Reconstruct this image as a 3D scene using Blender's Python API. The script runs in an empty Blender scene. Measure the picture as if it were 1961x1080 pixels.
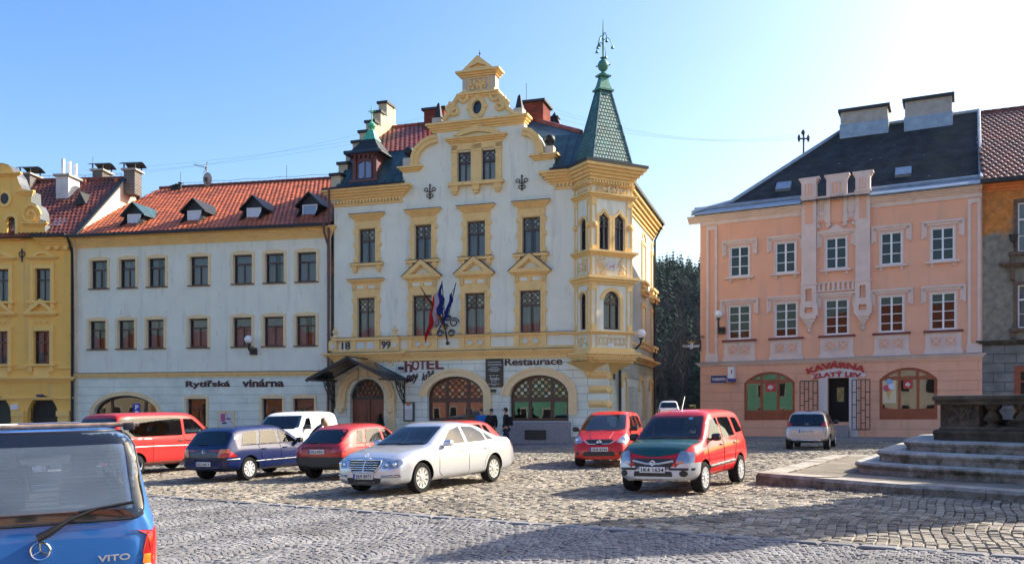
import bpy, bmesh, math, random
from mathutils import Vector, Matrix
from mathutils.geometry import delaunay_2d_cdt
from mathutils.bvhtree import BVHTree
random.seed(7)
R = math.radians
sc = bpy.context.scene
COL = sc.collection
# ---------------------------------------------------------------- camera
FPX, PCX, HZY, CAMZ = 1700.0, 980.5, 782.0, 1.75
cam = bpy.data.cameras.new('camera'); camo = bpy.data.objects.new('camera', cam); COL.objects.link(camo)
camo.location = (0, 0, CAMZ); camo.rotation_euler = (R(90), 0, 0)
cam.sensor_width = 36; cam.lens = 36 * FPX / 1961; cam.shift_y = (HZY - 540) / 1961
cam.clip_end = 2000; cam.clip_start = .1
sc.camera = camo
# ---------------------------------------------------------------- light
SUN_AZ = (.92, .39); SUN_EL = R(33)
w = bpy.data.worlds.new('World'); sc.world = w; w.use_nodes = True
nt = w.node_tree; nt.nodes.clear()
hs = nt.nodes.new('ShaderNodeHueSaturation'); hs.inputs['Saturation'].default_value = 1.42; hs.inputs['Hue'].default_value = .511
sky = nt.nodes.new('ShaderNodeTexSky'); sky.sky_type = 'NISHITA'; sky.sun_disc = False
sky.sun_elevation = SUN_EL; sky.sun_rotation = math.atan2(SUN_AZ[0], SUN_AZ[1])
sky.air_density = 1.25; sky.dust_density = 3.2; sky.ozone_density = 1.6; sky.altitude = 300
bg = nt.nodes.new('ShaderNodeBackground'); bg.inputs['Strength'].default_value = .13
wo = nt.nodes.new('ShaderNodeOutputWorld')
nt.links.new(sky.outputs[0], hs.inputs['Color']); nt.links.new(hs.outputs[0], bg.inputs[0]); nt.links.new(bg.outputs[0], wo.inputs[0])
sl = bpy.data.lights.new('sun', 'SUN'); sl.energy = 5.0; sl.angle = R(.5); sl.color = (1, .90, .76)
so = bpy.data.objects.new('sun', sl); COL.objects.link(so)
sd = Vector((SUN_AZ[0], SUN_AZ[1], math.tan(SUN_EL) * math.hypot(*SUN_AZ)))
so.rotation_euler = sd.to_track_quat('Z', 'Y').to_euler(); so.location = (20, 10, 30)
sc.view_settings.view_transform = 'Standard'; sc.view_settings.look = 'None'
sc.view_settings.exposure = 1.12; sc.view_settings.gamma = 1
sc.cycles.max_bounces = 8; sc.cycles.transparent_max_bounces = 12
sc.cycles.use_denoising = True
def lerp(a, b, t): return a + (b - a) * t
def interp(pts, x):
 if x <= pts[0][0]: return pts[0][1]
 for (x0, y0), (x1, y1) in zip(pts, pts[1:]):
  if x <= x1: return lerp(y0, y1, (x - x0) / max(1e-9, x1 - x0))
 return pts[-1][1]
def ground(x, y):
 z = .025 * max(-40, min(8, x)) + .008 * max(0, min(22, x - 8))
 z -= .12 * max(0, min(1, (16 - y) / 8)) * max(0, min(1, (2 - x) / 4))
 if y > 55: z += .022 * (y - 55)
 return z
# ---------------------------------------------------------------- materials
def M(name, col, rough=.7, metal=0, var=0, vscale=1.5, bump=0, bscale=30, coat=0, spec=.5, col2=None, dirt=0, island=0, dcol=None):
 m = bpy.data.materials.new(name); m.use_nodes = True; n = m.node_tree; L = n.links
 b = n.nodes['Principled BSDF']; b.inputs['Roughness'].default_value = rough; b.inputs['Metallic'].default_value = metal
 b.inputs['Coat Weight'].default_value = coat; b.inputs['Coat Roughness'].default_value = .04; b.inputs['Specular IOR Level'].default_value = .12 if rough >= .8 else spec
 b.inputs['Base Color'].default_value = (*col, 1)
 tc = n.nodes.new('ShaderNodeTexCoord'); out = None
 if var or col2:
  nz = n.nodes.new('ShaderNodeTexNoise'); nz.inputs['Scale'].default_value = vscale; nz.inputs['Detail'].default_value = 6
  nz.inputs['Roughness'].default_value = .65
  L.new(tc.outputs['Object'], nz.inputs['Vector'])
  r = n.nodes.new('ShaderNodeValToRGB'); r.color_ramp.elements[0].position = .3; r.color_ramp.elements[1].position = .7
  c2 = col2 or tuple(min(1, c * (1 + var)) for c in col)
  c1 = tuple(c * (1 - var) for c in col)
  r.color_ramp.elements[0].color = (*c1, 1); r.color_ramp.elements[1].color = (*c2, 1)
  L.new(nz.outputs['Fac'], r.inputs['Fac']); out = r.outputs['Color']
 if island:
  g = n.nodes.new('ShaderNodeNewGeometry'); mr = n.nodes.new('ShaderNodeMapRange')
  mr.inputs['To Min'].default_value = 1 - island; mr.inputs['To Max'].default_value = 1 + island
  L.new(g.outputs['Random Per Island'], mr.inputs['Value'])
  mx = n.nodes.new('ShaderNodeMix'); mx.data_type = 'RGBA'; mx.blend_type = 'MULTIPLY'; mx.inputs['Factor'].default_value = 1
  if out: L.new(out, mx.inputs['A'])
  else: mx.inputs['A'].default_value = (*col, 1)
  L.new(mr.outputs[0], mx.inputs['B']); out = mx.outputs['Result']
 if dirt:                                   # streaks and blotches of weathering with a shape of their own
  mp = n.nodes.new('ShaderNodeMapping'); mp.inputs['Scale'].default_value = (1.3, 1.3, .35)
  nz = n.nodes.new('ShaderNodeTexNoise'); nz.inputs['Scale'].default_value = 2.2; nz.inputs['Detail'].default_value = 8; nz.inputs['Roughness'].default_value = .7
  L.new(tc.outputs['Object'], mp.inputs[0]); L.new(mp.outputs[0], nz.inputs['Vector'])
  r = n.nodes.new('ShaderNodeValToRGB'); r.color_ramp.elements[0].position = .57 if dcol else .56; r.color_ramp.elements[1].position = .62 if dcol else .78
  r.color_ramp.elements[0].color = (0, 0, 0, 1); r.color_ramp.elements[1].color = (dirt, dirt, dirt, 1)
  L.new(nz.outputs['Fac'], r.inputs['Fac'])
  mx = n.nodes.new('ShaderNodeMix'); mx.data_type = 'RGBA'; L.new(r.outputs['Color'], mx.inputs['Factor'])
  if out: L.new(out, mx.inputs['A'])
  else: mx.inputs['A'].default_value = (*col, 1)
  mx.inputs['B'].default_value = (*(dcol or (col[0] * .45, col[1] * .4, col[2] * .36)), 1); out = mx.outputs['Result']
 if out: L.new(out, b.inputs['Base Color'])
 if bump:
  nb = n.nodes.new('ShaderNodeTexNoise'); nb.inputs['Scale'].default_value = bscale; nb.inputs['Detail'].default_value = 5
  L.new(tc.outputs['Object'], nb.inputs['Vector'])
  bp = n.nodes.new('ShaderNodeBump'); bp.inputs['Strength'].default_value = bump; bp.inputs['Distance'].default_value = .02
  L.new(nb.outputs['Fac'], bp.inputs['Height']); L.new(bp.outputs[0], b.inputs['Normal'])
 return m
def brick_mat(name, c1, c2, mortar, bw, bh, mort=.012, rough=.85, bump=.6, stain=0, offset=.5, var=.12, pit=0):
 m = bpy.data.materials.new(name); m.use_nodes = True; n = m.node_tree; L = n.links
 b = n.nodes['Principled BSDF']; b.inputs['Roughness'].default_value = rough; b.inputs['Specular IOR Level'].default_value = .15
 uv = n.nodes.new('ShaderNodeUVMap'); uv.uv_map = 'UVMap'
 br = n.nodes.new('ShaderNodeTexBrick'); br.inputs['Scale'].default_value = 1; br.offset = offset
 br.inputs['Brick Width'].default_value = bw; br.inputs['Row Height'].default_value = bh; br.inputs['Mortar Size'].default_value = mort
 br.inputs['Mortar Smooth'].default_value = .3
 br.inputs['Color1'].default_value = (*c1, 1); br.inputs['Color2'].default_value = (*c2, 1); br.inputs['Mortar'].default_value = (*mortar, 1)
 L.new(uv.outputs[0], br.inputs['Vector'])
 nz = n.nodes.new('ShaderNodeTexNoise'); nz.inputs['Scale'].default_value = 1.3; nz.inputs['Detail'].default_value = 7; L.new(uv.outputs[0], nz.inputs['Vector'])
 mr = n.nodes.new('ShaderNodeMapRange'); mr.inputs['From Min'].default_value = .3; mr.inputs['From Max'].default_value = .7
 mr.inputs['To Min'].default_value = 1 - var; mr.inputs['To Max'].default_value = 1 + var; L.new(nz.outputs['Fac'], mr.inputs['Value'])
 mx = n.nodes.new('ShaderNodeMix'); mx.data_type = 'RGBA'; mx.blend_type = 'MULTIPLY'; mx.inputs['Factor'].default_value = 1
 L.new(br.outputs['Color'], mx.inputs['A']); L.new(mr.outputs[0], mx.inputs['B']); L.new(mx.outputs['Result'], b.inputs['Base Color'])
 bp = n.nodes.new('ShaderNodeBump'); bp.invert = True; bp.inputs['Strength'].default_value = bump; bp.inputs['Distance'].default_value = .02
 L.new(br.outputs['Fac'], bp.inputs['Height'])
 if pit:
  n2 = n.nodes.new('ShaderNodeTexNoise'); n2.inputs['Scale'].default_value = 25; n2.inputs['Detail'].default_value = 4; L.new(uv.outputs[0], n2.inputs['Vector'])
  b2 = n.nodes.new('ShaderNodeBump'); b2.inputs['Strength'].default_value = pit; b2.inputs['Distance'].default_value = .01
  L.new(n2.outputs['Fac'], b2.inputs['Height']); L.new(bp.outputs[0], b2.inputs['Normal']); L.new(b2.outputs[0], b.inputs['Normal'])
 else: L.new(bp.outputs[0], b.inputs['Normal'])
 return m
def glass_mat(name, tint=(.75, .8, .8), ior=2.0, wob=.02, rough=0):
 m = bpy.data.materials.new(name); m.use_nodes = True; n = m.node_tree; L = n.links; n.nodes.clear()
 o = n.nodes.new('ShaderNodeOutputMaterial'); mix = n.nodes.new('ShaderNodeMixShader'); t = n.nodes.new('ShaderNodeBsdfTransparent')
 g = n.nodes.new('ShaderNodeBsdfGlossy'); g.inputs['Roughness'].default_value = rough; f = n.nodes.new('ShaderNodeFresnel'); f.inputs['IOR'].default_value = ior
 t.inputs[0].default_value = (*tint, 1)
 L.new(f.outputs[0], mix.inputs[0]); L.new(t.outputs[0], mix.inputs[1]); L.new(g.outputs[0], mix.inputs[2]); L.new(mix.outputs[0], o.inputs[0])
 if wob:
  tc = n.nodes.new('ShaderNodeTexCoord'); nz = n.nodes.new('ShaderNodeTexNoise'); nz.inputs['Scale'].default_value = 1.1; nz.inputs['Detail'].default_value = 0
  L.new(tc.outputs['Object'], nz.inputs['Vector']); bp = n.nodes.new('ShaderNodeBump'); bp.inputs['Strength'].default_value = 1; bp.inputs['Distance'].default_value = wob
  L.new(nz.outputs['Fac'], bp.inputs['Height']); L.new(bp.outputs[0], g.inputs['Normal']); L.new(bp.outputs[0], f.inputs['Normal'])
 return m
def checker_mat(name, cols, size=.1):
 m = bpy.data.materials.new(name); m.use_nodes = True; n = m.node_tree; L = n.links; b = n.nodes['Principled BSDF']
 b.inputs['Roughness'].default_value = .15
 uv = n.nodes.new('ShaderNodeUVMap'); uv.uv_map = 'UVMap'
 br = n.nodes.new('ShaderNodeTexBrick'); br.offset = 0; br.inputs['Scale'].default_value = 1; br.inputs['Brick Width'].default_value = size; br.inputs['Row Height'].default_value = size
 br.inputs['Mortar Size'].default_value = size * .08; br.inputs['Mortar Smooth'].default_value = 0
 ck = n.nodes.new('ShaderNodeTexChecker'); ck.inputs['Scale'].default_value = 1 / size
 sx = n.nodes.new('ShaderNodeVectorMath'); sx.operation = 'SCALE'; sx.inputs['Scale'].default_value = 1 / size
 fl = n.nodes.new('ShaderNodeVectorMath'); fl.operation = 'FLOOR'; wn = n.nodes.new('ShaderNodeTexWhiteNoise'); wn.noise_dimensions = '2D'
 L.new(uv.outputs[0], sx.inputs[0]); L.new(sx.outputs[0], fl.inputs[0]); L.new(fl.outputs[0], wn.inputs['Vector'])
 r = n.nodes.new('ShaderNodeValToRGB'); r.color_ramp.interpolation = 'CONSTANT'
 while len(r.color_ramp.elements) < len(cols): r.color_ramp.elements.new(.5)
 for i, c in enumerate(cols): r.color_ramp.elements[i].position = i / len(cols); r.color_ramp.elements[i].color = (*c, 1)
 L.new(wn.outputs['Value'], r.inputs['Fac']); L.new(uv.outputs[0], br.inputs['Vector']); L.new(uv.outputs[0], ck.inputs['Vector'])
 mx = n.nodes.new('ShaderNodeMix'); mx.data_type = 'RGBA'; L.new(ck.outputs['Fac'], mx.inputs['Factor']); mx.inputs['A'].default_value = (.035, .02, .014, 1)
 L.new(r.outputs['Color'], mx.inputs['B'])
 m2 = n.nodes.new('ShaderNodeMix'); m2.data_type = 'RGBA'; L.new(br.outputs['Fac'], m2.inputs['Factor']); L.new(mx.outputs['Result'], m2.inputs['A']); m2.inputs['B'].default_value = (.01, .01, .01, 1)
 L.new(m2.outputs['Result'], b.inputs['Base Color'])
 return m
# ---------------------------------------------------------------- mesh builder
class MB:
 def __init__(s, tf=None): s.v = []; s.f = []; s.tf = tf or (lambda a, b, c: (a, b, c))
 def add(s, vs, fs):
  o = len(s.v); s.v += [s.tf(*p) for p in vs]; s.f += [tuple(i + o for i in f) for f in fs]; return s
 def box(s, a0, a1, b0, b1, c0, c1):
  s.add([(a, b, c) for c in (c0, c1) for b in (b0, b1) for a in (a0, a1)],
              [(0, 2, 3, 1), (4, 5, 7, 6), (0, 1, 5, 4), (2, 6, 7, 3), (0, 4, 6, 2), (1, 3, 7, 5)]); return s
 def hexa(s, bot, top):      # two quads of four points
  s.add(list(bot) + list(top), [(3, 2, 1, 0), (4, 5, 6, 7), (0, 1, 5, 4), (1, 2, 6, 5), (2, 3, 7, 6), (3, 0, 4, 7)]); return s
 def prism(s, poly, w0, w1):  # poly in (a, c), extruded along b
  n = len(poly)
  s.add([(a, w0, c) for a, c in poly] + [(a, w1, c) for a, c in poly],
              [tuple(range(n))[::-1], tuple(range(n, 2 * n))] + [(i, (i + 1) % n, n + (i + 1) % n, n + i) for i in range(n)]); return s
 def vprism(s, poly, z0, z1):  # poly in (a, b), extruded upwards
  n = len(poly)
  s.add([(a, b, z0) for a, b in poly] + [(a, b, z1) for a, b in poly],
              [tuple(range(n))[::-1], tuple(range(n, 2 * n))] + [(i, (i + 1) % n, n + (i + 1) % n, n + i) for i in range(n)]); return s
 def ring(s, po, pi, w0, w1, closed=True):
  n = len(po); k = n if closed else n - 1
  vs = [(a, w0, c) for a, c in po] + [(a, w1, c) for a, c in po] + [(a, w0, c) for a, c in pi] + [(a, w1, c) for a, c in pi]
  fs = []
  for i in range(k):
   j = (i + 1) % n
   fs += [(n + i, n + j, 3 * n + j, 3 * n + i), (i, j, n + j, n + i), (2 * n + i, 3 * n + i, 3 * n + j, 2 * n + j), (i, 2 * n + i, 2 * n + j, j)]
  if not closed: fs += [(0, n, 3 * n, 2 * n), (n - 1, 3 * n - 1, 4 * n - 1, 2 * n - 1)]
  s.add(vs, fs); return s
 def face(s, pts): s.add(pts, [tuple(range(len(pts)))]); return s
 def tube(s, path, r, n=6):
  P = [Vector(p) for p in path]; vs = []; fs = []
  for i, p in enumerate(P):
   d = (P[min(i + 1, len(P) - 1)] - P[max(i - 1, 0)]).normalized()
   u = d.orthogonal().normalized() if i == 0 else (u - d * u.dot(d)).normalized()
   v = d.cross(u); rr = r[i] if isinstance(r, (list, tuple)) else r
   vs += [tuple(p + (u * math.cos(2 * math.pi * k / n) + v * math.sin(2 * math.pi * k / n)) * rr) for k in range(n)]
  for i in range(len(P) - 1):
   fs += [(i * n + k, i * n + (k + 1) % n, (i + 1) * n + (k + 1) % n, (i + 1) * n + k) for k in range(n)]
  fs += [tuple(range(n))[::-1], tuple(range((len(P) - 1) * n, len(P) * n))]
  s.add(vs, fs); return s
 def lathe(s, prof, ca, cb, n=14, sq=0):   # prof (r, c); sq: square section turned by sq
  vs = []; fs = []
  if sq: n = 4
  for r, c in prof:
   for k in range(n):
    t = 2 * math.pi * k / n + (sq if sq else 0); q = r * (2 ** .5 if sq else 1)
    vs.append((ca + q * math.cos(t), cb + q * math.sin(t), c))
  m = len(prof)
  for i in range(m - 1): fs += [(i * n + k, i * n + (k + 1) % n, (i + 1) * n + (k + 1) % n, (i + 1) * n + k) for k in range(n)]
  fs += [tuple(range(n))[::-1], tuple(range((m - 1) * n, m * n))]
  s.add(vs, fs); return s
 def sphere(s, a, b, c, r, n=10):
  return s.lathe([(r * math.sin(math.pi * (i + .02) / (n + .04)), c - r * math.cos(math.pi * (i + .02) / (n + .04))) for i in range(n + 1)], a, b, n * 2)
 def wall(s, outline, holes, w, depth=.2):   # sheet with openings and reveals
  pts = [Vector(p) for p in outline]; edges = []; n0 = len(pts); edges += [(i, (i + 1) % n0) for i in range(n0)]
  for h in holes:
   o = len(pts); pts += [Vector(p) for p in h]; edges += [(o + i, o + (i + 1) % len(h)) for i in range(len(h))]
  V, E, F, *_ = delaunay_2d_cdt(pts, edges, [], 1, 1e-5)
  def inside(p, poly):
   c = False; n = len(poly)
   for i in range(n):
    (x0, y0), (x1, y1) = poly[i], poly[(i + 1) % n]
    if (y0 > p[1]) != (y1 > p[1]) and p[0] < (x1 - x0) * (p[1] - y0) / (y1 - y0) + x0: c = not c
   return c
  fs = []
  for f in F:
   c = sum((V[i] for i in f), Vector((0, 0))) / len(f)
   if inside(c, outline) and not any(inside(c, h) for h in holes): fs.append(tuple(f))
  s.add([(p.x, w, p.y) for p in V], fs)
  for h in holes:
   n = len(h); s.add([(a, w, c) for a, c in h] + [(a, w - depth, c) for a, c in h], [(i, (i + 1) % n, n + (i + 1) % n, n + i) for i in range(n)])
  return s
 def build(s, name, mat, parent=None, smooth=None, recalc=True, loc=None):
  me = bpy.data.meshes.new(name); me.from_pydata(s.v, [], s.f)
  if recalc:
   bm = bmesh.new(); bm.from_mesh(me); bmesh.ops.recalc_face_normals(bm, faces=bm.faces); bm.to_mesh(me); bm.free()
  uv = me.uv_layers.new(name='UVMap'); Z = Vector((0, 0, 1)); d = [0.0] * (len(me.loops) * 2); V = me.vertices; LP = me.loops
  for p in me.polygons:
   n = p.normal; t = Z.cross(n)
   t = t.normalized() if t.length > .05 else Vector((1, 0, 0))
   b = n.cross(t)
   for li in p.loop_indices:
    c = V[LP[li].vertex_index].co; d[2 * li] = c.dot(t); d[2 * li + 1] = c.dot(b)
  uv.data.foreach_set('uv', d)
  for m in (mat if isinstance(mat, (list, tuple)) else [mat]): me.materials.append(m)
  if smooth is not None:
   me.polygons.foreach_set('use_smooth', [True] * len(me.polygons)); me.set_sharp_from_angle(angle=R(smooth))
  o = bpy.data.objects.new(name, me); COL.objects.link(o)
  if parent: o.parent = parent
  if loc: o.location = loc
  return o
def each(mb, name, mat, parent, smooth=None):   # one object for every loose piece
 n = len(mb.v); par = list(range(n))
 def fd(i):
  while par[i] != i: par[i] = par[par[i]]; i = par[i]
  return i
 for f in mb.f:
  for i in f[1:]: par[fd(i)] = fd(f[0])
 g = {}
 for f in mb.f: g.setdefault(fd(f[0]), []).append(f)
 for fs in g.values():
  ix = sorted({i for f in fs for i in f}); mp = {a: k for k, a in enumerate(ix)}; m = MB(); m.v = [mb.v[i] for i in ix]; m.f = [tuple(mp[i] for i in f) for f in fs]; m.build(name, mat, parent, smooth)
def tag(o, label=None, cat=None, group=None, kind=None):
 if label: o['label'] = label
 if cat: o['category'] = cat
 if group: o['group'] = group
 if kind: o['kind'] = kind
 return o
def empty(name, loc=(0, 0, 0), rz=0, **k):
 o = bpy.data.objects.new(name, None); COL.objects.link(o); o.location = loc; o.rotation_euler = (0, 0, rz); o.empty_display_size = .3
 return tag(o, **k)
def arch(u0, u1, v0, vs, vt, n=18):
 if vt - vs < .01: return [(u0, v0), (u1, v0), (u1, vt), (u0, vt)]
 c = (u0 + u1) / 2; a = (u1 - u0) / 2
 return [(u0, v0), (u1, v0)] + [(c + a * math.cos(math.pi * i / n), vs + (vt - vs) * math.sin(math.pi * i / n)) for i in range(n + 1)]
def seg(u0, u1, v0, vs, vt, n=12):      # segmental arch
 c = (u0 + u1) / 2; a = (u1 - u0) / 2; h = vt - vs; r = (a * a + h * h) / (2 * h); t = math.asin(min(1, a / r))
 return [(u0, v0), (u1, v0)] + [(c + r * math.sin(t * (1 - 2 * i / n)), vt - r + r * math.cos(t * (1 - 2 * i / n))) for i in range(n + 1)]
# a facade: a vertical plane in the world, with the building's Empty at its base
class Facade:
 def __init__(s, px0, Z0, slope, k=0, dz=0):
  t = (px0 - PCX) / FPX; s.X0, s.Y0 = t * Z0, Z0; s.slope = slope; s.k = k
  s.ang = math.atan2(slope, 1); s.d = (math.cos(s.ang), math.sin(s.ang)); s.z0 = ground(s.X0, s.Y0) + dz
 def uv(s, px, py, w=0):
  nx, ny = s.d[1], -s.d[0]           # outward
  ox, oy = s.X0 + nx * w, s.Y0 + ny * w; t = (px - PCX) / FPX
  # (ox+u dx) = t (oy + u dy)
  u = (t * oy - ox) / (s.d[0] - t * s.d[1]); Y = oy + u * s.d[1]
  z = CAMZ + (HZY - py) * Y / FPX
  return u, z - s.z0 - s.k * u
 def u(s, px, w=0): return s.uv(px, 500, w)[0]
 def v(s, px, py, w=0): return s.uv(px, py, w)[1]
 def rect(s, x0, x1, y0, y1, w=0):
  xc, yc = (x0 + x1) / 2, (y0 + y1) / 2
  return s.u(x0, w), s.u(x1, w), s.v(xc, y1, w), s.v(xc, y0, w)
 def tf(s, u, w, v): return (u, -w, v + s.k * u)
 def mb(s): return MB(s.tf)
 def sub(s, x0, y0, ang):  # a face on this building: origin in its own x, y and a turn; (p along, q outward, v)
  ca, sa = math.cos(ang), math.sin(ang)
  return lambda p, q, v: (x0 + p * ca + q * sa, y0 + p * sa - q * ca, v)
 def empty(s, name, label, cat): return empty(name, (s.X0, s.Y0, s.z0), s.ang, label=label, cat=cat)
 def world(s, u, w, v):
  nx, ny = s.d[1], -s.d[0]
  return (s.X0 + u * s.d[0] + w * nx, s.Y0 + u * s.d[1] + w * ny, s.z0 + v + s.k * u)
# ---------------------------------------------------------------- text
def text(body, name, mat, parent, tf, u0, u1, v0, h, w=.0, t=.02, bold=.0, shear=0, bend=None, slant=0, tidy=None, align='fit'):
 c = bpy.data.curves.new(name, 'FONT'); c.body = body; c.size = 1; c.extrude = .01; c.offset = bold; c.shear = shear; c.resolution_u = 4
 o = bpy.data.objects.new(name, c); COL.objects.link(o)
 dg = bpy.context.evaluated_depsgraph_get(); me = bpy.data.meshes.new_from_object(o.evaluated_get(dg))
 bpy.data.objects.remove(o); bpy.data.curves.remove(c); me.name = name
 xs = [v.co.x for v in me.vertices]; ys = [v.co.y for v in me.vertices]; x0, x1, y1 = min(xs), max(xs), max(ys)
 y0 = min(ys)
 for v in me.vertices:
  a = (v.co.x - x0) / (x1 - x0); x = lerp(u0, u1, a); y = (v.co.y - y0) / (y1 - y0) * h; z = w + (t if v.co.z > 0 else 0)
  if bend:                # bend = radius: baseline lies on a circle through v0 at the middle
   c0 = (u0 + u1) / 2; th = (x - c0) / bend; rr = bend + y; x = c0 + rr * math.sin(th); y = rr * math.cos(th) - bend
  v.co = tf(x, z, v0 + y + slant * (x - u0))
 me.update(); me.materials.append(mat)
 ob = bpy.data.objects.new(name, me); COL.objects.link(ob); ob.parent = parent
 return ob
m_bluewall = M('pale_blue_render', (.78, .78, .63), .9, var=.06, vscale=.9, bump=.15, bscale=60, dirt=.45, dcol=(.60, .56, .50))
m_bluerust = None
m_trim = M('ochre_trim', (.84, .58, .24), .8, var=.07, vscale=2, bump=.1, bscale=40, dirt=.3)
m_trimpale = M('cream_trim', (.82, .62, .34), .8, var=.07, vscale=2)
m_trimflash = M('brown_flashing', (.09, .05, .035), .5)
m_yellow = M('ochre_render', (.92, .54, .13), .9, var=.06, vscale=1, bump=.15, bscale=60, dirt=.15)
m_yellowtrim = M('ochre_moulding', (.93, .60, .19), .85, var=.06, vscale=2)
m_peach = M('peach_render', (.84, .44, .28), .9, var=.05, vscale=1, bump=.15, bscale=60, dirt=.08)
m_greytrim = M('greyish_pink_moulding', (.74, .58, .50), .85, var=.08, vscale=2, dirt=.35)
m_white = M('white_painted_wood', (.80, .79, .77), .45, var=.03)
m_brownframe = M('dark_brown_window_frame', (.055, .018, .012), .35, var=.2, vscale=8)
m_redframe = M('red_brown_wood', (.30, .055, .012), .35, var=.25, vscale=5)
m_door = M('carved_oak', (.17, .045, .018), .4, var=.25, vscale=5)
m_glass = glass_mat('window_glass', (.62, .68, .72), 1.6, .004); m_glassdark = glass_mat('old_window_glass', (.5, .55, .6), 1.55, .004)
m_shopglass = glass_mat('shop_glass', (.6, .62, .6), 2.0, .002)
m_curtain = M('net_curtain', (.50, .52, .55), .9, var=.08, vscale=6)
m_inner = M('unlit_room', (.035, .03, .028), .95)
m_black = M('black_iron', (.012, .012, .013), .4)
m_darkbrown = M('sign_lettering_dark', (.045, .012, .012), .5)
m_red = M('sign_lettering_red', (.45, .015, .012), .5)
m_whitep = M('white_plastic', (.8, .8, .78), .35)
m_globe = M('opal_globe', (.85, .83, .80), .25, var=.03)
m_zinc = M('dull_zinc', (.10, .11, .12), .5, metal=.3, var=.2); m_lead = M('lead_sheet', (.26, .33, .40), .45, metal=.3, var=.2, vscale=3, bump=.2, bscale=6)
m_dsheet = M('dark_sheet_metal', (.012, .015, .018), .55, metal=.2, var=.3, vscale=3)
m_copper = M('verdigris_copper', (.05, .20, .15), .55, metal=.2, var=.35, vscale=4)
m_copperdark = M('dark_copper_sheet', (.035, .085, .10), .5, metal=.3, var=.5, vscale=1.6)
m_pipe = M('brown_downpipe', (.13, .045, .035), .4)
m_granite = M('grey_granite', (.30, .27, .26), .8, var=.25, vscale=14, bump=.2, bscale=50, dirt=.3)
m_sand = M('weathered_sandstone', (.10, .085, .062), .9, var=.45, vscale=3.2, bump=.7, bscale=14, dirt=.7)
m_kerbst = M('worn_kerb_stone', (.36, .33, .28), .85, var=.35, vscale=2.5, bump=.8, bscale=9, dirt=.8); m_step = M('worn_limestone', (.42, .41, .36), .85, var=.35, vscale=2.5, bump=.6, bscale=16, dirt=.75)
m_rusty = M('rusty_grille', (.07, .025, .02), .6)
m_brick = brick_mat('red_brick', (.26, .045, .025), (.14, .03, .02), (.05, .035, .03), .34, .12, .014, var=.35)
m_brickgrey = brick_mat('grey_brick', (.12, .10, .095), (.07, .06, .058), (.30, .28, .26), .27, .09, .015)
m_concrete = M('grey_render', (.40, .37, .33), .9, var=.2, vscale=2, bump=.3, dirt=.5)
m_tile = M('orange_clay_tile', (.38, .09, .032), .6, var=.28, vscale=1.2, island=.28)
m_tiledark = M('brown_red_clay_tile', (.15, .038, .022), .5, var=.35, vscale=.9, island=.3)
m_tilered = M('glazed_red_tile', (.19, .036, .018), .45, var=.3, vscale=.9, island=.35)
m_tilegreen = M('green_glazed_tile', (.025, .12, .105), .5, var=.3, vscale=.9, island=.35)
m_slate = brick_mat('dark_slate', (.034, .038, .044), (.022, .026, .03), (.012, .014, .016), .35, .28, .012, .8, .5, var=.45, pit=.3)
m_rustic = brick_mat('blue_rusticated_render', (.75, .78, .64), (.73, .76, .62), (.30, .33, .31), 1.35, .36, .010, .9, .8, var=.10)
m_rusticplain = brick_mat('blue_banded_render', (.75, .78, .64), (.73, .76, .62), (.38, .41, .39), 60, .42, .008, .9, .8, var=.10)
m_rusticpeach = brick_mat('peach_banded_render', (.84, .44, .28), (.82, .43, .275), (.46, .20, .11), 3.2, .45, .008, .9, .6, var=.05)
m_ashlar = brick_mat('grey_ashlar', (.22, .21, .19), (.17, .165, .15), (.05, .05, .045), .9, .42, .012, .9, .9, var=.35, pit=.5)
m_stained = checker_mat('stained_checker_glass', [(.40, .36, .22), (.16, .15, .06), (.10, .07, .03), (.28, .30, .22)], .13)
m_stainedwarm = checker_mat('amber_checker_glass', [(.55, .24, .10), (.42, .13, .06), (.50, .40, .20), (.28, .10, .05)], .165)
m_stainedpale = checker_mat('pale_checker_glass', [(.60, .55, .36), (.32, .28, .12), (.45, .22, .10), (.55, .55, .45)], .165)
m_fadedgrey = None
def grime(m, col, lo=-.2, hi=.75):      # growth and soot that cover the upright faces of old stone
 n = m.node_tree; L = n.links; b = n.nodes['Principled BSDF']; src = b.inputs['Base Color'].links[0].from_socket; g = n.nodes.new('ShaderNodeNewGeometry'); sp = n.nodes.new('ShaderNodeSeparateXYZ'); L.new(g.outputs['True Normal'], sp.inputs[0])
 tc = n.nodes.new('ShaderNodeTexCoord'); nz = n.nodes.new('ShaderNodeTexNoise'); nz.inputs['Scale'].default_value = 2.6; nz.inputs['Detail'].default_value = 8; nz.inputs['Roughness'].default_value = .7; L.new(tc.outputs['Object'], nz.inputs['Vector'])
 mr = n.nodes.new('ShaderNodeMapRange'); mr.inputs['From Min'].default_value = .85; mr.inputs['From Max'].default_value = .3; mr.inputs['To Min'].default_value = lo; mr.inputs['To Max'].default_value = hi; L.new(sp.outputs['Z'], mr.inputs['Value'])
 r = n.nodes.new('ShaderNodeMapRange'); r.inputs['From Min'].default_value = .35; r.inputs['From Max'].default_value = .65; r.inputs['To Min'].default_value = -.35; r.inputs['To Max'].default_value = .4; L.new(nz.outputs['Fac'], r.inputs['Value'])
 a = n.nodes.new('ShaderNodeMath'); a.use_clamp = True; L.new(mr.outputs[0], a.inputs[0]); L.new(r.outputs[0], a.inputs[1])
 x = n.nodes.new('ShaderNodeMix'); x.data_type = 'RGBA'; L.new(a.outputs[0], x.inputs['Factor']); L.new(src, x.inputs['A']); x.inputs['B'].default_value = (*col, 1); L.new(x.outputs['Result'], b.inputs['Base Color'])
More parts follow.
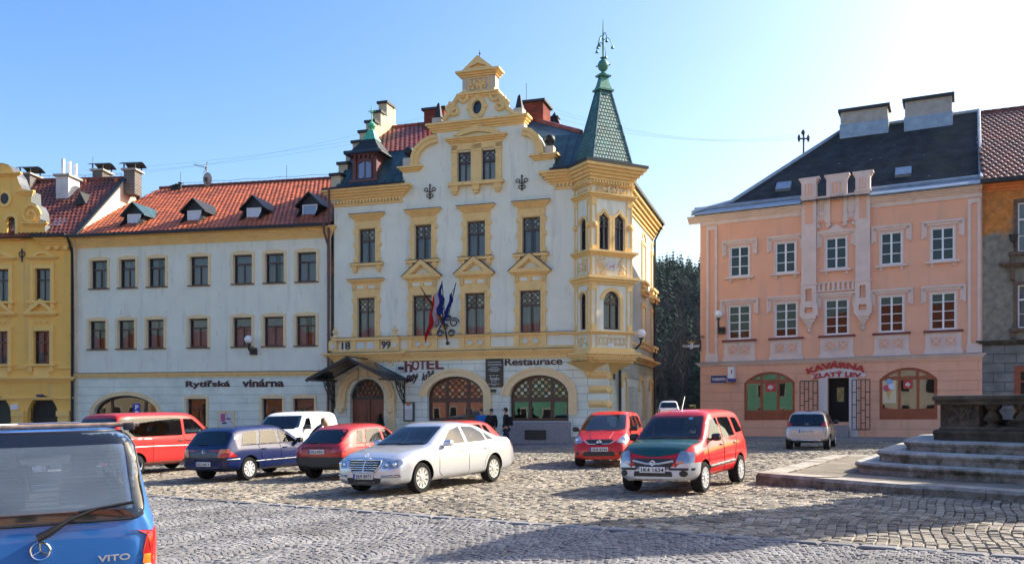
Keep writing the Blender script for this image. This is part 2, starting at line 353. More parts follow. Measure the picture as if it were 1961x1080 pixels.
grime(m_kerbst, (.07, .055, .035), -.3, .6); grime(m_step, (.06, .055, .03), -.3, .62); grime(m_sand, (.03, .026, .02), -.3, .35)
def specks(m, col, scale, lo, hi, coord='UV', stretch=None, fac=1.0):     # lichen, stains and splashes that belong to the surface
 n = m.node_tree; L = n.links; b = n.nodes['Principled BSDF']; k = b.inputs['Base Color']; src = k.links[0].from_socket; tc = n.nodes.new('ShaderNodeTexCoord'); mp = n.nodes.new('ShaderNodeMapping'); mp.inputs['Scale'].default_value = stretch or (1, 1, 1)
 nz = n.nodes.new('ShaderNodeTexNoise'); nz.inputs['Scale'].default_value = scale; nz.inputs['Detail'].default_value = 7; nz.inputs['Roughness'].default_value = .65; L.new(tc.outputs[coord], mp.inputs[0]); L.new(mp.outputs[0], nz.inputs['Vector'])
 r = n.nodes.new('ShaderNodeMapRange'); r.inputs['From Min'].default_value = lo; r.inputs['From Max'].default_value = hi; r.inputs['To Max'].default_value = fac; L.new(nz.outputs['Fac'], r.inputs['Value'])
 x = n.nodes.new('ShaderNodeMix'); x.data_type = 'RGBA'; L.new(r.outputs[0], x.inputs['Factor']); L.new(src, x.inputs['A']); x.inputs['B'].default_value = (*col, 1); L.new(x.outputs['Result'], k)
specks(m_slate, (.30, .29, .24), 3.2, .66, .70); specks(m_slate, (.05, .055, .02), .5, .52, .75, fac=.6)
for _m in (m_tile, m_tiledark): specks(_m, (.05, .04, .025), 1.1, .56, .72, 'Object', fac=.65)
for _m in (m_bluewall, m_peach, m_yellow): specks(_m, (.34, .32, .27), .8, .54, .80, 'Object', (2.6, 2.6, .22), .55)
for _m in (m_rustic, m_rusticplain): specks(_m, (.36, .36, .32), .9, .52, .80, 'Object', (1.5, 1.5, .5), .5)
specks(m_rusticpeach, (.45, .22, .15), .9, .52, .80, 'Object', (1.5, 1.5, .5), .5)
specks(m_trim, (.30, .20, .10), 5, .60, .72, 'Object', (1, 1, 1), .6)
# ---------------------------------------------------------------- ground, paving
m_joint = M('paving_joints', (.05, .042, .032), .95, var=.3, vscale=3, bump=.5)
def sett_mat(name, c1, c2, c3, vs):
 m = bpy.data.materials.new(name); m.use_nodes = True; n = m.node_tree; L = n.links; b = n.nodes['Principled BSDF']; b.inputs['Roughness'].default_value = .85; b.inputs['Specular IOR Level'].default_value = .2
 g = n.nodes.new('ShaderNodeNewGeometry'); r = n.nodes.new('ShaderNodeValToRGB'); cr = r.color_ramp
 cr.elements[0].color = (*c1, 1); cr.elements[1].color = (*c3, 1); e = cr.elements.new(.5); e.color = (*c2, 1)
 L.new(g.outputs['Random Per Island'], r.inputs['Fac'])
 tc = n.nodes.new('ShaderNodeTexCoord'); nz = n.nodes.new('ShaderNodeTexNoise'); nz.inputs['Scale'].default_value = vs; nz.inputs['Detail'].default_value = 5
 L.new(tc.outputs['Object'], nz.inputs['Vector'])
 mr = n.nodes.new('ShaderNodeMapRange'); mr.inputs['From Min'].default_value = .3; mr.inputs['From Max'].default_value = .7; mr.inputs['To Min'].default_value = .68; mr.inputs['To Max'].default_value = 1.25
 L.new(nz.outputs['Fac'], mr.inputs['Value'])
 mx = n.nodes.new('ShaderNodeMix'); mx.data_type = 'RGBA'; mx.blend_type = 'MULTIPLY'; mx.inputs['Factor'].default_value = 1
 L.new(r.outputs['Color'], mx.inputs['A']); L.new(mr.outputs[0], mx.inputs['B']); L.new(mx.outputs['Result'], b.inputs['Base Color'])
 n2 = n.nodes.new('ShaderNodeTexNoise'); n2.inputs['Scale'].default_value = 28; n2.inputs['Detail'].default_value = 4; L.new(tc.outputs['Object'], n2.inputs['Vector'])
 bp = n.nodes.new('ShaderNodeBump'); bp.inputs['Strength'].default_value = .7; bp.inputs['Distance'].default_value = .015
 L.new(n2.outputs['Fac'], bp.inputs['Height']); L.new(bp.outputs[0], b.inputs['Normal'])
 return m
m_sett = sett_mat('tan_granite_setts', (.16, .138, .108), (.245, .215, .168), (.335, .30, .24), .7)
m_fan = sett_mat('grey_fan_setts', (.165, .165, .17), (.215, .21, .205), (.27, .26, .25), .9)
for _m in (m_sett, m_fan): specks(_m, (.07, .065, .055), .42, .54, .70, 'Object', None, .55)
# base sheet
g = MB(); xs = [-260, -120, -60] + [x * 3 for x in range(-14, 15)] + [60, 120, 260]; ys = [-120, -60, -20] + [y * 3 for y in range(0, 24)] + [90, 130, 200, 320]
for y in ys:
 for x in xs: g.v.append((x, y, ground(x, y) - .035))
nx = len(xs)
g.f = [(j * nx + i, j * nx + i + 1, (j + 1) * nx + i + 1, (j + 1) * nx + i) for j in range(len(ys) - 1) for i in range(nx - 1)]
tag(g.build('ground', m_joint, recalc=False), kind='structure')
RB = [(-40, 43.6), (-7.9, 19.6), (.17, 13.6), (4.2, 10.55), (9, 7.1), (20, 0)]   # edge between the square and the fan paved road
def road_side(x, y): return y < interp(RB, x)
PLAT = None
C0 = Vector((13.4, 19.4))
def ringpts(rad, n=None):
 angs = [183, 118, 62, 0, -57, -112]
 return [(C0.x + rad * math.cos(R(a)) * (1 if i != 3 else .95), C0.y + rad * math.sin(R(a))) for i, a in enumerate(angs)]
def in_poly(p, poly):
 c = False; n = len(poly)
 for i in range(n):
  (x0, y0), (x1, y1) = poly[i], poly[(i + 1) % n]
  if (y0 > p[1]) != (y1 > p[1]) and p[0] < (x1 - x0) * (p[1] - y0) / (y1 - y0) + x0: c = not c
 return c
PLAT = ringpts(8.2)
def stone(vs, fs, P, h, tilt):
 o = len(vs); cx = sum(p[0] for p in P) / 4; cy = sum(p[1] for p in P) / 4
 for p in P: vs.append((p[0], p[1], ground(p[0], p[1]) - .03))
 for k, p in enumerate(P):
  x = lerp(cx, p[0], .80); y = lerp(cy, p[1], .80); vs.append((x, y, ground(x, y) + h + tilt[0] * (x - cx) + tilt[1] * (y - cy)))
 for k, p in enumerate(P):
  x = lerp(cx, p[0], .97); y = lerp(cy, p[1], .97); vs.append((x, y, ground(x, y) + h - .014 + tilt[0] * (x - cx) + tilt[1] * (y - cy)))
 fs.append((o + 4, o + 5, o + 6, o + 7))
 for k in range(4):
  j = (k + 1) % 4; fs.append((o + 8 + k, o + 8 + j, o + 4 + j, o + 4 + k)); fs.append((o + k, o + j, o + 8 + j, o + 8 + k))
def visible(x, y, m=1.0): return y > 7.5 and abs(x) < .585 * y + m
rnd = random.Random(3)
vs, fs = [], []
# setts: rows run along the parked cars
ra = R(63.5); rx, ry = math.cos(ra), math.sin(ra); px_, py_ = ry, -rx
for i in range(-380, 345):
 rowx = i * .135
 s = rnd.random() * .2 - 40
 while s < 62:
  near = True
  l = .14 + rnd.random() * .09; s0, s1 = s, s + l; s += l + .008
  mx_, my_ = rowx * px_ + s0 * rx, 20 + rowx * py_ + s0 * ry
  if not (8 < my_ < 46) or not visible(mx_, my_) or road_side(mx_, my_ - .2): continue
  if in_poly((mx_, my_), PLAT): continue
  wob = lambda a: .10 * math.sin(a * .55 + i * .02) + .05 * math.sin(a * 1.9 + i * .11)
  P = []
  for (aa, bb) in ((0, 0), (1, 0), (1, 1), (0, 1)):
   ss = lerp(s0, s1, aa) + rnd.uniform(-.012, .012); cc = rowx + wob(ss) + (.128 if bb else 0) + rnd.uniform(-.010, .010)
   P.append((cc * px_ + ss * rx, 20 + cc * py_ + ss * ry))
  stone(vs, fs, P, rnd.uniform(-.008, .012), (rnd.uniform(-.09, .09), rnd.uniform(-.09, .09)))
b = MB(); b.v, b.f = vs, fs; tag(b.build('square_paving', m_sett, recalc=False), kind='structure')
# fan setts: courses bowed in repeating arcs
vs, fs = [], []
dx, dy = .80, -.60; nxn, nyn = .60, .80      # along the road, across towards the square
W = 1.7
for i in range(0, 132):
 t = -i * .088 - .02
 for j in range(-230, 260):
  a0 = j * .1 + (i % 2) * .05; a1 = a0 + .094
  def pos(a, tt):
   ph = (a / W + .06 * math.sin(tt * 1.3)) % 1.0 - .5
   c = tt - .62 * (1 - math.sqrt(max(0, 1 - (ph * 1.75) ** 2)) if abs(ph) < .5 else 0)
   return (-3.9 + a * dx + c * nxn, 16.68 + a * dy + c * nyn)
  q = pos(a0, t)
  if not visible(q[0], q[1], .6) or not (8.6 < q[1] < 24) or not road_side(q[0], q[1] + .1): continue
  ph = (a0 / W + .5 * math.floor(-t / 2.6)) % 1.0
  P = [pos(a0, t), pos(a1, t), pos(a1, t + .083), pos(a0, t + .083)]
  P = [(x + rnd.uniform(-.008, .008), y + rnd.uniform(-.008, .008)) for x, y in P]
  if abs(P[0][0] - P[1][0]) + abs(P[0][1] - P[1][1]) > .3: continue
  stone(vs, fs, P, rnd.uniform(-.006, .006), (rnd.uniform(-.1, .1), rnd.uniform(-.1, .1)))
b = MB(); b.v, b.f = vs, fs; tag(b.build('road_paving', m_fan, recalc=False), kind='structure')
# flush border course between them
vs, fs = [], []
s = -30
while s < 22:
 l = rnd.uniform(.35, .5); q = (-3.9 + s * dx, 16.68 + s * dy)
 if visible(*q):
  P = [(q[0], q[1]), (q[0] + l * dx * .97, q[1] + l * dy * .97)]; P += [(P[1][0] + .2 * nxn, P[1][1] + .2 * nyn), (P[0][0] + .2 * nxn, P[0][1] + .2 * nyn)]
  stone(vs, fs, P, .004, (0, 0))
 s += l
b = MB(); b.v, b.f = vs, fs; tag(b.build('border_course', m_fan, recalc=False), kind='structure')
# ================================================================ buildings
def inset(kind, u0, u1, v0, vs, vt, t):
 if kind == 'rect': return [(u0 + t, v0 + t), (u1 - t, v0 + t), (u1 - t, vt - t), (u0 + t, vt - t)]
 if kind == 'arch': return arch(u0 + t, u1 - t, v0 + t, vs, vt - t)
 if kind == 'seg': return seg(u0 + t, u1 - t, v0 + t, vs - t * .4, vt - t)
 if kind == 'ogee':
  c = (u0 + u1) / 2; return [(u0 + t, v0 + t), (u1 - t, v0 + t), (u1 - t, vs - t * .6), (lerp(c, u1, .45), lerp(vs, vt, .45) - t), (c, vt - t * 1.3), (lerp(c, u0, .45), lerp(vs, vt, .45) - t), (u0 + t, vs - t * .6)]
def opening(kind, u0, u1, v0, vs, vt): return inset(kind, u0, u1, v0, vs, vt, 0)
def window(parent, tf, kind, u0, u1, v0, vt, vs=None, fm=None, depth=.16, hbar=None, nv=2, top_nv=None, fw=.07, bw=.055, curtain=True, stained=None, rows=(), glass=None, curtain_mat=None, name='window', label=None, backd=.5, split=None):
 vs = vt if vs is None else vs; w = -depth
 fr = MB(tf); po = inset(kind, u0, u1, v0, vs, vt, -.01); pi = inset(kind, u0, u1, v0, vs, vt, fw)
 fr.ring(po, pi, w - .03, w + .05)
 top = vs if kind == 'rect' else lerp(vs, vt, .92)
 hb = lerp(v0, vt, hbar) if hbar else None
 if hb: fr.box(u0 + .01, u1 - .01, w - .035, w + .065, hb - bw * .7, hb + bw * .7)
 cols = split or [i / nv for i in range(1, nv)]
 for c in cols:
  u = lerp(u0, u1, c); fr.box(u - bw / 2, u + bw / 2, w - .03, w + .045, v0 + .02, hb or top - .02)
 if hb:
  for c in (split or [i / (top_nv or 1) for i in range(1, (top_nv or 1))]):
   u = lerp(u0, u1, c); fr.box(u - bw / 2, u + bw / 2, w - .03, w + .045, hb, top - .02)
 for r in rows:
  v = lerp(v0, vt, r); fr.box(u0 + .02, u1 - .02, w - .02, w + .03, v - .018, v + .018)
 f = fr.build(name, fm, parent, 30)
 if label: f['label'] = label
 g = MB(tf); gp = inset(kind, u0, u1, v0, vs, vt, fw * .6)
 g.face([(a, w + .005, c) for a, c in gp]); g.build('pane', glass or m_glass, f, recalc=False)
 if curtain:
  c = MB(tf); n = 40; W = u1 - u0
  top_c = hb if (stained and hb) else lerp(v0, vt, .97) if kind == 'rect' else vs
  gap = random.choice((0, 0, .03, .08, .14)) if curtain == 1 else random.choice((.06, .1, .16))
  pts = []
  for i in range(n + 1):
   a = u0 + .03 + (W - .06) * i / n; pts.append((a, w - .14 + .02 * math.sin(i * 2.1) + .012 * math.sin(i * 5.3 + u0)))
  for i in range(n):
   if gap and abs((i + .5) / n - .5) < gap: continue
   (a, q), (a2, q2) = pts[i], pts[i + 1]; c.face([(a, q, v0 + .02), (a2, q2, v0 + .02), (a2, q2, top_c), (a, q, top_c)])
  c.build('curtain', curtain_mat or m_curtain, f, recalc=False)
 if stained and hb:
  s = MB(tf); sp = inset(kind, u0, u1, hb - .0, max(vs, hb + .01), vt, .05)
  sp = [(a, max(cc, hb)) for a, cc in sp]
  s.face([(a, w + .012, cc) for a, cc in sp]); s.build('stained_glass', stained, f, recalc=False)
 bk = MB(tf); bk.face([(a, w - backd, cc) for a, cc in inset(kind, u0, u1, v0, vs, vt, -.35)]); bk.build('dark_backing', m_inner, f, recalc=False)  # near-black sheet stands in for the unlit interior
 return f
def cornice(mb, u0, u1, v0, v1, out, steps=4, ends=True, back=0):
 for i in range(steps):
  a = v0 + (v1 - v0) * i / steps; b_ = v0 + (v1 - v0) * (i + 1) / steps; o = out * ((i + 1) / steps) ** 1.3
  e = o if ends else 0
  mb.box(u0 - e, u1 + e, back, o, a, b_)
def dentils(mb, u0, u1, v0, v1, w0, w1, pitch=.16):
 n = int((u1 - u0) / pitch)
 for i in range(n):
  u = u0 + (i + .2) * (u1 - u0) / n; mb.box(u, u + pitch * .55, w0, w1, v0, v1)
def cross2(o, a, b): return (a[0] - o[0]) * (b[1] - o[1]) - (a[1] - o[1]) * (b[0] - o[0])
def tiles(name, parent, mat, P0, P1, P2, P3, pu=.24, pv=.33, jit=.004, arc=.035):
 """clay tiles on the quad P0 P1 (eaves) P2 P3 (ridge); each tile a small bent plate"""
 P0, P1, P2, P3 = map(Vector, (P0, P1, P2, P3)); U = (P1 - P0); Lu = U.length; U.normalize()
 N = U.cross(P3 - P0).normalized(); N = -N if N.z < 0 else N; Vd = N.cross(U).normalized(); Vd = -Vd if Vd.z < 0 else Vd
 q = [((p - P0).dot(U), (p - P0).dot(Vd)) for p in (P0, P1, P2, P3)]
 H = max(c[1] for c in q); vs, fs = [], []; rn = random.Random(len(name) + int(Lu * 10))
 umin = min(c[0] for c in q); umax = max(c[0] for c in q)
 nr = int(H / pv) + 1
 for j in range(nr):
  v = j * pv; off = (j % 2) * pu * .5
  for i in range(int((umax - umin) / pu) + 2):
   u = umin + i * pu + off - pu * .5
   if not in_poly((u + pu / 2, v + pv * .5), q): continue
   lift = rn.uniform(0, jit) + .022; o = len(vs)
   for (b_, h) in ((v - .03, lift), (v + pv * .99, .004)):
    for k in range(4):
     x = u + pu * (k / 3) * .97 + rn.uniform(-.003, .003); z = h + arc * math.sin(math.pi * k / 3)
     vs.append(tuple(P0 + U * x + Vd * b_ + N * z))
   for k in range(3): fs.append((o + k, o + k + 1, o + 5 + k, o + 4 + k))
   o2 = len(vs)
   vs += [tuple(Vector(vs[o + k]) - N * .03) for k in range(4)]
   for k in range(3): fs.append((o2 + k, o2 + k + 1, o + k + 1, o + k))
 b = MB(); b.v, b.f = vs, fs
 return b.build(name, mat, parent, recalc=False)
def ridge_caps(mb, a, b_, r=.11, step=.38):
 a, b_ = Vector(a), Vector(b_); n = max(1, int((b_ - a).length / step)); d = (b_ - a) / n
 for i in range(n): mb.tube([a + d * i, a + d * (i + 1.05)], [r * 1.12, r * .92], 8)
def downpipe(parent, tf, pts, r=.055, mat=None):
 m = MB(tf); m.tube(pts, r, 8)
 for p, q in zip(pts, pts[1:]):
  if abs(p[2] - q[2]) > 3:
   for i in range(1, int(abs(p[2] - q[2]) / 2.2) + 1):
    z = lerp(p[2], q[2], i * 2.2 / abs(p[2] - q[2])); m.tube([(p[0], p[1], z - .03), (p[0], p[1], z + .03)], r * 1.3, 8)
 return m.build('downpipe', mat or m_pipe, parent, 40)
def body(mb, u0, u1, y0, y1, v0, v1):   # side and back walls of a building's volume (no front), in its own x, y, z
 for (a, b_) in (((u0, y0), (u0, y1)), ((u0, y1), (u1, y1)), ((u1, y1), (u1, y0))):
  mb.face([(a[0], a[1], v0), (b_[0], b_[1], v0), (b_[0], b_[1], v1), (a[0], a[1], v1)])
def finish_wall(mb, name, mat, parent): return mb.build(name, mat, parent, recalc=False)
# ---------------------------------------------------------------- the hotel
H = Facade(640, 43.97, -.3207, k=.003, dz=.12)
hotel = H.empty('hotel', 'tall pale blue corner hotel with ochre trim, curved gable and a pointed green turret', 'hotel')
uC = H.u(1165); VB = -.6; uL = 0.0
Hv = lambda x, y: H.v(x, y)
v_str0, v_str1 = H.v(930, 684), H.v(930, 671)        # cornice over the ground floor
v_belt = H.v(930, 640)                                 # top of the panelled frieze
v_eave = H.v(715, 360)
holes_up = []; wins = []
for n, (x0, x1, y0, y1) in enumerate([(688, 720, 439, 505), (795, 827, 431, 498), (895, 930, 423, 493), (1001, 1035, 416, 487)]): wins.append(('2', n, H.rect(x0, x1, y0, y1)))
for n, (x0, x1, y0, y1) in enumerate([(685, 719, 571, 647), (791, 828, 566, 643.5), (891, 929, 561, 641), (996, 1036, 556, 638)]): wins.append(('1', n, H.rect(x0, x1, y0, y1)))
for n, (x0, x1, y0, y1) in enumerate([(876.5, 903, 291, 350), (923, 950, 287, 347)]): wins.append(('3', n, H.rect(x0, x1, y0, y1)))
# make storeys level
for st in '123':
 g_ = [w_ for w_ in wins if w_[0] == st]; a = sum(w_[2][2] for w_ in g_) / len(g_); b_ = sum(w_[2][3] for w_ in g_) / len(g_)
 for i, w_ in enumerate(wins):
  if w_[0] == st: wins[i] = (w_[0], w_[1], (w_[2][0], w_[2][1], a, b_))
up = H.mb()
g_px = [(771, 392), (771, 331), (789, 320), (790, 300), (797, 284), (810, 271), (825, 263), (836, 260), (836, 240), (842, 236), (853, 226), (864, 210), (868, 195), (876, 184), (885, 180),
  (950, 178), (958, 184), (968, 194), (975, 207), (985, 214), (1004, 217), (1004, 246), (1020, 249), (1033, 260), (1041, 278), (1042, 298), (1062, 302), (1062, 350)]
gable = [H.uv(x, y) for x, y in g_px]
g0, g1 = gable[0][0], gable[-1][0]
outline = [(uL, v_str1 - .3), (uC, v_str1 - .3), (uC, v_eave)] + [(g1, v_eave)] + gable[::-1][:] + [(g0, v_eave), (uL, v_eave)]
outline = [p for i, p in enumerate(outline) if i == 0 or (Vector(p) - Vector(outline[i - 1])).length > .02]
ovc = H.uv(914, 206); ov = [(ovc[0] + .24 * math.cos(2 * math.pi * i / 20), ovc[1] + .33 * math.sin(2 * math.pi * i / 20)) for i in range(20)]
up.wall(outline, [opening('rect', r[0], r[1], r[2], r[3], r[3]) for _, _, r in wins] + [ov], 0, .22)
finish_wall(up, 'wall', m_bluewall, hotel)
# thickness behind the gable
gb = H.mb(); gp = [(g0, v_eave - .5)] + gable + [(g1, v_eave - .5)]; gb.prism(gp, -.45, -.24); gb.build('gable_back', m_bluewall, hotel, recalc=True)
for (a, b_) in zip(gable, gable[1:]): pass
ed = H.mb(); n_ = len(gable); ed.add([(a, 0, c) for a, c in gable] + [(a, -.25, c) for a, c in gable], [(i, i + 1, n_ + i + 1, n_ + i) for i in range(n_ - 1)]); ed.build('gable_edge', m_bluewall, hotel, recalc=False)
# ground floor wall
lo = H.mb(); dr = H.rect(670, 735, 725, 812); a1 = H.rect(818, 926, 721, 804); a2 = H.rect(976, 1089, 717, 808)
v_sill = (a1[2] + a2[2]) / 2; v_top = (a1[3] + a2[3]) / 2; v_spr = H.v(1030, 757)
door_v0, door_vs = .05, H.v(700, 762)
lo.wall([(uL, VB), (uC, VB), (uC, v_str1 - .3), (uL, v_str1 - .3)],
  [arch(dr[0], dr[1], door_v0, door_vs, dr[3]), arch(a1[0], a1[1], v_sill, v_spr, v_top), arch(a2[0], a2[1], v_sill, v_spr, v_top)], 0, .35)
lo.build('ground_floor_wall', m_rustic, hotel, recalc=False)
sd_ = H.sub(uC, 0, R(90)); LS = 12.9                  # the side street face
side = MB(sd_)
sw = []
def side_p(px, q=0):                                 # distance along the side face seen at a column
 ex = (PCX - px) / FPX
 X = H.X0 + uC * H.d[0]; Y = H.Y0 + uC * H.d[1]; ax, ay = -H.d[1], H.d[0]
 return (-(ex * Y + X)) / (ax + ex * ay)
def side_v(px, py):
 p = side_p(px); Y = H.Y0 + uC * H.d[1] + p * H.d[0]; return CAMZ + (HZY - py) * Y / FPX - H.z0
for (x0, x1, y0, y1, xc) in ((1229.5, 1235.5, 470, 540, 1232), (1247, 1253, 490, 555, 1250)):
 sw.append(('rect', side_p(x0), side_p(x1), side_v(xc, y1), side_v(xc, y0)))
for (x0, x1, y0, y1, xc) in ((1229, 1235.5, 588, 655, 1232), (1247, 1253, 600, 664, 1250)):
 sw.append(('rect', side_p(x0), side_p(x1), side_v(xc, y1), side_v(xc, y0)))
for (x0, x1, y0, y1, xc) in ((1191, 1198.5, 722, 800, 1195), (1224, 1231.5, 728, 800, 1228), (1243.5, 1249.5, 731, 800, 1247)):
 sw.append(('arch', side_p(x0), side_p(x1), side_v(xc, 800), side_v(xc, y0)))
def so_(k, p0, p1, v0, v1): return opening(k, p0, p1, v0, v1 - (p1 - p0) / 2 if k == 'arch' else v1, v1)
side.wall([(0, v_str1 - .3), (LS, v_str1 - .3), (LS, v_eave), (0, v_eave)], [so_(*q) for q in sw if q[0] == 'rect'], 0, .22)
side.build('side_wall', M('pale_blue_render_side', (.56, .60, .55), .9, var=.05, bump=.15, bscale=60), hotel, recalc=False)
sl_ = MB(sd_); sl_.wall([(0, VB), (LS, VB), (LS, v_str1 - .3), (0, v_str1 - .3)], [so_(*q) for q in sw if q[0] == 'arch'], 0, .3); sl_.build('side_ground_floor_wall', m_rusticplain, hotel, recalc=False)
for k, p0, p1, v0, v1 in sw:
 f_ = window(hotel, sd_, k, p0, p1, v0, v1, (v1 - (p1 - p0) / 2) if k == 'arch' else None, m_brownframe, hbar=.68, depth=.18)
 s_ = MB(sd_)
 if k == 'arch':
  s_.ring(arch(p0 - .22, p1 + .22, v0, v1 - (p1 - p0) / 2, v1 + .22)[1:], arch(p0, p1, v0, v1 - (p1 - p0) / 2, v1)[1:], 0, .07, closed=False)
 else:
  s_.ring([(p0 - .16, v0), (p1 + .16, v0), (p1 + .16, v1 + .2), (p0 - .16, v1 + .2)], [(p0, v0), (p1, v0), (p1, v1), (p0, v1)], 0, .06)
  s_.box(p0 - .3, p1 + .3, 0, .22, v0 - .14, v0); s_.box(p0 - .2, p1 + .2, 0, .14, v0 - .34, v0 - .14)
  if v0 < H.v(930, 600): s_.box(p0 - .3, p1 + .3, 0, .28, v1 + .75, v1 + .9); s_.box(p0 - .22, p1 + .22, 0, .16, v1 + .58, v1 + .75)
  else: s_.ring(arch(p0 - .1, p1 + .1, v1 + .2, v1 + .3, v1 + .75)[1:], arch(p0 + .02, p1 - .02, v1 + .2, v1 + .3, v1 + .62)[1:], 0, .06, closed=False)
 s_.build('surround', m_trim, f_)
# back walls of the volume
bk = MB(); body(bk, .3, uC, .3, LS, VB, v_eave); bk.build('rear_walls', m_bluewall, hotel, recalc=False)
# windows of the front with their stone surrounds
def surround(kind, r, f_):
 u0, u1, v0, v1 = r; c = (u0 + u1) / 2; m = H.mb(); h = v1 - v0
 for s in (-1, 1):
  e = u0 if s < 0 else u1; a, b_ = sorted((e, e + s * .22)); m.box(a, b_, 0, .06, v0, v1 + .22)
  for q in (.08, .52, .9):
   a, b_ = sorted((e + s * .02, e + s * .29)); m.box(a, b_, 0, .085, v0 + h * q - .05 + (0 if q < .9 else .02), v0 + h * q + (.12 if q < .9 else .16))
  a, b_ = sorted((e, e + s * .08)); m.box(a, b_, .06, .09, v0, v1 + .1)
 m.box(u0, u1, 0, .06, v1, v1 + .22); m.box(u0 - .06, u1 + .06, .06, .09, v1 + .02, v1 + .10)
 if kind == '2':
  m.box(u0 - .24, u1 + .24, 0, .07, v1 + .22, v1 + .46); dentils(m, u0 - .2, u1 + .2, v1 + .40, v1 + .46, .07, .12, .07)
  cornice(m, u0 - .26, u1 + .26, v1 + .46, v1 + .72, .22)
  m.box(u0 - .42, u1 + .42, 0, .24, v0 - .12, v0)
  for s in (u0 - .18, u1 + .18): m.box(s - .11, s + .11, 0, .17, v0 - .30, v0 - .12); m.box(s - .08, s + .08, 0, .13, v0 - .42, v0 - .30)
 else:
  m.box(u0 - .24, u1 + .24, 0, .07, v1 + .22, v1 + .68)
  for s in (u0 - .14, u1 + .14):
   for k in (-1, 0, 1): m.box(s + k * .07 - .025, s + k * .07 + .025, .07, .17, v1 + .40, v1 + .68)
  m.tube([(c, .06, v1 + .52), (c, .12, v1 + .52)], .085, 12)
  cornice(m, u0 - .24, u1 + .24, v1 + .68, v1 + .90, .24, 3)
  if kind == 'p':
   b0 = v1 + .90; e = .5; hw = (u1 - u0) / 2 + e
   m.ring([(c - hw, b0), (c + hw, b0), (c, b0 + .80)], [(c - hw + .42, b0 + .09), (c + hw - .42, b0 + .09), (c, b0 + .54)], 0, .26)
   m.ring([(c - hw + .30, b0 + .05), (c + hw - .30, b0 + .05), (c, b0 + .62)], [(c - hw + .52, b0 + .13), (c + hw - .52, b0 + .13), (c, b0 + .46)], 0, .15)
 m.build('surround', m_trim, f_)
 fl = H.mb()
 if kind == '2': fl.box(u0 - .50, u1 + .50, 0, .26, v1 + .72, v1 + .745); fl.box(u0 - .43, u1 + .43, 0, .26, v0 - .0, v0 + .02)
 elif kind == 'f': fl.box(u0 - .5, u1 + .5, 0, .27, v1 + .9, v1 + .925)
 else:
  hw = (u1 - u0) / 2 + .52; b0 = v1 + .90
  for s in (-1, 1): fl.hexa([(c + s * hw, 0, b0), (c + s * hw, .28, b0), (c, .28, b0 + .82), (c, 0, b0 + .82)], [(c + s * hw, 0, b0 + .03), (c + s * hw, .28, b0 + .03), (c, .28, b0 + .85), (c, 0, b0 + .85)])
 each(fl, 'flashing', m_trimflash, f_)
 if kind != '2':       # pale fields in the frieze above
  pn = H.mb(); pn.box(u0 + .0, c - .12, .07, .085, v1 + .46, v1 + .60); pn.box(c + .12, u1, .07, .085, v1 + .46, v1 + .60)
  if kind == 'p': pn.face([(c - .42, .02, v1 + 1.02), (c + .42, .02, v1 + 1.02), (c, .02, v1 + 1.4)])
  each(pn, 'panel', m_bluewall, f_)
for st, n, r in wins:
 f_ = window(hotel, H.tf, 'rect', *r, fm=m_brownframe, hbar=.66, top_nv=2, stained=m_stained, curtain=2 if st == '2' else 1, depth=.16)
 if st == '2': surround('2', r, f_)
 if st == '1': surround('f' if n == 0 else 'p', r, f_)
# gable window group
m = H.mb(); ra_, rb_ = [w_[2] for w_ in wins if w_[0] == '3']; u0, u1, v0, v1 = ra_[0], rb_[1], ra_[2], ra_[3]
for a, b_ in ((u0 - .28, u0), (ra_[1], rb_[0]), (u1, u1 + .28)): m.box(a, b_, 0, .10, v0, v1 + .3); m.box(a - .03, b_ + .03, 0, .13, v1 - .02, v1 + .08)
m.box(u0 - .28, u1 + .28, 0, .10, v1 + .08, v1 + .36); cornice(m, u0 - .30, u1 + .30, v1 + .36, v1 + .66, .28)
c = (u0 + u1) / 2; po = seg(u0 - .18, u1 + .18, v1 + .66, v1 + .80, v1 + 1.12)[1:]; pi = seg(u0 + .15, u1 - .15, v1 + .66, v1 + .70, v1 + .86)[1:]; m.ring(po, pi, 0, .16, closed=False)
m.box(c - .16, c + .16, 0, .19, v1 + .86, v1 + 1.14)
m.box(u0 - .42, u1 + .42, 0, .26, v0 - .16, v0)
for s in (u0 - .12, c, u1 + .12): m.box(s - .18, s + .18, 0, .20, v0 - .42, v0 - .16); m.box(s - .12, s + .12, 0, .15, v0 - .54, v0 - .42)
m.build('gable_window_surround', m_trim, hotel)
# oval window
m = H.mb(); cir = lambda r1, r2, n=24: [(ovc[0] + r1 * math.cos(2 * math.pi * i / n), ovc[1] + r2 * math.sin(2 * math.pi * i / n)) for i in range(n)]
m.ring(cir(.44, .54), cir(.24, .33), 0, .09)
for a in range(4): m.box(ovc[0] + (.42 * math.cos(a * math.pi / 2)) - .09, ovc[0] + (.42 * math.cos(a * math.pi / 2)) + .09, 0, .12, ovc[1] + .5 * math.sin(a * math.pi / 2) - .09, ovc[1] + .5 * math.sin(a * math.pi / 2) + .09)
m.build('oval_surround', m_trim, hotel); m = H.mb(); m.face([(a, -.12, c_) for a, c_ in cir(.26, .35)]); m.build('oval_pane', M('dark_blue_glass', (.01, .012, .03), .08), hotel, recalc=False)
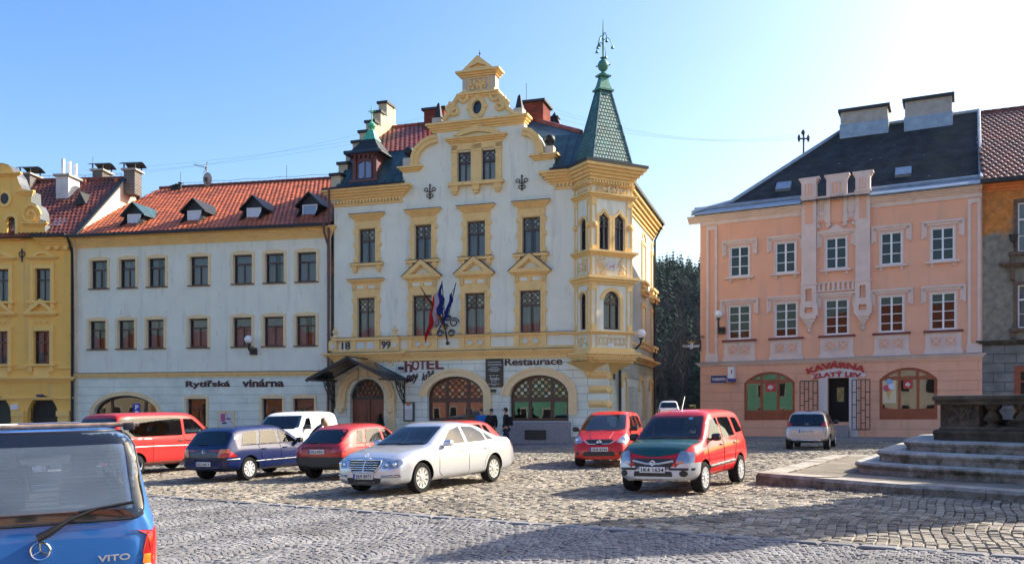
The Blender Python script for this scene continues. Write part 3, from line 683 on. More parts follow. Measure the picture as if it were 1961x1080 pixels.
# gable mouldings
def band(px, t, w0, w1, mb, vth=None):     # a moulding that follows a path given as points
 pts = [H.uv(x, y) for x, y in px]; outp, inp = [], []
 for i, p in enumerate(pts):
  a = Vector(pts[max(0, i - 1)]); b_ = Vector(pts[min(len(pts) - 1, i + 1)]); d = (b_ - a).normalized(); nrm = Vector((-d.y, d.x))
  outp.append(tuple(Vector(p) + nrm * t)); inp.append(p)
 mb.ring(outp, inp, w0, w1, closed=False)
m = H.mb()
band([(789, 321), (790, 300), (797, 284), (810, 271), (825, 263), (837, 260)], -.36, -.02, .18, m); band([(789, 321), (790, 300), (797, 284), (810, 271), (825, 263), (837, 260)], -.16, .18, .24, m)
band([(1004, 246), (1020, 249), (1033, 260), (1041, 278), (1042, 299)], -.36, -.02, .18, m); band([(1004, 246), (1020, 249), (1033, 260), (1041, 278), (1042, 299)], -.16, .18, .24, m)
a, b_ = H.uv(826, 247), H.uv(1006, 232); vm = (a[1] + b_[1]) / 2
cornice(m, a[0] + .1, b_[0] - .1, vm - .18, vm + .22, .30, 4, back=-.46)
a, b_ = H.uv(882, 184), H.uv(952, 180); vb = (a[1] + b_[1]) / 2; cu = (a[0] + b_[0]) / 2; hw = .95
cornice(m, cu - hw + .1, cu + hw - .1, vb - .16, vb + .10, .2, 3, back=-.5)
v_bt = H.v(915, 147);
cornice(m, cu - hw + .12, cu + hw - .12, v_bt, v_bt + .27, .26, 3, back=-.55)
ap = H.v(915, 109); m.ring([(cu - .80, v_bt + .27), (cu + .80, v_bt + .27), (cu, ap)], [(cu - .48, v_bt + .38), (cu + .48, v_bt + .38), (cu, ap - .36)], -.5, .2)
for k in range(7):
 t = math.pi * (k + .5) / 7; m.tube([(cu, .02, v_bt + .42), (cu + .26 * math.cos(t), .06, v_bt + .42 + .26 * math.sin(t))], [.02, .05], 6)
# relief panel under the pediment
for k in range(26):
 t = k * 2.39996; rr = .06 + .015 * k; m.sphere(cu + 1.25 * rr * math.cos(t), .02, (vb + .1 + v_bt) / 2 + .62 * rr * math.sin(t), .055 + .015 * (k % 3), 5)
m.ring([(cu - .52, vb + .14), (cu + .52, vb + .14), (cu + .52, v_bt - .04), (cu - .52, v_bt - .04)], [(cu - .47, vb + .19), (cu + .47, vb + .19), (cu + .47, v_bt - .09), (cu - .47, v_bt - .09)], 0, .05)
# scrolls
def scroll(cx, cy, r, s, turns=1.25, t=.11):
 pts = []; c0_ = H.uv(cx, cy)
 for i in range(22):
  q = i / 21; ang = s * turns * 2 * math.pi * q; rr = r * (1 - .72 * q); pts.append((c0_[0] + rr * math.sin(ang) * -1, .06, c0_[1] + rr * math.cos(ang)))
 m.tube(pts, [t * (1 - .35 * i / 21) for i in range(22)], 6)
scroll(887, 188, .28, -1); scroll(872, 213, .26, 1); scroll(861, 208, .22, -1)
scroll(949, 184, .28, 1); scroll(957, 203, .26, -1); scroll(969, 197, .22, 1)
m.tube([(*H.uv(886, 181)[:1], .06, H.uv(886, 181)[1])] + [(H.uv(x, y)[0], .06, H.uv(x, y)[1]) for x, y in ((877, 187), (871, 197), (867, 210), (858, 222), (850, 230))], .11, 6)
m.tube([(H.uv(x, y)[0], .06, H.uv(x, y)[1]) for x, y in ((952, 178), (961, 186), (968, 197), (973, 208), (982, 217), (994, 221))], .11, 6)
# shoulder ledges
for (x0, x1, y) in ((769, 806, 326), (1021, 1064, 303)):
 a, b_ = H.uv(x0, y), H.uv(x1, y); cornice(m, a[0] + .1, b_[0] - .1, a[1] - .14, a[1] + .12, .24, 3, back=-.46)
m.build('gable_moulding', m_trim, hotel, 35)
m = H.mb(); m.box(cu - .82, cu + .82, -.5, 0, vb + .1, v_bt)
for (x0, x1, y0, y1) in ((772, 789, 303, 322), (1043, 1060, 280, 298)):
 a = H.rect(x0, x1, y0, y1); m.box(a[0], a[1], -.4, .04, a[2] - .1, a[3])
for (x0, x1, y0, y1) in ((829, 845, 227, 238), (984, 1002, 208, 221)):
 a = H.rect(x0, x1, y0, y1); m.box(a[0], a[1], -.42, .1, a[2] - .1, a[3])
each(m, 'gable_block', M('cream_stone', (.56, .50, .40), .9, var=.15, dirt=.5), hotel)
for (x, y, yb) in ((781, 289, 303), (1051, 266, 280)):
 c_ = H.uv(x, y); m = H.mb(); m.sphere(c_[0], -.18, c_[1], .25, 10); m.lathe([(.1, c_[1] - .4), (.06, c_[1] - .3), (.13, c_[1] - .22)], c_[0], -.18, 10); m.build('ball_finial', m_dsheet, hotel, 60)
for (x, y0, y1) in ((838, 228, 195), (993, 210, 179)):
 c_ = H.uv(x, y0); t_ = H.v(x, y1); m = H.mb(); m.lathe([(.22, c_[1]), (.22, c_[1] + .06), (.16, c_[1] + .06), (.065, t_ - .1), (.005, t_)], c_[0], -.15, 4, sq=R(45)); m.build('obelisk', m_dsheet, hotel)
c_ = H.uv(916, 109); m = H.mb(); m.tube([(cu, -.15, c_[1] - .1), (cu, -.15, c_[1] + .38)], [.035, .012], 6); m.sphere(cu, -.15, c_[1] + .2, .05, 6); m.build('gable_spike', m_dsheet, hotel)
# wall anchors
for (x, y) in ((824, 369), (1000, 352)):
 c_ = H.uv(x, y); m = H.mb(); m.tube([(c_[0], .05, c_[1] - .33), (c_[0], .05, c_[1] + .33)], .03, 6)
 for s in (-1, 1):
  m.tube([(c_[0], .05, c_[1] + .0)] + [(c_[0] + s * (.2 - .1 * math.cos(t)), .05, c_[1] + .12 + .1 * math.sin(t)) for t in (3.4, 2.4, 1.4, .4, -.6)], .022, 5)
  m.tube([(c_[0], .05, c_[1] - .28)] + [(c_[0] + s * (.1 + .07 * math.cos(t)), .05, c_[1] - .16 + .08 * math.sin(t)) for t in (-1.8, -.6, .6, 1.8, 2.8)], .022, 5)
 m.sphere(c_[0], .05, c_[1] + .35, .05, 5); m.build('wall_anchor', m_black, hotel, 60)
# cornices, frieze and string courses of the front
m = H.mb(); ve0, ve1 = H.v(715, 391), H.v(715, 361)
cornice(m, uL, g0 + .05, ve0 + .22, ve1, .5, 5); dentils(m, uL, g0, ve0 + .08, ve0 + .22, 0, .14, .17); m.box(uL, g0 + .02, 0, .06, ve0 - .02, ve0 + .08); m.build('eaves_cornice', m_trim, hotel); m = H.mb()
u_or = H.u(1100)
cornice(m, g1 - .15, u_or, ve0 + .22, ve1, .5, 5); dentils(m, g1, u_or, ve0 + .08, ve0 + .22, 0, .14, .17); m.box(g1, u_or, 0, .06, ve0 - .02, ve0 + .08)
m.build('eaves_cornice', m_trim, hotel)
u_r = H.u(767)                                        # the entrance bay stands a little proud
m = H.mb(); cornice(m, uL - .05, u_or, v_str0, v_str1, .26, 4); m.box(uL, u_or, 0, .05, v_str0 - .10, v_str0)
cornice(m, uL - .1, u_r, v_str0 + .02, v_str1 + .02, .42, 4); dentils(m, uL, u_r, v_str0 - .12, v_str0, .0, .12, .09)
m.box(uL, uC, 0, .10, v_str1, v_str1 + .16); m.box(uL - .04, u_r + .02, 0, .20, v_str1 + .02, v_str1 + .18)
m.box(uL, uC - 1.1, 0, .12, v_belt - .10, v_belt); m.box(uL - .05, uC - 1.1, 0, .16, v_belt - .05, v_belt - .0)
m.box(uL - .03, u_r, .12, .24, v_belt - .12, v_belt + .01)
for st, n, r in wins:
 if st != '1': continue
 a, b_ = r[0] - .28, r[1] + .28; o = .17 if n == 0 else .09
 m.box(a, a + .26, 0, o, v_str1 + .16, v_belt - .1); m.box(b_ - .26, b_, 0, o, v_str1 + .16, v_belt - .1)
 m.box(a + .26, b_ - .26, 0, o - .05, v_str1 + .16, v_belt - .1); c = (a + b_) / 2
 if n == 0: continue
 for s in (-.25, .25): m.ring([(c + s - .24, (v_str1 + v_belt) / 2), (c + s, v_str1 + .2), (c + s + .24, (v_str1 + v_belt) / 2), (c + s, v_belt - .14)], [(c + s - .17, (v_str1 + v_belt) / 2), (c + s, v_str1 + .27), (c + s + .17, (v_str1 + v_belt) / 2), (c + s, v_belt - .21)], .03, .085)
for x0, x1 in ((633, 648), (752, 767)):
 a, b_ = H.u(x0), H.u(x1); m.box(a, b_, 0, .2, v_str1 + .16, v_belt - .1)
m.build('string_course', m_trim, hotel)
fl = H.mb(); fl.box(uL - .14, u_r + .06, 0, .44, v_str1 + .02, v_str1 + .05); fl.box(u_r, u_or, 0, .285, v_str1, v_str1 + .025); fl.box(uL - .05, u_r, 0, .26, v_belt + .01, v_belt + .03); fl.box(u_r, uC - 1.1, 0, .175, v_belt, v_belt + .02); fl.build('flashing', m_trimflash, hotel)
pn = H.mb(); vmid = (v_str1 + v_belt) / 2
for st, n, r in wins:
 if st != '1': continue
 c = (r[0] + r[1]) / 2
 if n:
  for s in (-.25, .25): pn.prism([(c + s - .16, vmid), (c + s, vmid - .17), (c + s + .16, vmid), (c + s, vmid + .17)], .03, .055)
 else:
  for s in (-.27, .27): pn.box(c + s - .2, c + s + .2, .1, .14, vmid - .16, vmid + .16)
for x0, x1 in ((633, 648), (752, 767)):
 c = (H.u(x0) + H.u(x1)) / 2; pn.prism([(c - .12, vmid), (c, vmid - .17), (c + .12, vmid), (c, vmid + .17)], .2, .215)
each(pn, 'frieze_field', M('pale_field', (.62, .66, .62), .9), hotel)
for x in (643, 757):
 u = H.u(x); m = H.mb(); m.box(u - .2, u + .2, -.05, .18, v_belt, v_belt + .1); m.lathe([(.13, v_belt + .1), (.07, v_belt + .18), (.15, v_belt + .3), (.15, v_belt + .36), (.06, v_belt + .44), (.08, v_belt + .48), (.02, v_belt + .56)], u, .06, 10); m.build('urn_finial', m_trimpale, hotel, 40)
m18 = M('numeral_black', (.02, .02, .02), .5)
text('18', 'year_numerals', m18, hotel, H.tf, H.u(655), H.u(671), vmid - .17, .36, .02, .02, .02)
text('99', 'year_numerals', m18, hotel, H.tf, H.u(731), H.u(748), vmid - .17, .36, .02, .02, .02)
# entrance
m = H.mb(); dpoly = arch(dr[0], dr[1], door_v0, door_vs, dr[3])
m.ring(arch(dr[0] - .62, dr[1] + .62, door_v0, door_vs, dr[3] + .52)[1:], arch(dr[0] - .2, dr[1] + .2, door_v0, door_vs, dr[3] + .16)[1:], 0, .16, closed=False)
m.ring(arch(dr[0] - .50, dr[1] + .50, door_vs, door_vs, dr[3] + .42)[1:], arch(dr[0] - .36, dr[1] + .36, door_vs, door_vs, dr[3] + .30)[1:], .16, .22, closed=False)
for e in (dr[0] - .42, dr[1] + .42):
 m.box(e - .26, e + .26, .0, .24, door_vs - .12, door_vs); m.box(e - .22, e + .22, 0, .20, door_vs - .5, door_vs - .12); m.sphere(e, .2, door_vs - .62, .13, 6)
c = (dr[0] + dr[1]) / 2; m.hexa([(c - .16, 0, dr[3] + .1), (c + .16, 0, dr[3] + .1), (c + .16, .3, dr[3] + .1), (c - .16, .3, dr[3] + .1)], [(c - .24, 0, dr[3] + .6), (c + .24, 0, dr[3] + .6), (c + .24, .34, dr[3] + .6), (c - .24, .34, dr[3] + .6)])
cc_ = H.uv(748, 694); m.ring([(cc_[0] + .19 * math.cos(t * .524), cc_[1] + .19 * math.sin(t * .524)) for t in range(12)], [(cc_[0] + .12 * math.cos(t * .524), cc_[1] + .12 * math.sin(t * .524)) for t in range(12)], 0, .06); m.sphere(cc_[0], .0, cc_[1], .07, 6)
m.build('entrance_surround', m_trimpale, hotel, 35)
d = H.mb(); v0, v1 = door_v0, door_vs - .05
for s in (0, 1):
 a, b_ = (dr[0], c - .01) if s == 0 else (c + .01, dr[1]); w_ = -.3
 d.box(a, b_, w_ - .06, w_, v0, v1); d.ring([(a + .12, v0 + .2), (b_ - .12, v0 + .2), (b_ - .12, v1 - .5), (a + .12, v1 - .5)], [(a + .2, v0 + .28), (b_ - .2, v0 + .28), (b_ - .2, v1 - .58), (a + .2, v1 - .58)], w_, w_ + .04)
 d.ring(arch(a + .22, b_ - .22, v0 + .9, v1 - 1.1, v1 - .7), arch(a + .3, b_ - .3, v0 + .98, v1 - 1.1, v1 - .78), w_, w_ + .05)
 d.box(a + .15, b_ - .15, w_, w_ + .05, v1 - .38, v1 - .18)
d.box(c - .05, c + .05, -.3, -.22, v0, v1)
dd = d.build('door', m_door, hotel, 30)
k = H.mb(); k.sphere(c - .12, -.22, v0 + 1.05, .05, 6); k.build('handle', m_black, dd)
tr = H.mb(); tr.ring(arch(dr[0], dr[1], v1, door_vs, dr[3]), arch(dr[0] + .12, dr[1] - .12, v1 + .12, door_vs, dr[3] - .12), -.36, -.22)
for k_ in range(-7, 8):      # lattice of the fanlight
 for s in (-1, 1):
  x0 = c + k_ * .24; L_ = .9; tr.tube([(x0, -.27, v1 + .1), (x0 + s * L_ * .55, -.27, v1 + .1 + L_)], .018, 4)
tr.v = [(x, y, z) for x, y, z in tr.v]
fan = tr.build('fanlight', m_black, hotel)
p_ = H.mb(); p_.face([(a, -.3, cc) for a, cc in arch(dr[0], dr[1], v1, door_vs, dr[3])]); p_.build('pane', checker_mat('fanlight_glass', [(.10, .06, .03), (.03, .02, .015), (.2, .14, .08)], .12), fan, recalc=False)
# two restaurant windows
for (a, st_) in ((a1, m_stainedwarm), (a2, m_stainedpale)):
 f_ = window(hotel, H.tf, 'arch', a[0], a[1], v_sill, v_top, v_spr, m_brownframe, depth=.3, hbar=.47, split=[.325, .70], fw=.14, bw=.16, stained=st_, curtain=0, glass=m_shopglass, backd=1.2)
 s_ = H.mb(); e = .28; s_.ring(arch(a[0] - e - .08, a[1] + e + .08, v_sill + .3, v_spr, v_top + e + .04)[1:], arch(a[0] + .005, a[1] - .005, v_sill + .3, v_spr, v_top - .005)[1:], -.3, .05, closed=False)
 s_.ring(arch(a[0] - e - .12, a[1] + e + .12, v_sill + .3, v_spr, v_top + e + .08)[1:], arch(a[0] - e, a[1] + e, v_sill + .3, v_spr, v_top + e - .04)[1:], .05, .09, closed=False)
 s_.build('surround', m_trimpale, f_, 30)
m = H.mb(); m.box(H.u(768), uC + .03, 0, .05, VB, H.v(960, 812) * .0 + .55)
m.box(a1[0] - .1, a1[1] + .1, 0, .09, VB, v_sill - .02); m.box(a2[0] - .1, a2[1] + .1, 0, .09, VB, v_sill - .02)
m.build('plinth', m_granite, hotel); vt_ = H.mb(); r_ = H.rect(1006, 1047, 823, 842); vt_.box(r_[0], r_[1], .05, .105, r_[2], r_[3])
vt_.build('cellar_vent', m_black, hotel)
ms = MB(sd_); ms.box(.0, LS, 0, .05, VB, .62); ms.build('side_plinth', m_granite, hotel)
# quoins
m = H.mb(); ms = MB(sd_)
for y in (700 + 18, 745, 773):
 v = H.v(1150, y);
 for mm, a0_, a1_ in ((m, uC - .92, uC - .0), (ms, 0.0, .55)):
  b0_, b1_, z0_, z1_ = a0_ + .12, a1_ - .06, v - .17, v + .17
  mm.hexa([(a0_, 0, z0_), (a1_, 0, z0_), (a1_, 0, z1_), (a0_, 0, z1_)], [(b0_, .10, z0_ + .13), (b1_, .10, z0_ + .13), (b1_, .10, z1_ - .13), (b0_, .10, z1_ - .13)])
m.build('quoin', m_trim, hotel); ms.build('quoin', m_trim, hotel)
m = MB(sd_); m.face([(1.0, .02, 3.2), (1.5, .02, 3.2), (1.5, .02, 3.9), (1.0, .02, 3.9)]); m.tube([(2.1, .12, VB + .2), (2.1, .12, v_str0)], .07, 8); m.build('downpipe', m_black, hotel, recalc=True)
# lettering
tb = dict(parent=hotel, tf=H.tf, w=.0, t=.035)
def Ht(body_, x0, x1, yb, yt, mat, **k):
 xc = (x0 + x1) / 2; v0 = H.v(xc, yb); return text(body_, 'sign_lettering', mat, hotel, H.tf, H.u(x0), H.u(x1), v0, H.v(xc, yt) - v0, .0, .035, **k)
m_hot = M('dark_red_lettering', (.16, .02, .018), .45)
Ht('h', 775, 790, 712, 690, m_hot, bold=.03); Ht('O', 789, 803, 709, 689, m_hot, bold=.03); Ht('T', 803, 816, 707, 689, m_hot, bold=.03); Ht('E', 817, 832, 707, 688, m_hot, bold=.03); Ht('L', 834, 850, 707, 687, m_hot, bold=.03)
m = H.mb();
for (x, y, l) in ((772, 693, 9), (785, 694, 8), (839, 688, 8)):
 c_ = H.uv(x, y); m.box(c_[0], c_[0] + .18, 0, .034, c_[1] - .0, c_[1] + .055)
m.build('letter_serif', m_hot, hotel)
Ht('Bílý', 777, 802, 737, 719, m_darkbrown, bold=.035, shear=.25, slant=.18); Ht('kůň', 808, 832, 729, 712, m_darkbrown, bold=.035, shear=.25, slant=.18)
Ht('Restaurace', 967, 1077, 699, 685, m_darkbrown, bold=.02)
# front gutter and roof
m = H.mb()
for a, b_ in ((uL - .4, g0 + .1), (g1 - .1, u_or)):
 m.hexa([(a, -.2, ve1 + .0), (b_, -.2, ve1 + .0), (b_, .58, ve1 + .0), (a, .58, ve1 + .0)], [(a, -.4, ve1 + .34), (b_, -.4, ve1 + .34), (b_, .50, ve1 + .10), (a, .50, ve1 + .10)])
each(m, 'gutter', m_dsheet, hotel)
ZE = ve1 + .2; DR = 5.9; ZR = 17.0 - H.z0 + .35; zb_ = ZE + 2.0; yb_ = 1.5   # ridge distance and height
hipu = H.uv(985, 240, -DR)[0]
zf_ = lerp(ZE, zb_, .9 / 1.7); rf = MB(); rf.face([(.2, .7, zf_), (uC, .7, zf_), (uC, yb_ + .0, zb_), (.2, yb_, zb_)])
for a_, b_2 in ((.2, g0 + .05), (g1 - .05, uC)): rf.face([(a_, -.2, ZE), (b_2, -.2, ZE), (b_2, .7, zf_), (a_, .7, zf_)])
if 1:
     rf.face([(uC - .0, -.2, ZE), (uC, LS, ZE), (uC - 1.6, LS, zb_), (uC - 1.6, yb_, zb_), (uC, -.2, ZE)][:4])
rf.face([(.2, yb_, zb_), (uC - 1.6, yb_, zb_), (hipu, DR, ZR), (.2, DR, ZR)]); rf.face([(uC - 1.6, yb_, zb_), (uC - 1.6, LS - 1, zb_), (hipu, LS - DR, ZR), (hipu, DR, ZR)]); rf.face([(.2, LS, ZE), (.2, DR, ZR), (hipu, DR, ZR), (hipu, LS - DR, ZR), (uC - 1.6, LS, zb_)])
roof = rf.build('roof', m_copperdark, hotel, recalc=False)
tiles('roof_tiles', roof, m_tilered, (.3, yb_, zb_), (hipu, yb_, zb_), (hipu, DR, ZR), (.3, DR, ZR), .26, .34)
m = MB(); ridge_caps(m, (.3, DR, ZR + .05), (hipu, DR, ZR + .05)); ridge_caps(m, (hipu, DR, ZR + .03), (uC - 1.6, yb_, zb_ + .05)); m.build('ridge_tiles', m_tilered, roof, 40)
# standing seams on the metal slope
m = MB()
for i in range(40):
 u = .3 + i * .42
 if u < g0 or g1 < u < uC - .2: m.tube([(u, -.2, ZE + .03), (u, yb_, zb_ + .03)], .025, 4)
each(m, 'roof_seam', m_copperdark, roof)
# stepped party wall on the left
m = MB(); cp = MB(); nst = 8
for i in range(nst):
 y0 = -.1 + i * (DR + .1) / nst; y1 = y0 + (DR + .1) / nst + .0; z = lerp(ZE + .55, ZR + 1.15, i / (nst - 1));
 m.box(-.12, .38, y0, y1 + (.35 if i == nst - 1 else 0), ZE - .8, z); cp.box(-.2, .46, y0 - .1, y0 + (DR + .1) / nst * .62 + (.5 if i == nst - 1 else 0), z, z + .13)
for i in range(nst - 1):
 y0 = DR + i * DR / nst; z = lerp(ZR + 1.0, ZE + .5, (i + 1) / (nst)); m.box(-.12, .38, y0 + .3, y0 + DR / nst + .3, ZE - .8, z)
pw = m.build('stepped_parapet', M('parapet_render', (.50, .43, .30), .9, var=.2, dirt=.6), hotel); each(cp, 'coping', m_dsheet, pw)
# little copper tower above the left eaves
tu = H.u(711, -.8); c_x, c_y = tu, .75; t0 = H.v(711, 350, -.4); t1 = H.v(711, 300, -.4)
m = MB(); m.box(c_x - .62, c_x + .62, c_y - .6, c_y + .8, t0 - .3, t1)
for s in (-1, 1): m.box(c_x + s * .56 - .09, c_x + s * .56 + .09, c_y - .68, c_y - .58, t0 + .1, t1 - .1)
for i in range(5): m.box(c_x - .55 + i * .24, c_x - .45 + i * .24, c_y - .74, c_y - .6, t1 - .18, t1)
m.box(c_x - .8, c_x + .8, c_y - .85, c_y - .55, t0 - .05, t0 + .06); m.box(c_x - .72, c_x + .72, c_y - .78, c_y + .8, t1, t1 + .1)
m.ring([(c_x + a, b_) for a, b_ in seg(-.42, .42, t0 + .1, t0 + .95, t0 + 1.15)][1:], [(c_x + a, b_) for a, b_ in seg(-.34, .34, t0 + .1, t0 + .88, t0 + 1.03)][1:], c_y - .68, c_y - .6, closed=False)
tw = m.build('dormer_tower', M('brown_red_wood', (.13, .035, .03), .6, var=.2), hotel)
m = MB(); m.face([(c_x - .34, c_y - .62, t0 + .1), (c_x + .34, c_y - .62, t0 + .1), (c_x + .34, c_y - .62, t0 + .9), (c_x, c_y - .62, t0 + 1.03), (c_x - .34, c_y - .62, t0 + .9)]); m.build('pane', M('painted_sky_pane', (.12, .16, .3), .08, coat=1), tw, recalc=False)  # sky blue put into the base colour as a painted reflection
m = MB(); m.box(c_x - .03, c_x + .03, c_y - .66, c_y - .62, t0 + .1, t0 + 1.0); m.build('glazing_bar', m_pipe, tw)
ta = H.v(721, 262, -.9)
m = MB(); m.lathe([(1.02, t1 + .06), (1.0, t1 + .12), (.74, t1 + .32), (.52, t1 + .62), (.32, ta - .2), (.16, ta)], c_x, c_y + .1, 4, sq=R(45)); m.build('spire', m_dsheet, tw)
m = MB(); m.lathe([(.36, ta - .22), (.26, ta), (.15, ta + .3)], c_x, c_y + .1, 4, sq=R(45)); m.lathe([(.12, ta + .3), (.07, ta + .38), (.2, ta + .52), (.2, ta + .62), (.06, ta + .75), (.03, ta + .8), (.02, ta + 1.5)], c_x, c_y + .1, 10)
for s in (-1, 1): m.tube([(c_x, c_y + .1, ta + 1.15), (c_x + s * .12, c_y + .1, ta + 1.32), (c_x + s * .2, c_y + .1, ta + 1.25)], .02, 5)
m.build('finial', M('bright_verdigris', (.08, .42, .25), .5, var=.3, vscale=5), tw, 40)
# chimneys
def chimney(parent, x0, x1, y0, y1, z0, z1, mat, cap=None, name='chimney', capt=.12):
 m = MB(); m.box(x0, x1, y0, y1, z0, z1); o = m.build(name, mat, parent); c = MB(); c.box(x0 - .12, x1 + .12, y0 - .12, y1 + .12, z1, z1 + capt); c.build('chimney_cap', cap or m_dsheet, o); return o
def Hx(px, py, y):      # own x and z of a pixel at a depth behind the front
 u, v = H.uv(px, py, -y); return u, v
a = Hx(812, 240, 5.2); b_ = Hx(850, 208, 5.2); chimney(hotel, a[0], b_[0], 5.2, 6.1, a[1] - .8, b_[1], m_brick)
a = Hx(1003, 240, 4.2); b_ = Hx(1040, 193, 4.2); chimney(hotel, a[0], b_[0], 4.2, 5.6, a[1] - 1.5, b_[1], m_brick)
a = Hx(1062, 262, 6.5); t_ = Hx(1062, 215, 6.5); m = MB(); m.lathe([(.75, a[1] - .8), (.42, a[1] + .5), (.2, t_[1] - .35), (.26, t_[1] - .33), (.26, t_[1] - .25), (.12, t_[1] - .2), (.02, t_[1])], a[0], 6.5, 4, sq=R(45)); m.build('roof_turret', m_dsheet, hotel)
# ---- corner oriel and its spire
OC = (uC + .0, 0.0); ha = 1.08
fx, fy = OC[0] + .26 * math.sin(R(45)), -.26 * math.cos(R(45))
fm_ = H.sub(fx, fy, R(45)); DEP = 1.35              # main face frame: p from -ha to ha
le = (fx - ha * math.cos(R(45)), fy - ha * math.sin(R(45)))
fl_ = H.sub(le[0], le[1], R(-45))                   # left cheek: p from -DEP to 0
re_ = (fx + ha * math.cos(R(45)), fy + ha * math.sin(R(45))); fr_ = H.sub(re_[0], re_[1], R(135))
def ov_(py, px=1166): # height on the main face
 Y = 39.5; return CAMZ + (HZY - py) * Y / FPX - H.z0 - .0
o_b, o_1, o_2, o_3, o_4, o_5, o_6 = ov_(692), ov_(634), ov_(543), ov_(529), ov_(490), ov_(380), ov_(350)
W1 = (-.42, .42, ov_(631), ov_(580), ov_(558)); P0 = (-.68, -.14, ov_(479), ov_(418), ov_(407)); P1 = (.14, .68, ov_(479), ov_(418), ov_(407))
mw = MB(fm_); mw.wall([(-ha, o_b), (ha, o_b), (ha, o_6 + .2), (-ha, o_6 + .2)], [opening('seg', *W1), opening('ogee', *P0), opening('ogee', *P1)], 0, .18)
for k_ in (0, 1):
 q = MB(fl_ if k_ == 0 else fr_); rng = (-DEP, 0) if k_ == 0 else (0, DEP); c = sum(rng) / 2
 h_ = [arch(c - .24, c + .30, W1[2], W1[4] - .30, W1[4] - .05), arch(c - .24, c + .30, P0[2], P0[4] - .5, P0[4] - .25)]
 q.wall([(rng[0], o_b), (rng[1], o_b), (rng[1], o_6 + .2), (rng[0], o_6 + .2)], h_, 0, .18); mw.v += q.v and []
 q.build('oriel_cheek', m_bluewall, hotel, recalc=False)
 for hh in h_:
  us = [p[0] for p in hh]; vs_ = [p[1] for p in hh]; window(hotel, fl_ if k_ == 0 else fr_, 'arch', min(us), max(us), min(vs_), max(vs_), max(vs_) - .25, m_brownframe, hbar=.66, nv=1, curtain=0, depth=.14)
  s_ = MB(fl_ if k_ == 0 else fr_); s_.ring(arch(min(us) - .11, max(us) + .11, min(vs_), max(vs_) - .25, max(vs_) + .11)[1:], arch(min(us), max(us), min(vs_), max(vs_) - .25, max(vs_))[1:], 0, .05, closed=False); s_.build('oriel_surround', m_trim, hotel)
mw.build('oriel_wall', m_bluewall, hotel, recalc=False)
f_ = window(hotel, fm_, 'seg', W1[0], W1[1], W1[2], W1[4], W1[3], m_brownframe, hbar=.68, top_nv=2, stained=m_stained, depth=.14)
s_ = MB(fm_); s_.ring(seg(W1[0] - .17, W1[1] + .17, W1[2], W1[3] + .02, W1[4] + .16)[1:], seg(*W1)[1:], 0, .07, closed=False); s_.build('surround', m_trim, f_)
for P in (P0, P1):
 f_ = window(hotel, fm_, 'ogee', P[0], P[1], P[2], P[4], P[3], m_brownframe, hbar=.62, nv=1, stained=m_stained, depth=.14)
 s_ = MB(fm_); s_.ring(inset('ogee', *P, -.13)[1:] + inset('ogee', *P, -.13)[:1], inset('ogee', *P, 0)[1:] + inset('ogee', *P, 0)[:1], 0, .06, closed=False); s_.build('surround', m_trim, f_)
def round_oriel(mb_list, v0, v1, out, steps=3):
 for (tf_, a, b_) in ((fm_, -ha, ha), (fl_, -DEP, 0), (fr_, 0, DEP)):
  q = MB(tf_)
  for i in range(steps):
   o = out * ((i + 1) / steps) ** 1.2; z0 = lerp(v0, v1, i / steps); z1 = lerp(v0, v1, (i + 1) / steps)
   e0 = o if tf_ is fm_ or tf_ is fr_ and 0 else 0
   if tf_ is fm_: q.box(a - o, b_ + o, 0, o, z0, z1)
   elif tf_ is fl_: q.box(a - .1, b_ - .002, 0, o - .002, z0 + .001, z1 - .001)
   else: q.box(a + .002, b_ + .1, 0, o - .002, z0 + .001, z1 - .001)
  mb_list.v += []; o_ = len(mb_list.v); mb_list.v += q.v; mb_list.f += [tuple(i + o_ for i in f) for f in q.f]
m = MB(); round_oriel(m, o_b - .05, o_b + .42, .30, 4); round_oriel(m, o_b + .42, o_b + .60, .10, 1); round_oriel(m, o_1 - .14, o_1, .16, 2)
round_oriel(m, o_2 - .06, o_2 + .30, .26, 3); round_oriel(m, o_4 - .04, o_4 + .20, .22, 3); round_oriel(m, o_5 - .06, o_5 + .18, .20, 3)
round_oriel(m, o_6 + .05, ov_(320), .50, 5); round_oriel(m, o_6 - .18, o_6 + .0, .10, 1)
for tf_, a, b_ in ((fm_, -ha, ha), (fl_, -DEP, 0), (fr_, 0, DEP)):
 q = MB(tf_); dentils(q, a, b_, o_6 - .13, o_6, .10, .20, .14); dentils(q, a, b_, o_b + .05, o_b + .17, .18, .26, .10)
 # corner pilaster edges and frame strips
 for e in ((a, a + .05), (b_ - .05, b_), (a + .24, a + .28), (b_ - .28, b_ - .24)):
  q.box(e[0], e[1], 0, .045, o_1, o_2 - .06); q.box(e[0], e[1], 0, .045, o_4 + .2, o_5 - .06); q.box(e[0], e[1], 0, .045, o_5 + .18, o_6 - .18)
  q.box(e[0], e[1], 0, .045, o_2 + .3, o_4 - .04); q.box(e[0], e[1], 0, .04, o_b + .6, o_1 - .14)
 for z0, z1 in ((o_1, o_1 + .28), (o_4 + .2, o_4 + .42), (o_5 - .35, o_5 - .06), (o_2 - .30, o_2 - .06)):
  q.box(a + .02, a + .26, 0, .06, z0, z1); q.box(b_ - .26, b_ - .02, 0, .06, z0, z1)
 for e in (a + .14, b_ - .14): q.sphere(e, .06, lerp(o_4, o_5, .52), .13, 6)
 o_ = len(m.v); m.v += q.v; m.f += [tuple(i + o_ for i in f) for f in q.f]
m.build('oriel_moulding', m_trim, hotel)
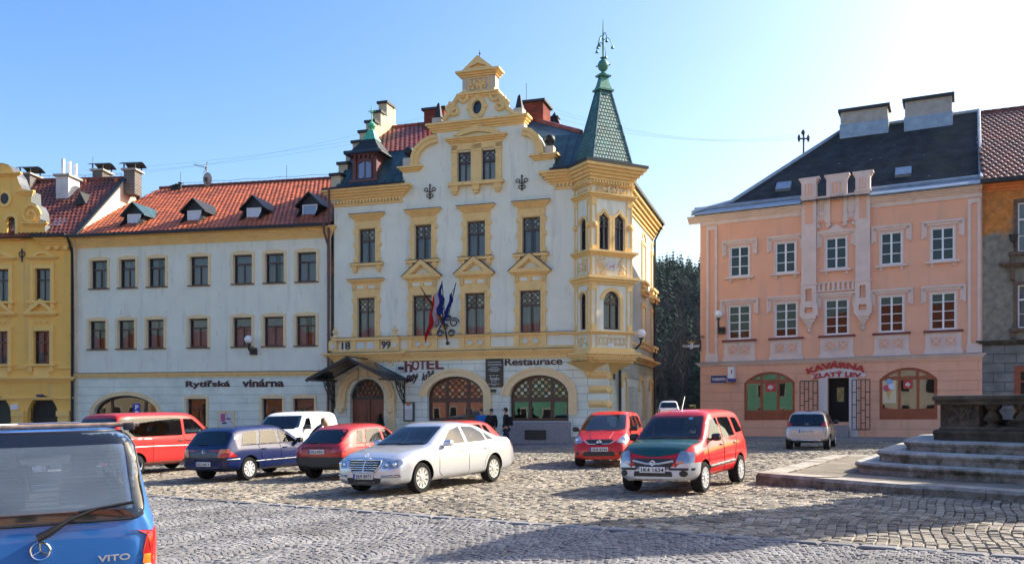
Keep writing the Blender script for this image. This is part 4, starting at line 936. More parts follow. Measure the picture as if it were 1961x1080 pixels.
# carved panels of the oriel
q = MB(fm_); rn = random.Random(5)
def relief(q, a, b_, z0, z1, n, s0=.05, w=.0):
 for i in range(n):
  x = rn.uniform(a + .06, b_ - .06); z = rn.uniform(z0 + .06, z1 - .06); t = rn.uniform(0, 6.28); L_ = rn.uniform(.06, .16)
  q.tube([(x + L_ * math.cos(t) * k, w + .03 + .03 * math.sin(3 * k), z + L_ * math.sin(t + k) * k) for k in (-1, -.3, .3, 1)], [.012, s0 * .7, s0 * .7, .012], 5)
relief(q, -.8, .8, o_5 + .2, o_6 - .2, 60); relief(q, -.8, -.32, o_2 + .32, o_4 - .06, 34); relief(q, .32, .8, o_2 + .32, o_4 - .06, 34)
zc = (o_5 + o_6) / 2 + .0; q.ring([(.04 + .30 * math.cos(t * .4189), zc + .30 * math.sin(t * .4189)) for t in range(15)], [(.04 + .21 * math.cos(t * .4189), zc + .21 * math.sin(t * .4189)) for t in range(15)], 0, .1)
q.sphere(.05, .03, zc, .13, 6)
zq = (o_b + .6 + o_1 - .14) / 2; hq = (o_1 - .14 - o_b - .6) / 2
for i in range(7):
 x = -.66 + i * .22
 for k in range(4):
  t = R(45 + 90 * k); q.tube([(x, .02, zq), (x + .10 * math.cos(t), .05, zq + hq * .8 * math.sin(t))], [.015, .03], 5)
 q.lathe([(.02, zq - .03), (.02, zq + .03)], x, .03, 6)
q2 = MB(fl_); relief(q2, -DEP + .3, -.3, o_5 + .2, o_6 - .2, 26); relief(q2, -DEP + .3, -.3, o_2 + .32, o_4 - .06, 26); relief(q2, -DEP + .3, -.3, o_b + .62, o_1 - .16, 16)
o_ = len(q.v); q.v += q2.v; q.f += [tuple(i + o_ for i in f) for f in q2.f]
q.build('carved_relief', m_trimpale, hotel, 60)
q = MB(fm_); q.lathe([(.001, 0)], 0, 0, 3) if 0 else None
zz = (o_2 + .3 + o_4) / 2; q.prism([(-.26, zz - .12), (-.16, zz - .2), (.16, zz - .2), (.26, zz - .12), (.26, zz + .12), (.16, zz + .2), (-.16, zz + .2), (-.26, zz + .12)], 0, .05)
q.build('cartouche', M('pale_cartouche', (.6, .6, .57), .8), hotel)
q = MB(fm_); q.tube([(-.13, .06, zz - .02), (-.05, .06, zz), (.06, .06, zz), (.12, .06, zz + .08)], .02, 5); q.tube([(-.1, .06, zz), (-.14, .06, zz - .12)], .012, 4); q.tube([(.05, .06, zz), (.1, .06, zz - .12)], .012, 4); q.build('painted_horse', M('faded_pink', (.5, .2, .16), .8), hotel)
# corbels under the oriel: flared blocks narrowing down
m = MB()
def flare(tf_, c, hw, top, bot, mb):
 q = MB(tf_); n = 10; prof = []
 for i in range(n + 1):
  t = i / n; s = 1 - t; prof.append((hw * (.16 + .84 * s ** 1.6), top - (top - bot) * t))
 for (r0, z0), (r1, z1) in zip(prof, prof[1:]):
  q.hexa([(c - r1, -1.0, z1), (c + r1, -1.0, z1), (c + r1, r1 * .9 - .9, z1), (c - r1, r1 * .9 - .9, z1)], [(c - r0, -1.0, z0), (c + r0, -1.0, z0), (c + r0, r0 * .9 - .9, z0), (c - r0, r0 * .9 - .9, z0)])
 o_ = len(mb.v); mb.v += q.v; mb.f += [tuple(i + o_ for i in f) for f in q.f]
zt = o_b - .04; zb2 = H.v(1130, 713)
# left corbel on the front wall, right one on the side wall
def corbel(mb, tf_, c, hw, out):
 n = 9
 for i in range(n):
  t0_, t1_ = i / n, (i + 1) / n; f0 = (1 - t0_) ** 1.25 * .86 + .14; f1 = (1 - t1_) ** 1.25 * .86 + .14
  z0 = lerp(zt, zb2, t0_); z1 = lerp(zt, zb2, t1_); q = MB(tf_)
  def pl(f): return [(c - hw * f, 0), (c - hw * f * .55, out * f), (c + hw * f * .55, out * f), (c + hw * f, 0)]
  A, B = pl(f1), pl(f0); q.hexa([(a, b_, z1) for a, b_ in A], [(a, b_, z0) for a, b_ in B]); o_ = len(mb.v); mb.v += q.v; mb.f += [tuple(k_ + o_ for k_ in f) for f in q.f]
corbel(m, H.tf, uC - .92, 1.0, .95); corbel(m, sd_, .80, .85, .85)
m.sphere(uC - .92, -.08, zb2 - .02, .14, 6); m.build('corbel', m_trim, hotel, 25)
# base slab of the oriel
q = MB(); q.vprism([(fx - ha * .7071, fy - ha * .7071), (fx + ha * .7071, fy + ha * .7071), (re_[0] - 1.2, re_[1] + 1.2), (le[0] - 1.2, le[1] + 1.2)], o_b - .06, o_b + .02); q.build('oriel_floor', m_trim, hotel)
# spire
sc_ = (fx - .68 * math.sin(R(45)), fy + .68 * math.cos(R(45))); s0 = ov_(319); s1 = ov_(312); s2 = ov_(164); hw = 1.04
cs = [(sc_[0] + a * math.cos(R(45)) - b_ * math.sin(R(45)), sc_[1] + a * math.sin(R(45)) + b_ * math.cos(R(45))) for a, b_ in ((-1, -.74), (1, -.74), (1, .74), (-1, .74))]
def cq(h, z): return [(sc_[0] + (x - sc_[0]) * h, sc_[1] + (y - sc_[1]) * h, z) for x, y in cs]
m = MB(); m.hexa(cq(1.64, s0 - .02), cq(1.64, s0 + .10)); m.hexa(cq(1.58, s0 + .10), cq(hw, s1 + .1)); m.build('spire_eaves', m_dsheet, hotel)
m = MB(); m.hexa(cq(hw * .99, s1), cq(.25, s2)); sp = m.build('spire', m_tilegreen, hotel)
A, B = cq(hw, s1), cq(.26, s2)
for i in range(4): tiles('spire_tiles', sp, m_tilegreen, A[i], A[(i + 1) % 4], B[(i + 1) % 4], B[i], .15, .17, jit=.001, arc=.006)
m = MB()
for i in range(4): m.tube([A[i], B[i]], [.055, .05], 6)
m.build('hip_trim', m_copperdark, sp, 40)
m = MB(); m.hexa(cq(.40, s2 - .06), cq(.40, s2 + .02)); m.hexa(cq(.33, s2 + .02), cq(.30, s2 + .14)); m.hexa(cq(.28, s2 + .14), cq(.17, s2 + .60)); m.hexa(cq(.28, s2 + .60), cq(.30, s2 + .67))
z = s2 + .67; m.lathe([(.1, z), (.16, z + .08), (.07, z + .16), (.2, z + .28), (.27, z + .45), (.2, z + .62), (.07, z + .74), (.15, z + .80), (.04, z + .86), (.05, z + 1.4), (.03, z + 2.1), (.015, z + 2.55)], sc_[0], sc_[1], 12)
for a in range(6):
 t = a * R(60) + .3; pts = []; L_ = (.42, .28)[a % 2]; dz_ = (.3, -.05, .45, .1, .25, .5)[a]
 for k in range(6): q_ = k / 5; pts.append((sc_[0] + L_ * q_ * math.cos(t), sc_[1] + L_ * q_ * math.sin(t), z + 1.25 + dz_ + .22 * math.sin(math.pi * q_ * .9) - .25 * q_ * q_))
 m.tube(pts, .018, 5); e = pts[-1]; m.lathe([(.01, e[2] + .02), (.05, e[2] - .05), (.085, e[2] - .14)], e[0], e[1], 6)
m.tube([(sc_[0] - .34, sc_[1], z + .45), (sc_[0] + .34, sc_[1], z + .45)], .03, 5); m.build('spire_finial', m_copper, sp, 45)
# side eaves
m = MB(sd_); cornice(m, .6, LS, ve0 - .1, ve1, .55, 5); m.build('side_eaves', m_trim, hotel); m = MB(sd_); m.box(.6, LS, 0, .1, v_str0, v_str1 + .2); cornice(m, .9, LS, v_str0, v_str1, .38, 4); m.box(.9, LS, 0, .06, v_belt - .16, v_belt - .05); m.build('side_cornice', m_trim, hotel)
m = MB(sd_); m.box(.6, LS + .2, -.3, .68, ve1, ve1 + .16); m.build('side_gutter', m_dsheet, hotel); downpipe(hotel, sd_, [(LS - .15, .62, ve1), (LS - .1, .14, ve1 - .9), (LS - .1, .12, VB + .4)], .06, m_black)
downpipe(hotel, H.tf, [(.05, .62, ve1 + .05), (.05, .60, ve1 - .5), (-.22, .16, ve1 - 1.4), (-.22, .14, ve1 - 3), (-.28, .14, VB)], .065)
# entrance canopy of iron and glass
cz0 = H.v(660, 727, 1.4); cz1 = H.v(693, 684, 1.6); pL = H.u(600, 1.5); pR = H.u(755, 1.5); pc = (pL + pR) / 2; OUT = 2.1
can = MB(H.tf)
rl = H.mb()
for (e, s) in ((pL, 1), (pR, -1)):
 for i in range(9):
  w_ = .05 + i * (OUT - .05) / 8; rl.tube([(e, w_, cz0 + .04), (pc, w_, cz1)], .022 if 0 < i < 8 else .04, 4)
 rl.tube([(e, 0, cz0), (e, OUT, cz0)], .06, 6)
rl.tube([(pc, 0, cz1), (pc, OUT + .1, cz1)], .05, 6)
rl.box(pL - .1, pL + .5, .1, OUT, cz0 - .05, cz0 + .03); rl.box(pR - .5, pR + .1, .1, OUT, cz0 - .05, cz0 + .03)
for i in range(40):       # little fringe under the front edges
 t = i / 39; u = lerp(pL, pc, t); v = lerp(cz0, cz1, t); rl.box(u - .02, u + .02, OUT - .01, OUT + .01, v - .12, v); u = lerp(pR, pc, t); rl.box(u - .02, u + .02, OUT - .01, OUT + .01, v - .12, v)
cano = rl.build('canopy', m_black, hotel)
gl = H.mb(); gl.face([(pL, 0, cz0 + .03), (pL, OUT, cz0 + .03), (pc, OUT, cz1 + .02), (pc, 0, cz1 + .02)]); gl.face([(pR, 0, cz0 + .03), (pR, OUT, cz0 + .03), (pc, OUT, cz1 + .02), (pc, 0, cz1 + .02)]); gl.build('canopy_glass', glass_mat('canopy_glazing', (.45, .47, .47), 1.6, 0, .15), cano, recalc=False)
for e in (pL + .32, pR - .15):
 br = H.mb(); br.tube([(e, .04, cz0 - 1.35), (e, .04, cz0)], .035, 6); br.tube([(e, 1.1, cz0 - .02), (e, .9, cz0 - .4), (e, .5, cz0 - .85), (e, .05, cz0 - 1.2)], .03, 6)
 for (w_, dz_, r_) in ((.35, -.35, .24), (.62, -.28, .18), (.25, -.75, .17), (.8, -.2, .12), (.15, -1.0, .1), (.5, -.55, .13)):
  pts = [(e, w_ + r_ * (1 - .7 * q / 14) * math.cos(q * .75), cz0 + dz_ + r_ * (1 - .7 * q / 14) * math.sin(q * .75)) for q in range(15)]; br.tube(pts, .022, 4)
 br.build('scroll_bracket', m_black, cano)
# ---------------------------------------------------------------- pale blue wine tavern on the left
T = Facade(140, 47.2, -.2138, k=.0012, dz=.1)
tav = T.empty('tavern', 'long pale blue tavern with orange tiled roof and four dark dormers, left of the hotel', 'building')
uR = T.u(634, 0); TB = -.6; tv_e = T.v(390, 464); tv_s = T.v(390, 713);
tw = []
tops = [(174, 206, 500, 552), (229, 260, 498, 551), (284, 317, 494, 549), (364, 399, 492, 546), (447, 483, 487, 544), (508, 544, 485, 541), (569, 606, 483, 540)]
lows = [(171, 203, 614, 668), (226, 258, 613, 667), (281, 314, 612, 667), (362, 398, 611, 665), (446, 482, 608, 664), (505, 543, 606, 663), (567, 605, 605, 662)]
def level(rs):
 a = sum(r[2] for r in rs) / len(rs); b_ = sum(r[3] for r in rs) / len(rs); return [(r[0], r[1], a, b_) for r in rs]
W_hi = level([T.rect(*r) for r in tops]); W_lo = level([T.rect(*r) for r in lows])
W_gr = level([T.rect(*r) for r in [(358, 395, 763, 818), (502, 541, 763, 818), (562, 602, 763, 818)]])
arc = T.rect(180, 302, 757, 812)
m = T.mb(); m.wall([(0, tv_s), (uR, tv_s), (uR, tv_e + .5), (0, tv_e + .5)], [opening('rect', *r, r[3]) for r in W_hi + W_lo], 0, .24); m.build('wall', m_bluewall, tav, recalc=False)
m = T.mb(); m.wall([(0, TB), (uR, TB), (uR, tv_s), (0, tv_s)], [opening('rect', *r, r[3]) for r in W_gr] + [arch(arc[0], arc[1], arc[2] - .6, arc[2] + .55, arc[3])], 0, .24); m.build('ground_floor_wall', m_rusticplain, tav, recalc=False)
for i, r in enumerate(W_hi + W_lo + W_gr):
 f_ = window(tav, T.tf, 'rect', *r, fm=m_brownframe, hbar=.68, top_nv=1, depth=.2, curtain=0 if i >= 14 else 1)
 s = T.mb(); u0, u1, v0, v1 = r; c = (u0 + u1) / 2
 s.ring([(u0 - .13, v0), (u1 + .13, v0), (u1 + .13, v1 + .12), (c, v1 + .22), (u0 - .13, v1 + .12)], [(u0, v0), (u1, v0), (u1, v1), (c, v1), (u0, v1)], 0, .045); s.build('surround', m_trimpale, f_)
 s = T.mb(); s.box(u0 - .12, u1 + .12, -.1, .09, v0 - .05, v0); s.build('sill', m_trimflash, f_)
f_ = window(tav, T.tf, 'arch', arc[0], arc[1], arc[2] - .6, arc[3], arc[2] + .55, m_brownframe, split=[.25, .78], fw=.12, bw=.14, curtain=0, glass=m_shopglass, backd=1.0, depth=.24)
s = T.mb(); s.ring(arch(arc[0] - .26, arc[1] + .26, arc[2] - .6, arc[2] + .5, arc[3] + .22)[1:], arch(arc[0], arc[1], arc[2] - .6, arc[2] + .55, arc[3])[1:], -.02, .06, closed=False); s.build('surround', m_trimpale, f_, 30)
m = T.mb(); cornice(m, 0, uR, tv_e - .05, tv_e + .50, .36, 5); cornice(m, 0, uR, tv_s - .22, tv_s, .10, 2); m.build('cornice', m_trim, tav)
m = T.mb(); m.box(0, uR, 0, .13, tv_s, tv_s + .03); m.build('flashing', m_trimflash, tav)
m = MB(); body(m, .05, uR, .3, 14, TB, tv_e + .4); m.build('rear_walls', m_bluewall, tav, recalc=False)
text('Rytířská', 'sign_lettering', m_darkbrown, tav, T.tf, T.u(356), T.u(441), T.v(398, 744), .43, 0, .03, bold=.035)
text('vinárna', 'sign_lettering', m_darkbrown, tav, T.tf, T.u(464), T.u(544), T.v(504, 741), .40, 0, .03, bold=.035)
ze = tv_e + .52; tr_ = 7.9; zr = T.v(480, 353, -tr_) ; lx0, lx1 = -.1, uR
rf = MB(); rf.face([(lx0, -.5, ze - .05), (lx1, -.5, ze - .05), (lx1, tr_, zr), (lx0, tr_, zr)]); rf.face([(lx0, 16, ze), (lx1, 16, ze), (lx1, tr_, zr), (lx0, tr_, zr)]); roof_t = rf.build('roof', m_tiledark, tav, recalc=False)
tiles('roof_tiles', roof_t, m_tile, (lx0, -.45, ze + .02), (lx1, -.45, ze + .02), (lx1, tr_, zr + .03), (lx0, tr_, zr + .03), .26, .36, arc=.04)
m = MB(); ridge_caps(m, (lx0, tr_, zr + .08), (lx1, tr_, zr + .08)); m.build('ridge_tiles', m_tiledark, roof_t, 40)
m = MB(); m.hexa([(lx0, -.62, ze - .06), (lx1, -.62, ze - .06), (lx1, -.3, ze - .02), (lx0, -.3, ze - .02)], [(lx0, -.62, ze + .08), (lx1, -.62, ze + .08), (lx1, .05, ze + .22), (lx0, .05, ze + .22)]); m.build('gutter', m_dsheet, tav)
sl = (zr - ze) / (tr_ + .45)
for px, py in ((258, 425), (373, 418), (487, 413), (594, 407)):
 yd = 1.15; u, v = T.uv(px, py, -yd); zb = ze + sl * (yd + .45)
 hw, hh = .36, .72; m = MB(); z0 = v - hh / 2 - .08; z1 = v + hh / 2 + .08; ap = z1 + .55; W2 = .62; yb2 = lambda z: (z - ze) / sl - .45
 m.face([(u - hw - .14, yd, z0 - .1), (u + hw + .14, yd, z0 - .1), (u + hw + .14, yd, z1), (u - hw - .14, yd, z1)])
 m.face([(u - W2, yd, z1), (u + W2, yd, z1), (u, yd, ap)])
 for s in (-1, 1): m.face([(u + s * (hw + .14), yd, z0 - .1), (u + s * (hw + .14), yb2(z0 - .1), z0 - .1), (u + s * (hw + .14), yb2(z1), z1), (u + s * (hw + .14), yd, z1)])
 o = m.build('dormer', m_dsheet, tav, recalc=False)
 m = MB()
 for s in (-1, 1):
  m.hexa([(u + s * (W2 + .12), yd - .25, z1 - .16), (u + s * (W2 + .12), yb2(z1 - .1), z1 - .16), (u, yb2(ap), ap), (u, yd - .25, ap)], [(u + s * (W2 + .12), yd - .25, z1 - .10), (u + s * (W2 + .12), yb2(z1 - .1) + .3, z1 - .10), (u, yb2(ap) + .3, ap + .06), (u, yd - .25, ap + .06)])
 m.build('dormer_roof', m_copperdark if px < 300 else m_dsheet, o)
 m = MB(); m.box(u - hw, u + hw, yd - .03, yd - .01, v - hh / 2, v + hh / 2); m.build('shutter', M('white_blind', (.66, .68, .74), .5) if px < 560 else M('blue_pane', (.25, .33, .45), .1), o)
 m = MB(); m.ring([(u - hw - .05, v - hh / 2 - .05), (u + hw + .05, v - hh / 2 - .05), (u + hw + .05, v + hh / 2 + .05), (u - hw - .05, v + hh / 2 + .05)], [(u - hw, v - hh / 2), (u + hw, v - hh / 2), (u + hw, v + hh / 2), (u - hw, v + hh / 2)], yd - .05, yd); m.build('dormer_frame', m_white, o)
for px, dz in ((322, .5), (327, .55), (332, .6), (338, .7)):
 u, v = T.uv(px, 372, -7); m = MB(); m.tube([(u, 7.4, v - .6), (u, 7.4, v + dz)], .09, 8); m.tube([(u, 7.4, v + dz + .05), (u, 7.4, v + dz + .1)], .15, 8); m.build('vent_pipe', m_dsheet, tav, 40)
downpipe(tav, T.tf, [(uR - .12, .62, ze + .05), (uR - .12, .55, ze - .4), (uR - .10, .12, ze - 1.0), (uR - .10, .11, TB)], .06)
downpipe(tav, T.tf, [(.02, .45, ze + .0), (.02, .1, ze - .8), (.02, .1, TB)], .07, m_black)
# ---------------------------------------------------------------- ochre town house at the far left
Y = Facade(138, 47.15, -.10, k=0, dz=.05)
yel = Y.empty('townhouse', 'ochre yellow town house with scrolled gable at the left edge', 'building')
uY = Y.u(-60); yv_c0, yv_c1 = Y.v(100, 471), Y.v(100, 457); yv_s = Y.v(70, 728); YB = -.6
def opp(r): return opening('rect', *r, r[3])
yh = level([Y.rect(67.5, 97, 515, 577), Y.rect(-14, 17, 515, 577)]); ylw = level([Y.rect(65, 95.5, 634, 697), Y.rect(-16, 15.5, 634, 697)])
ygab = [(-30, 465), (-30, 315), (6, 313), (17, 316), (25, 326), (33, 338), (38, 352), (44, 362), (60, 366), (61, 388), (70, 392), (76, 404), (78, 420), (72, 428), (86, 430), (88, 445), (70, 450)]
gp = [Y.uv(x, y) for x, y in ygab]; attic = Y.rect(13, 30, 415, 455)
m = Y.mb(); m.wall([(uY, yv_s), (0, yv_s), (0, yv_c1), (gp[-1][0], yv_c1)] + gp[::-1] + [(uY, gp[0][1])], [opp(r) for r in yh + ylw] + [arch(attic[0], attic[1], attic[2], attic[3] - .2, attic[3])], 0, .25); m.build('wall', m_yellow, yel, recalc=False)
m = Y.mb(); dg = Y.rect(52, 111, 757, 815); m.wall([(uY, YB), (0, YB), (0, yv_s), (uY, yv_s)], [arch(dg[0], dg[1], -.3, dg[2] + .5, dg[3]), arch(Y.u(-34), Y.u(21), -.3, dg[2] + .5, dg[3])], 0, .5); m.build('ground_floor_wall', m_yellow, yel, recalc=False)
n_ = len(gp); m = Y.mb(); m.add([(a, .06, c) for a, c in gp] + [(a, -.8, c) for a, c in gp], [(i, i + 1, n_ + i + 1, n_ + i) for i in range(1, n_ - 1)]); m.build('gable_coping', m_zinc, yel, recalc=False)
for k, r in enumerate(yh + ylw):
 f_ = window(yel, Y.tf, 'rect', *r, fm=m_brownframe, hbar=.66, top_nv=2, depth=.2)
 u0, u1, v0, v1 = r; c = (u0 + u1) / 2; s = Y.mb()
 s.ring([(u0 - .18, v0), (u1 + .18, v0), (u1 + .18, v1 + .2), (u0 - .18, v1 + .2)], [(u0, v0), (u1, v0), (u1, v1), (u0, v1)], 0, .06); s.box(u0 - .4, u1 + .4, 0, .2, v0 - .12, v0)
 for q in (u0 - .15, u1 + .15): s.box(q - .1, q + .1, 0, .14, v0 - .42, v0 - .12); s.box(q - .08, q + .08, .0, .1, v0, v1 + .3)
 if k < 2: cornice(s, u0 - .3, u1 + .3, v1 + .45, v1 + .62, .18, 3); s.ring(seg(u0 - .25, u1 + .25, v1 + .62, v1 + .66, v1 + .92)[1:], seg(u0 + .05, u1 - .05, v1 + .62, v1 + .63, v1 + .78)[1:], 0, .1, closed=False)
 else:
  cornice(s, u0 - .3, u1 + .3, v1 + .75, v1 + .92, .2, 3); hw = c - u0 + .52; b0 = v1 + .92; s.ring([(c - hw, b0), (c + hw, b0), (c, b0 + .78)], [(c - hw + .4, b0 + .1), (c + hw - .4, b0 + .1), (c, b0 + .52)], 0, .22)
  for q in range(9): s.sphere(lerp(u0, u1, (q + .5) / 9), .0, v1 + .48 + .06 * math.sin(q * 2), .07, 5)
  s.box(u0, u1, 0, .05, v0 - .75, v0 - .2)
 s.build('surround', m_yellowtrim, f_)
f_ = window(yel, Y.tf, 'arch', attic[0], attic[1], attic[2], attic[3], attic[3] - .2, m_brownframe, hbar=.72, nv=1, depth=.22, curtain=0)
m = Y.mb(); m.ring(arch(attic[0] - .16, attic[1] + .16, attic[2], attic[3] - .2, attic[3] + .16)[1:], arch(attic[0], attic[1], attic[2], attic[3] - .2, attic[3])[1:], 0, .07, closed=False); m.box(attic[0] - .4, attic[1] + .4, 0, .2, attic[2] - .15, attic[2])
cornice(m, gp[-2][0] - .05, 0, yv_c0 - .05, yv_c1, .4, 4); dentils(m, gp[-2][0], 0, yv_c0 - .22, yv_c0 - .05, 0, .18, .45); cornice(m, uY, 0, yv_s - .12, yv_s + .18, .25, 3); cornice(m, uY, 0, yv_s - 1.05, yv_s - .9, .1, 2); cornice(m, uY, 0, yh[0][2] - 3.6, yh[0][2] - 3.5, .06, 1)
q = Y.rect(45, 61, 366, 372); cornice(m, q[0] - .1, q[1], q[2] - .1, q[3], .2, 3); q = Y.rect(70, 90, 427, 434); cornice(m, q[0] - .5, q[1] - .1, q[2], q[3], .22, 3); q = Y.rect(5, 40, 332, 338); cornice(m, uY + .3, q[1] - .1, q[2], q[3], .2, 3)
c_ = Y.uv(59, 412); m.tube([(c_[0] + (.58 - .02 * i) * math.cos(i * .42), .04, c_[1] + (.58 - .02 * i) * math.sin(i * .42)) for i in range(26)], .07, 6)
for e in (dg[0] - .45, dg[1] + .35): m.box(e - .3, e + .3, 0, .12, -.3, dg[2] + .5); m.box(e - .36, e + .36, 0, .18, dg[2] + .5, dg[2] + .8)
m.build('moulding', m_yellowtrim, yel, 35)
c_ = Y.uv(10, 381); m = Y.mb(); m.ring([(c_[0] + .4 * math.cos(t * .4), c_[1] + .45 * math.sin(t * .4)) for t in range(16)], [(c_[0] + .25 * math.cos(t * .4), c_[1] + .3 * math.sin(t * .4)) for t in range(16)], 0, .08); m.build('round_surround', m_yellowtrim, yel); m = Y.mb(); m.face([(c_[0] + .25 * math.cos(t * .4), .03, c_[1] + .3 * math.sin(t * .4)) for t in range(16)]); m.build('round_pane', m_black, yel, recalc=False)
c_ = Y.uv(43, 489); m = Y.mb(); m.tube([(c_[0], .05, c_[1] - .35), (c_[0], .05, c_[1] + .35)], .035, 6); m.tube([(c_[0] + .16 * math.cos(t), .05, c_[1] + .05 + .16 * math.sin(t)) for t in [i * .5 for i in range(14)]], .025, 5); m.build('wall_anchor', m_black, yel, 50)
m = Y.mb(); m.face([(uY, -.48, -.3), (0, -.48, -.3), (0, -.48, dg[3] + .1), (uY, -.48, dg[3] + .1)]); m.build('gateway', M('dark_gateway', (.012, .03, .022), .5), yel, recalc=False)
m = Y.mb()
for i in range(14): m.tube([(lerp(dg[0], dg[1], (i + .5) / 14), -.3, dg[2] + .3), (lerp(dg[0], dg[1], (i + .5) / 14), -.3, dg[3] - .05)], .02, 4)
m.box(dg[0], dg[1], -.32, -.28, dg[2] + .28, dg[2] + .36); m.build('gate_grille', m_black, yel)
c_ = Y.uv(30, 779); m = Y.mb(); m.box(c_[0] - .18, c_[0] + .18, 0, .14, c_[1] - .14, c_[1] + .14); m.build('house_plaque', m_white, yel)
c_ = Y.uv(78, 757); m = Y.mb(); m.box(c_[0] - .16, c_[0] + .16, 0, .16, c_[1] - .06, c_[1] + .06); m.build('number_plaque', M('navy_enamel', (.02, .03, .12), .3), yel)
yz = yv_c1; yd_ = 4.9; yr = Y.v(272, 343, -yd_)
rf = MB(); rf.face([(uY, -.3, yz), (.25, -.3, yz), (.25, yd_, yr), (uY, yd_, yr)]); rf.face([(uY, 11, yz), (.25, 11, yz), (.25, yd_, yr), (uY, yd_, yr)]); ry_ = rf.build('roof', m_tiledark, yel, recalc=False)
tiles('roof_tiles', ry_, m_tiledark, (uY + 1, -.28, yz + .05), (.2, -.28, yz + .05), (.2, yd_, yr + .04), (uY + 1, yd_, yr + .04), .25, .36, arc=.045)
m = MB(); ridge_caps(m, (uY, yd_, yr + .08), (.25, yd_, yr + .08)); m.build('ridge_tiles', m_tiledark, ry_, 40)
m = MB(); m.face([(.28, 0, YB), (.28, 11, YB), (.28, 11, yz), (.28, yd_, yr + .1), (.28, -.35, yz - .1)]); m.build('party_wall', M('cream_party_wall', (.72, .56, .42), .9, var=.12, dirt=.5), yel, recalc=False)
m = MB(); m.hexa([(.16, -.4, yz - .05), (.44, -.4, yz - .05), (.44, yd_, yr + .1), (.16, yd_, yr + .1)], [(.16, -.4, yz + .08), (.44, -.4, yz + .08), (.44, yd_, yr + .24), (.16, yd_, yr + .24)]); m.hexa([(.16, 11, yz - .05), (.44, 11, yz - .05), (.44, yd_, yr + .1), (.16, yd_, yr + .1)], [(.16, 11, yz + .08), (.44, 11, yz + .08), (.44, yd_, yr + .24), (.16, yd_, yr + .24)]); m.build('verge', m_dsheet, yel)
m = MB(); m.box(Y.u(70), -.02, -.65, .05, yz, yz + .14); m.build('gutter', m_dsheet, yel)
m = MB(); body(m, uY, .2, .5, 11, YB, yz); m.build('rear_walls', m_yellow, yel, recalc=False)
def Yx(px, py, y): return Y.uv(px, py, -y)
a = Yx(107, 385, 3.0); b_ = Yx(141, 337, 3.0); ch = chimney(yel, a[0], a[0] + .75, 3.0, 4.1, a[1] - .7, b_[1], M('whitewashed_chimney', (.62, .60, .58), .9, var=.15, dirt=.6), m_concrete)
m = MB()
for i in range(3): x = a[0] + .25 + i * .22; m.tube([(x, 3.3 + i * .25, b_[1]), (x, 3.3 + i * .25, b_[1] + 1.05 - .08 * i)], .10, 10)
m.build('flue_pipe', m_white, ch, 40)
def capped(px0, px1, py0, py1, y, w_=1.0):
 a = Yx(px0, py0, y); b_ = Yx(px1, py1, y); o = chimney(yel, a[0], b_[0], y, y + w_, a[1] - .6, b_[1], m_brickgrey, m_concrete, capt=.1)
 m = MB(); n = 6; zc = b_[1] + .34
 m.add([(x, y + w_ * .5 + (i / n - .5) * (w_ + .3), zc + .22 * math.sin(math.pi * i / n)) for x in (a[0] - .25, b_[0] + .25) for i in range(n + 1)], [(i, i + 1, n + 2 + i, n + 1 + i) for i in range(n)])
 for x in (a[0], b_[0]): m.box(x - .03, x + .03, y, y + .06, b_[1] + .1, zc + .1); m.box(x - .03, x + .03, y + w_ - .06, y + w_, b_[1] + .1, zc + .1)
 m.build('chimney_hood', m_dsheet, o)
capped(177, 196, 350, 327, 5.0); capped(237, 258, 352, 326, 4.6, .8); capped(38, 57, 355, 334, 4.2)
a = Yx(157, 392, 2.5); m = MB(); m.add([(a[0] - .36, 2.3, a[1] - .02), (a[0] + .36, 2.3, a[1] - .02), (a[0], 2.3, a[1] + .68), (a[0] - .3, 3.1, a[1] + .5), (a[0] + .3, 3.1, a[1] + .5), (a[0], 3.4, a[1] + .75)], [(0, 1, 2), (0, 3, 5, 2), (1, 4, 5, 2)]); m.build('roof_hatch', m_dsheet, yel)
a = Yx(112, 430, .9); m = MB(); m.hexa([(a[0] - .35, .7, a[1] - .2), (a[0] + .35, .7, a[1] - .2), (a[0] + .35, 1.3, a[1] + .3), (a[0] - .35, 1.3, a[1] + .3)], [(a[0] - .35, .6, a[1] - .1), (a[0] + .35, .6, a[1] - .1), (a[0] + .35, 1.2, a[1] + .4), (a[0] - .35, 1.2, a[1] + .4)]); m.build('skylight', m_lead, yel)
for px in (166, 227): a = Yx(px - 2, 350, 4.7); m = MB(); m.tube([(a[0], 4.6, a[1] - .3), (a[0], 4.6, a[1] + .2)], .12, 8); m.build('clay_vent', m_tile, yel, 40)
# ---------------------------------------------------------------- peach cafe
P = Facade(1341, 46.2, -.507, k=.012, dz=.12)
pe = P.empty('cafe_house', 'peach coloured house with dark slate roof, battlemented parapet and ground floor cafe', 'building')
uPR = P.u(1881); PB = -.7; pv_e = P.v(1600, 412); pv_s = P.v(1600, 687)
hi = level([P.rect(*r) for r in [(1398, 1435, 471, 529), (1485, 1524, 463, 523), (1581, 1622, 454, 515), (1686, 1728, 445, 507), (1783, 1828, 436, 499)]])
lw = level([P.rect(*r) for r in [(1395, 1437, 585, 649), (1484, 1527, 579, 645), (1580, 1625, 573, 641), (1684, 1731, 566, 636), (1782, 1831, 559, 631)]])
sh = [P.rect(1425, 1522, 711, 804), P.rect(1684, 1795, 704, 803)]; sh = level(sh); pd = P.rect(1585, 1626, 723, 808)
m = P.mb(); m.wall([(0, pv_s), (uPR, pv_s), (uPR, pv_e + .3), (0, pv_e + .3)], [opp(r) for r in hi + lw], 0, .14); m.build('wall', m_peach, pe, recalc=False)
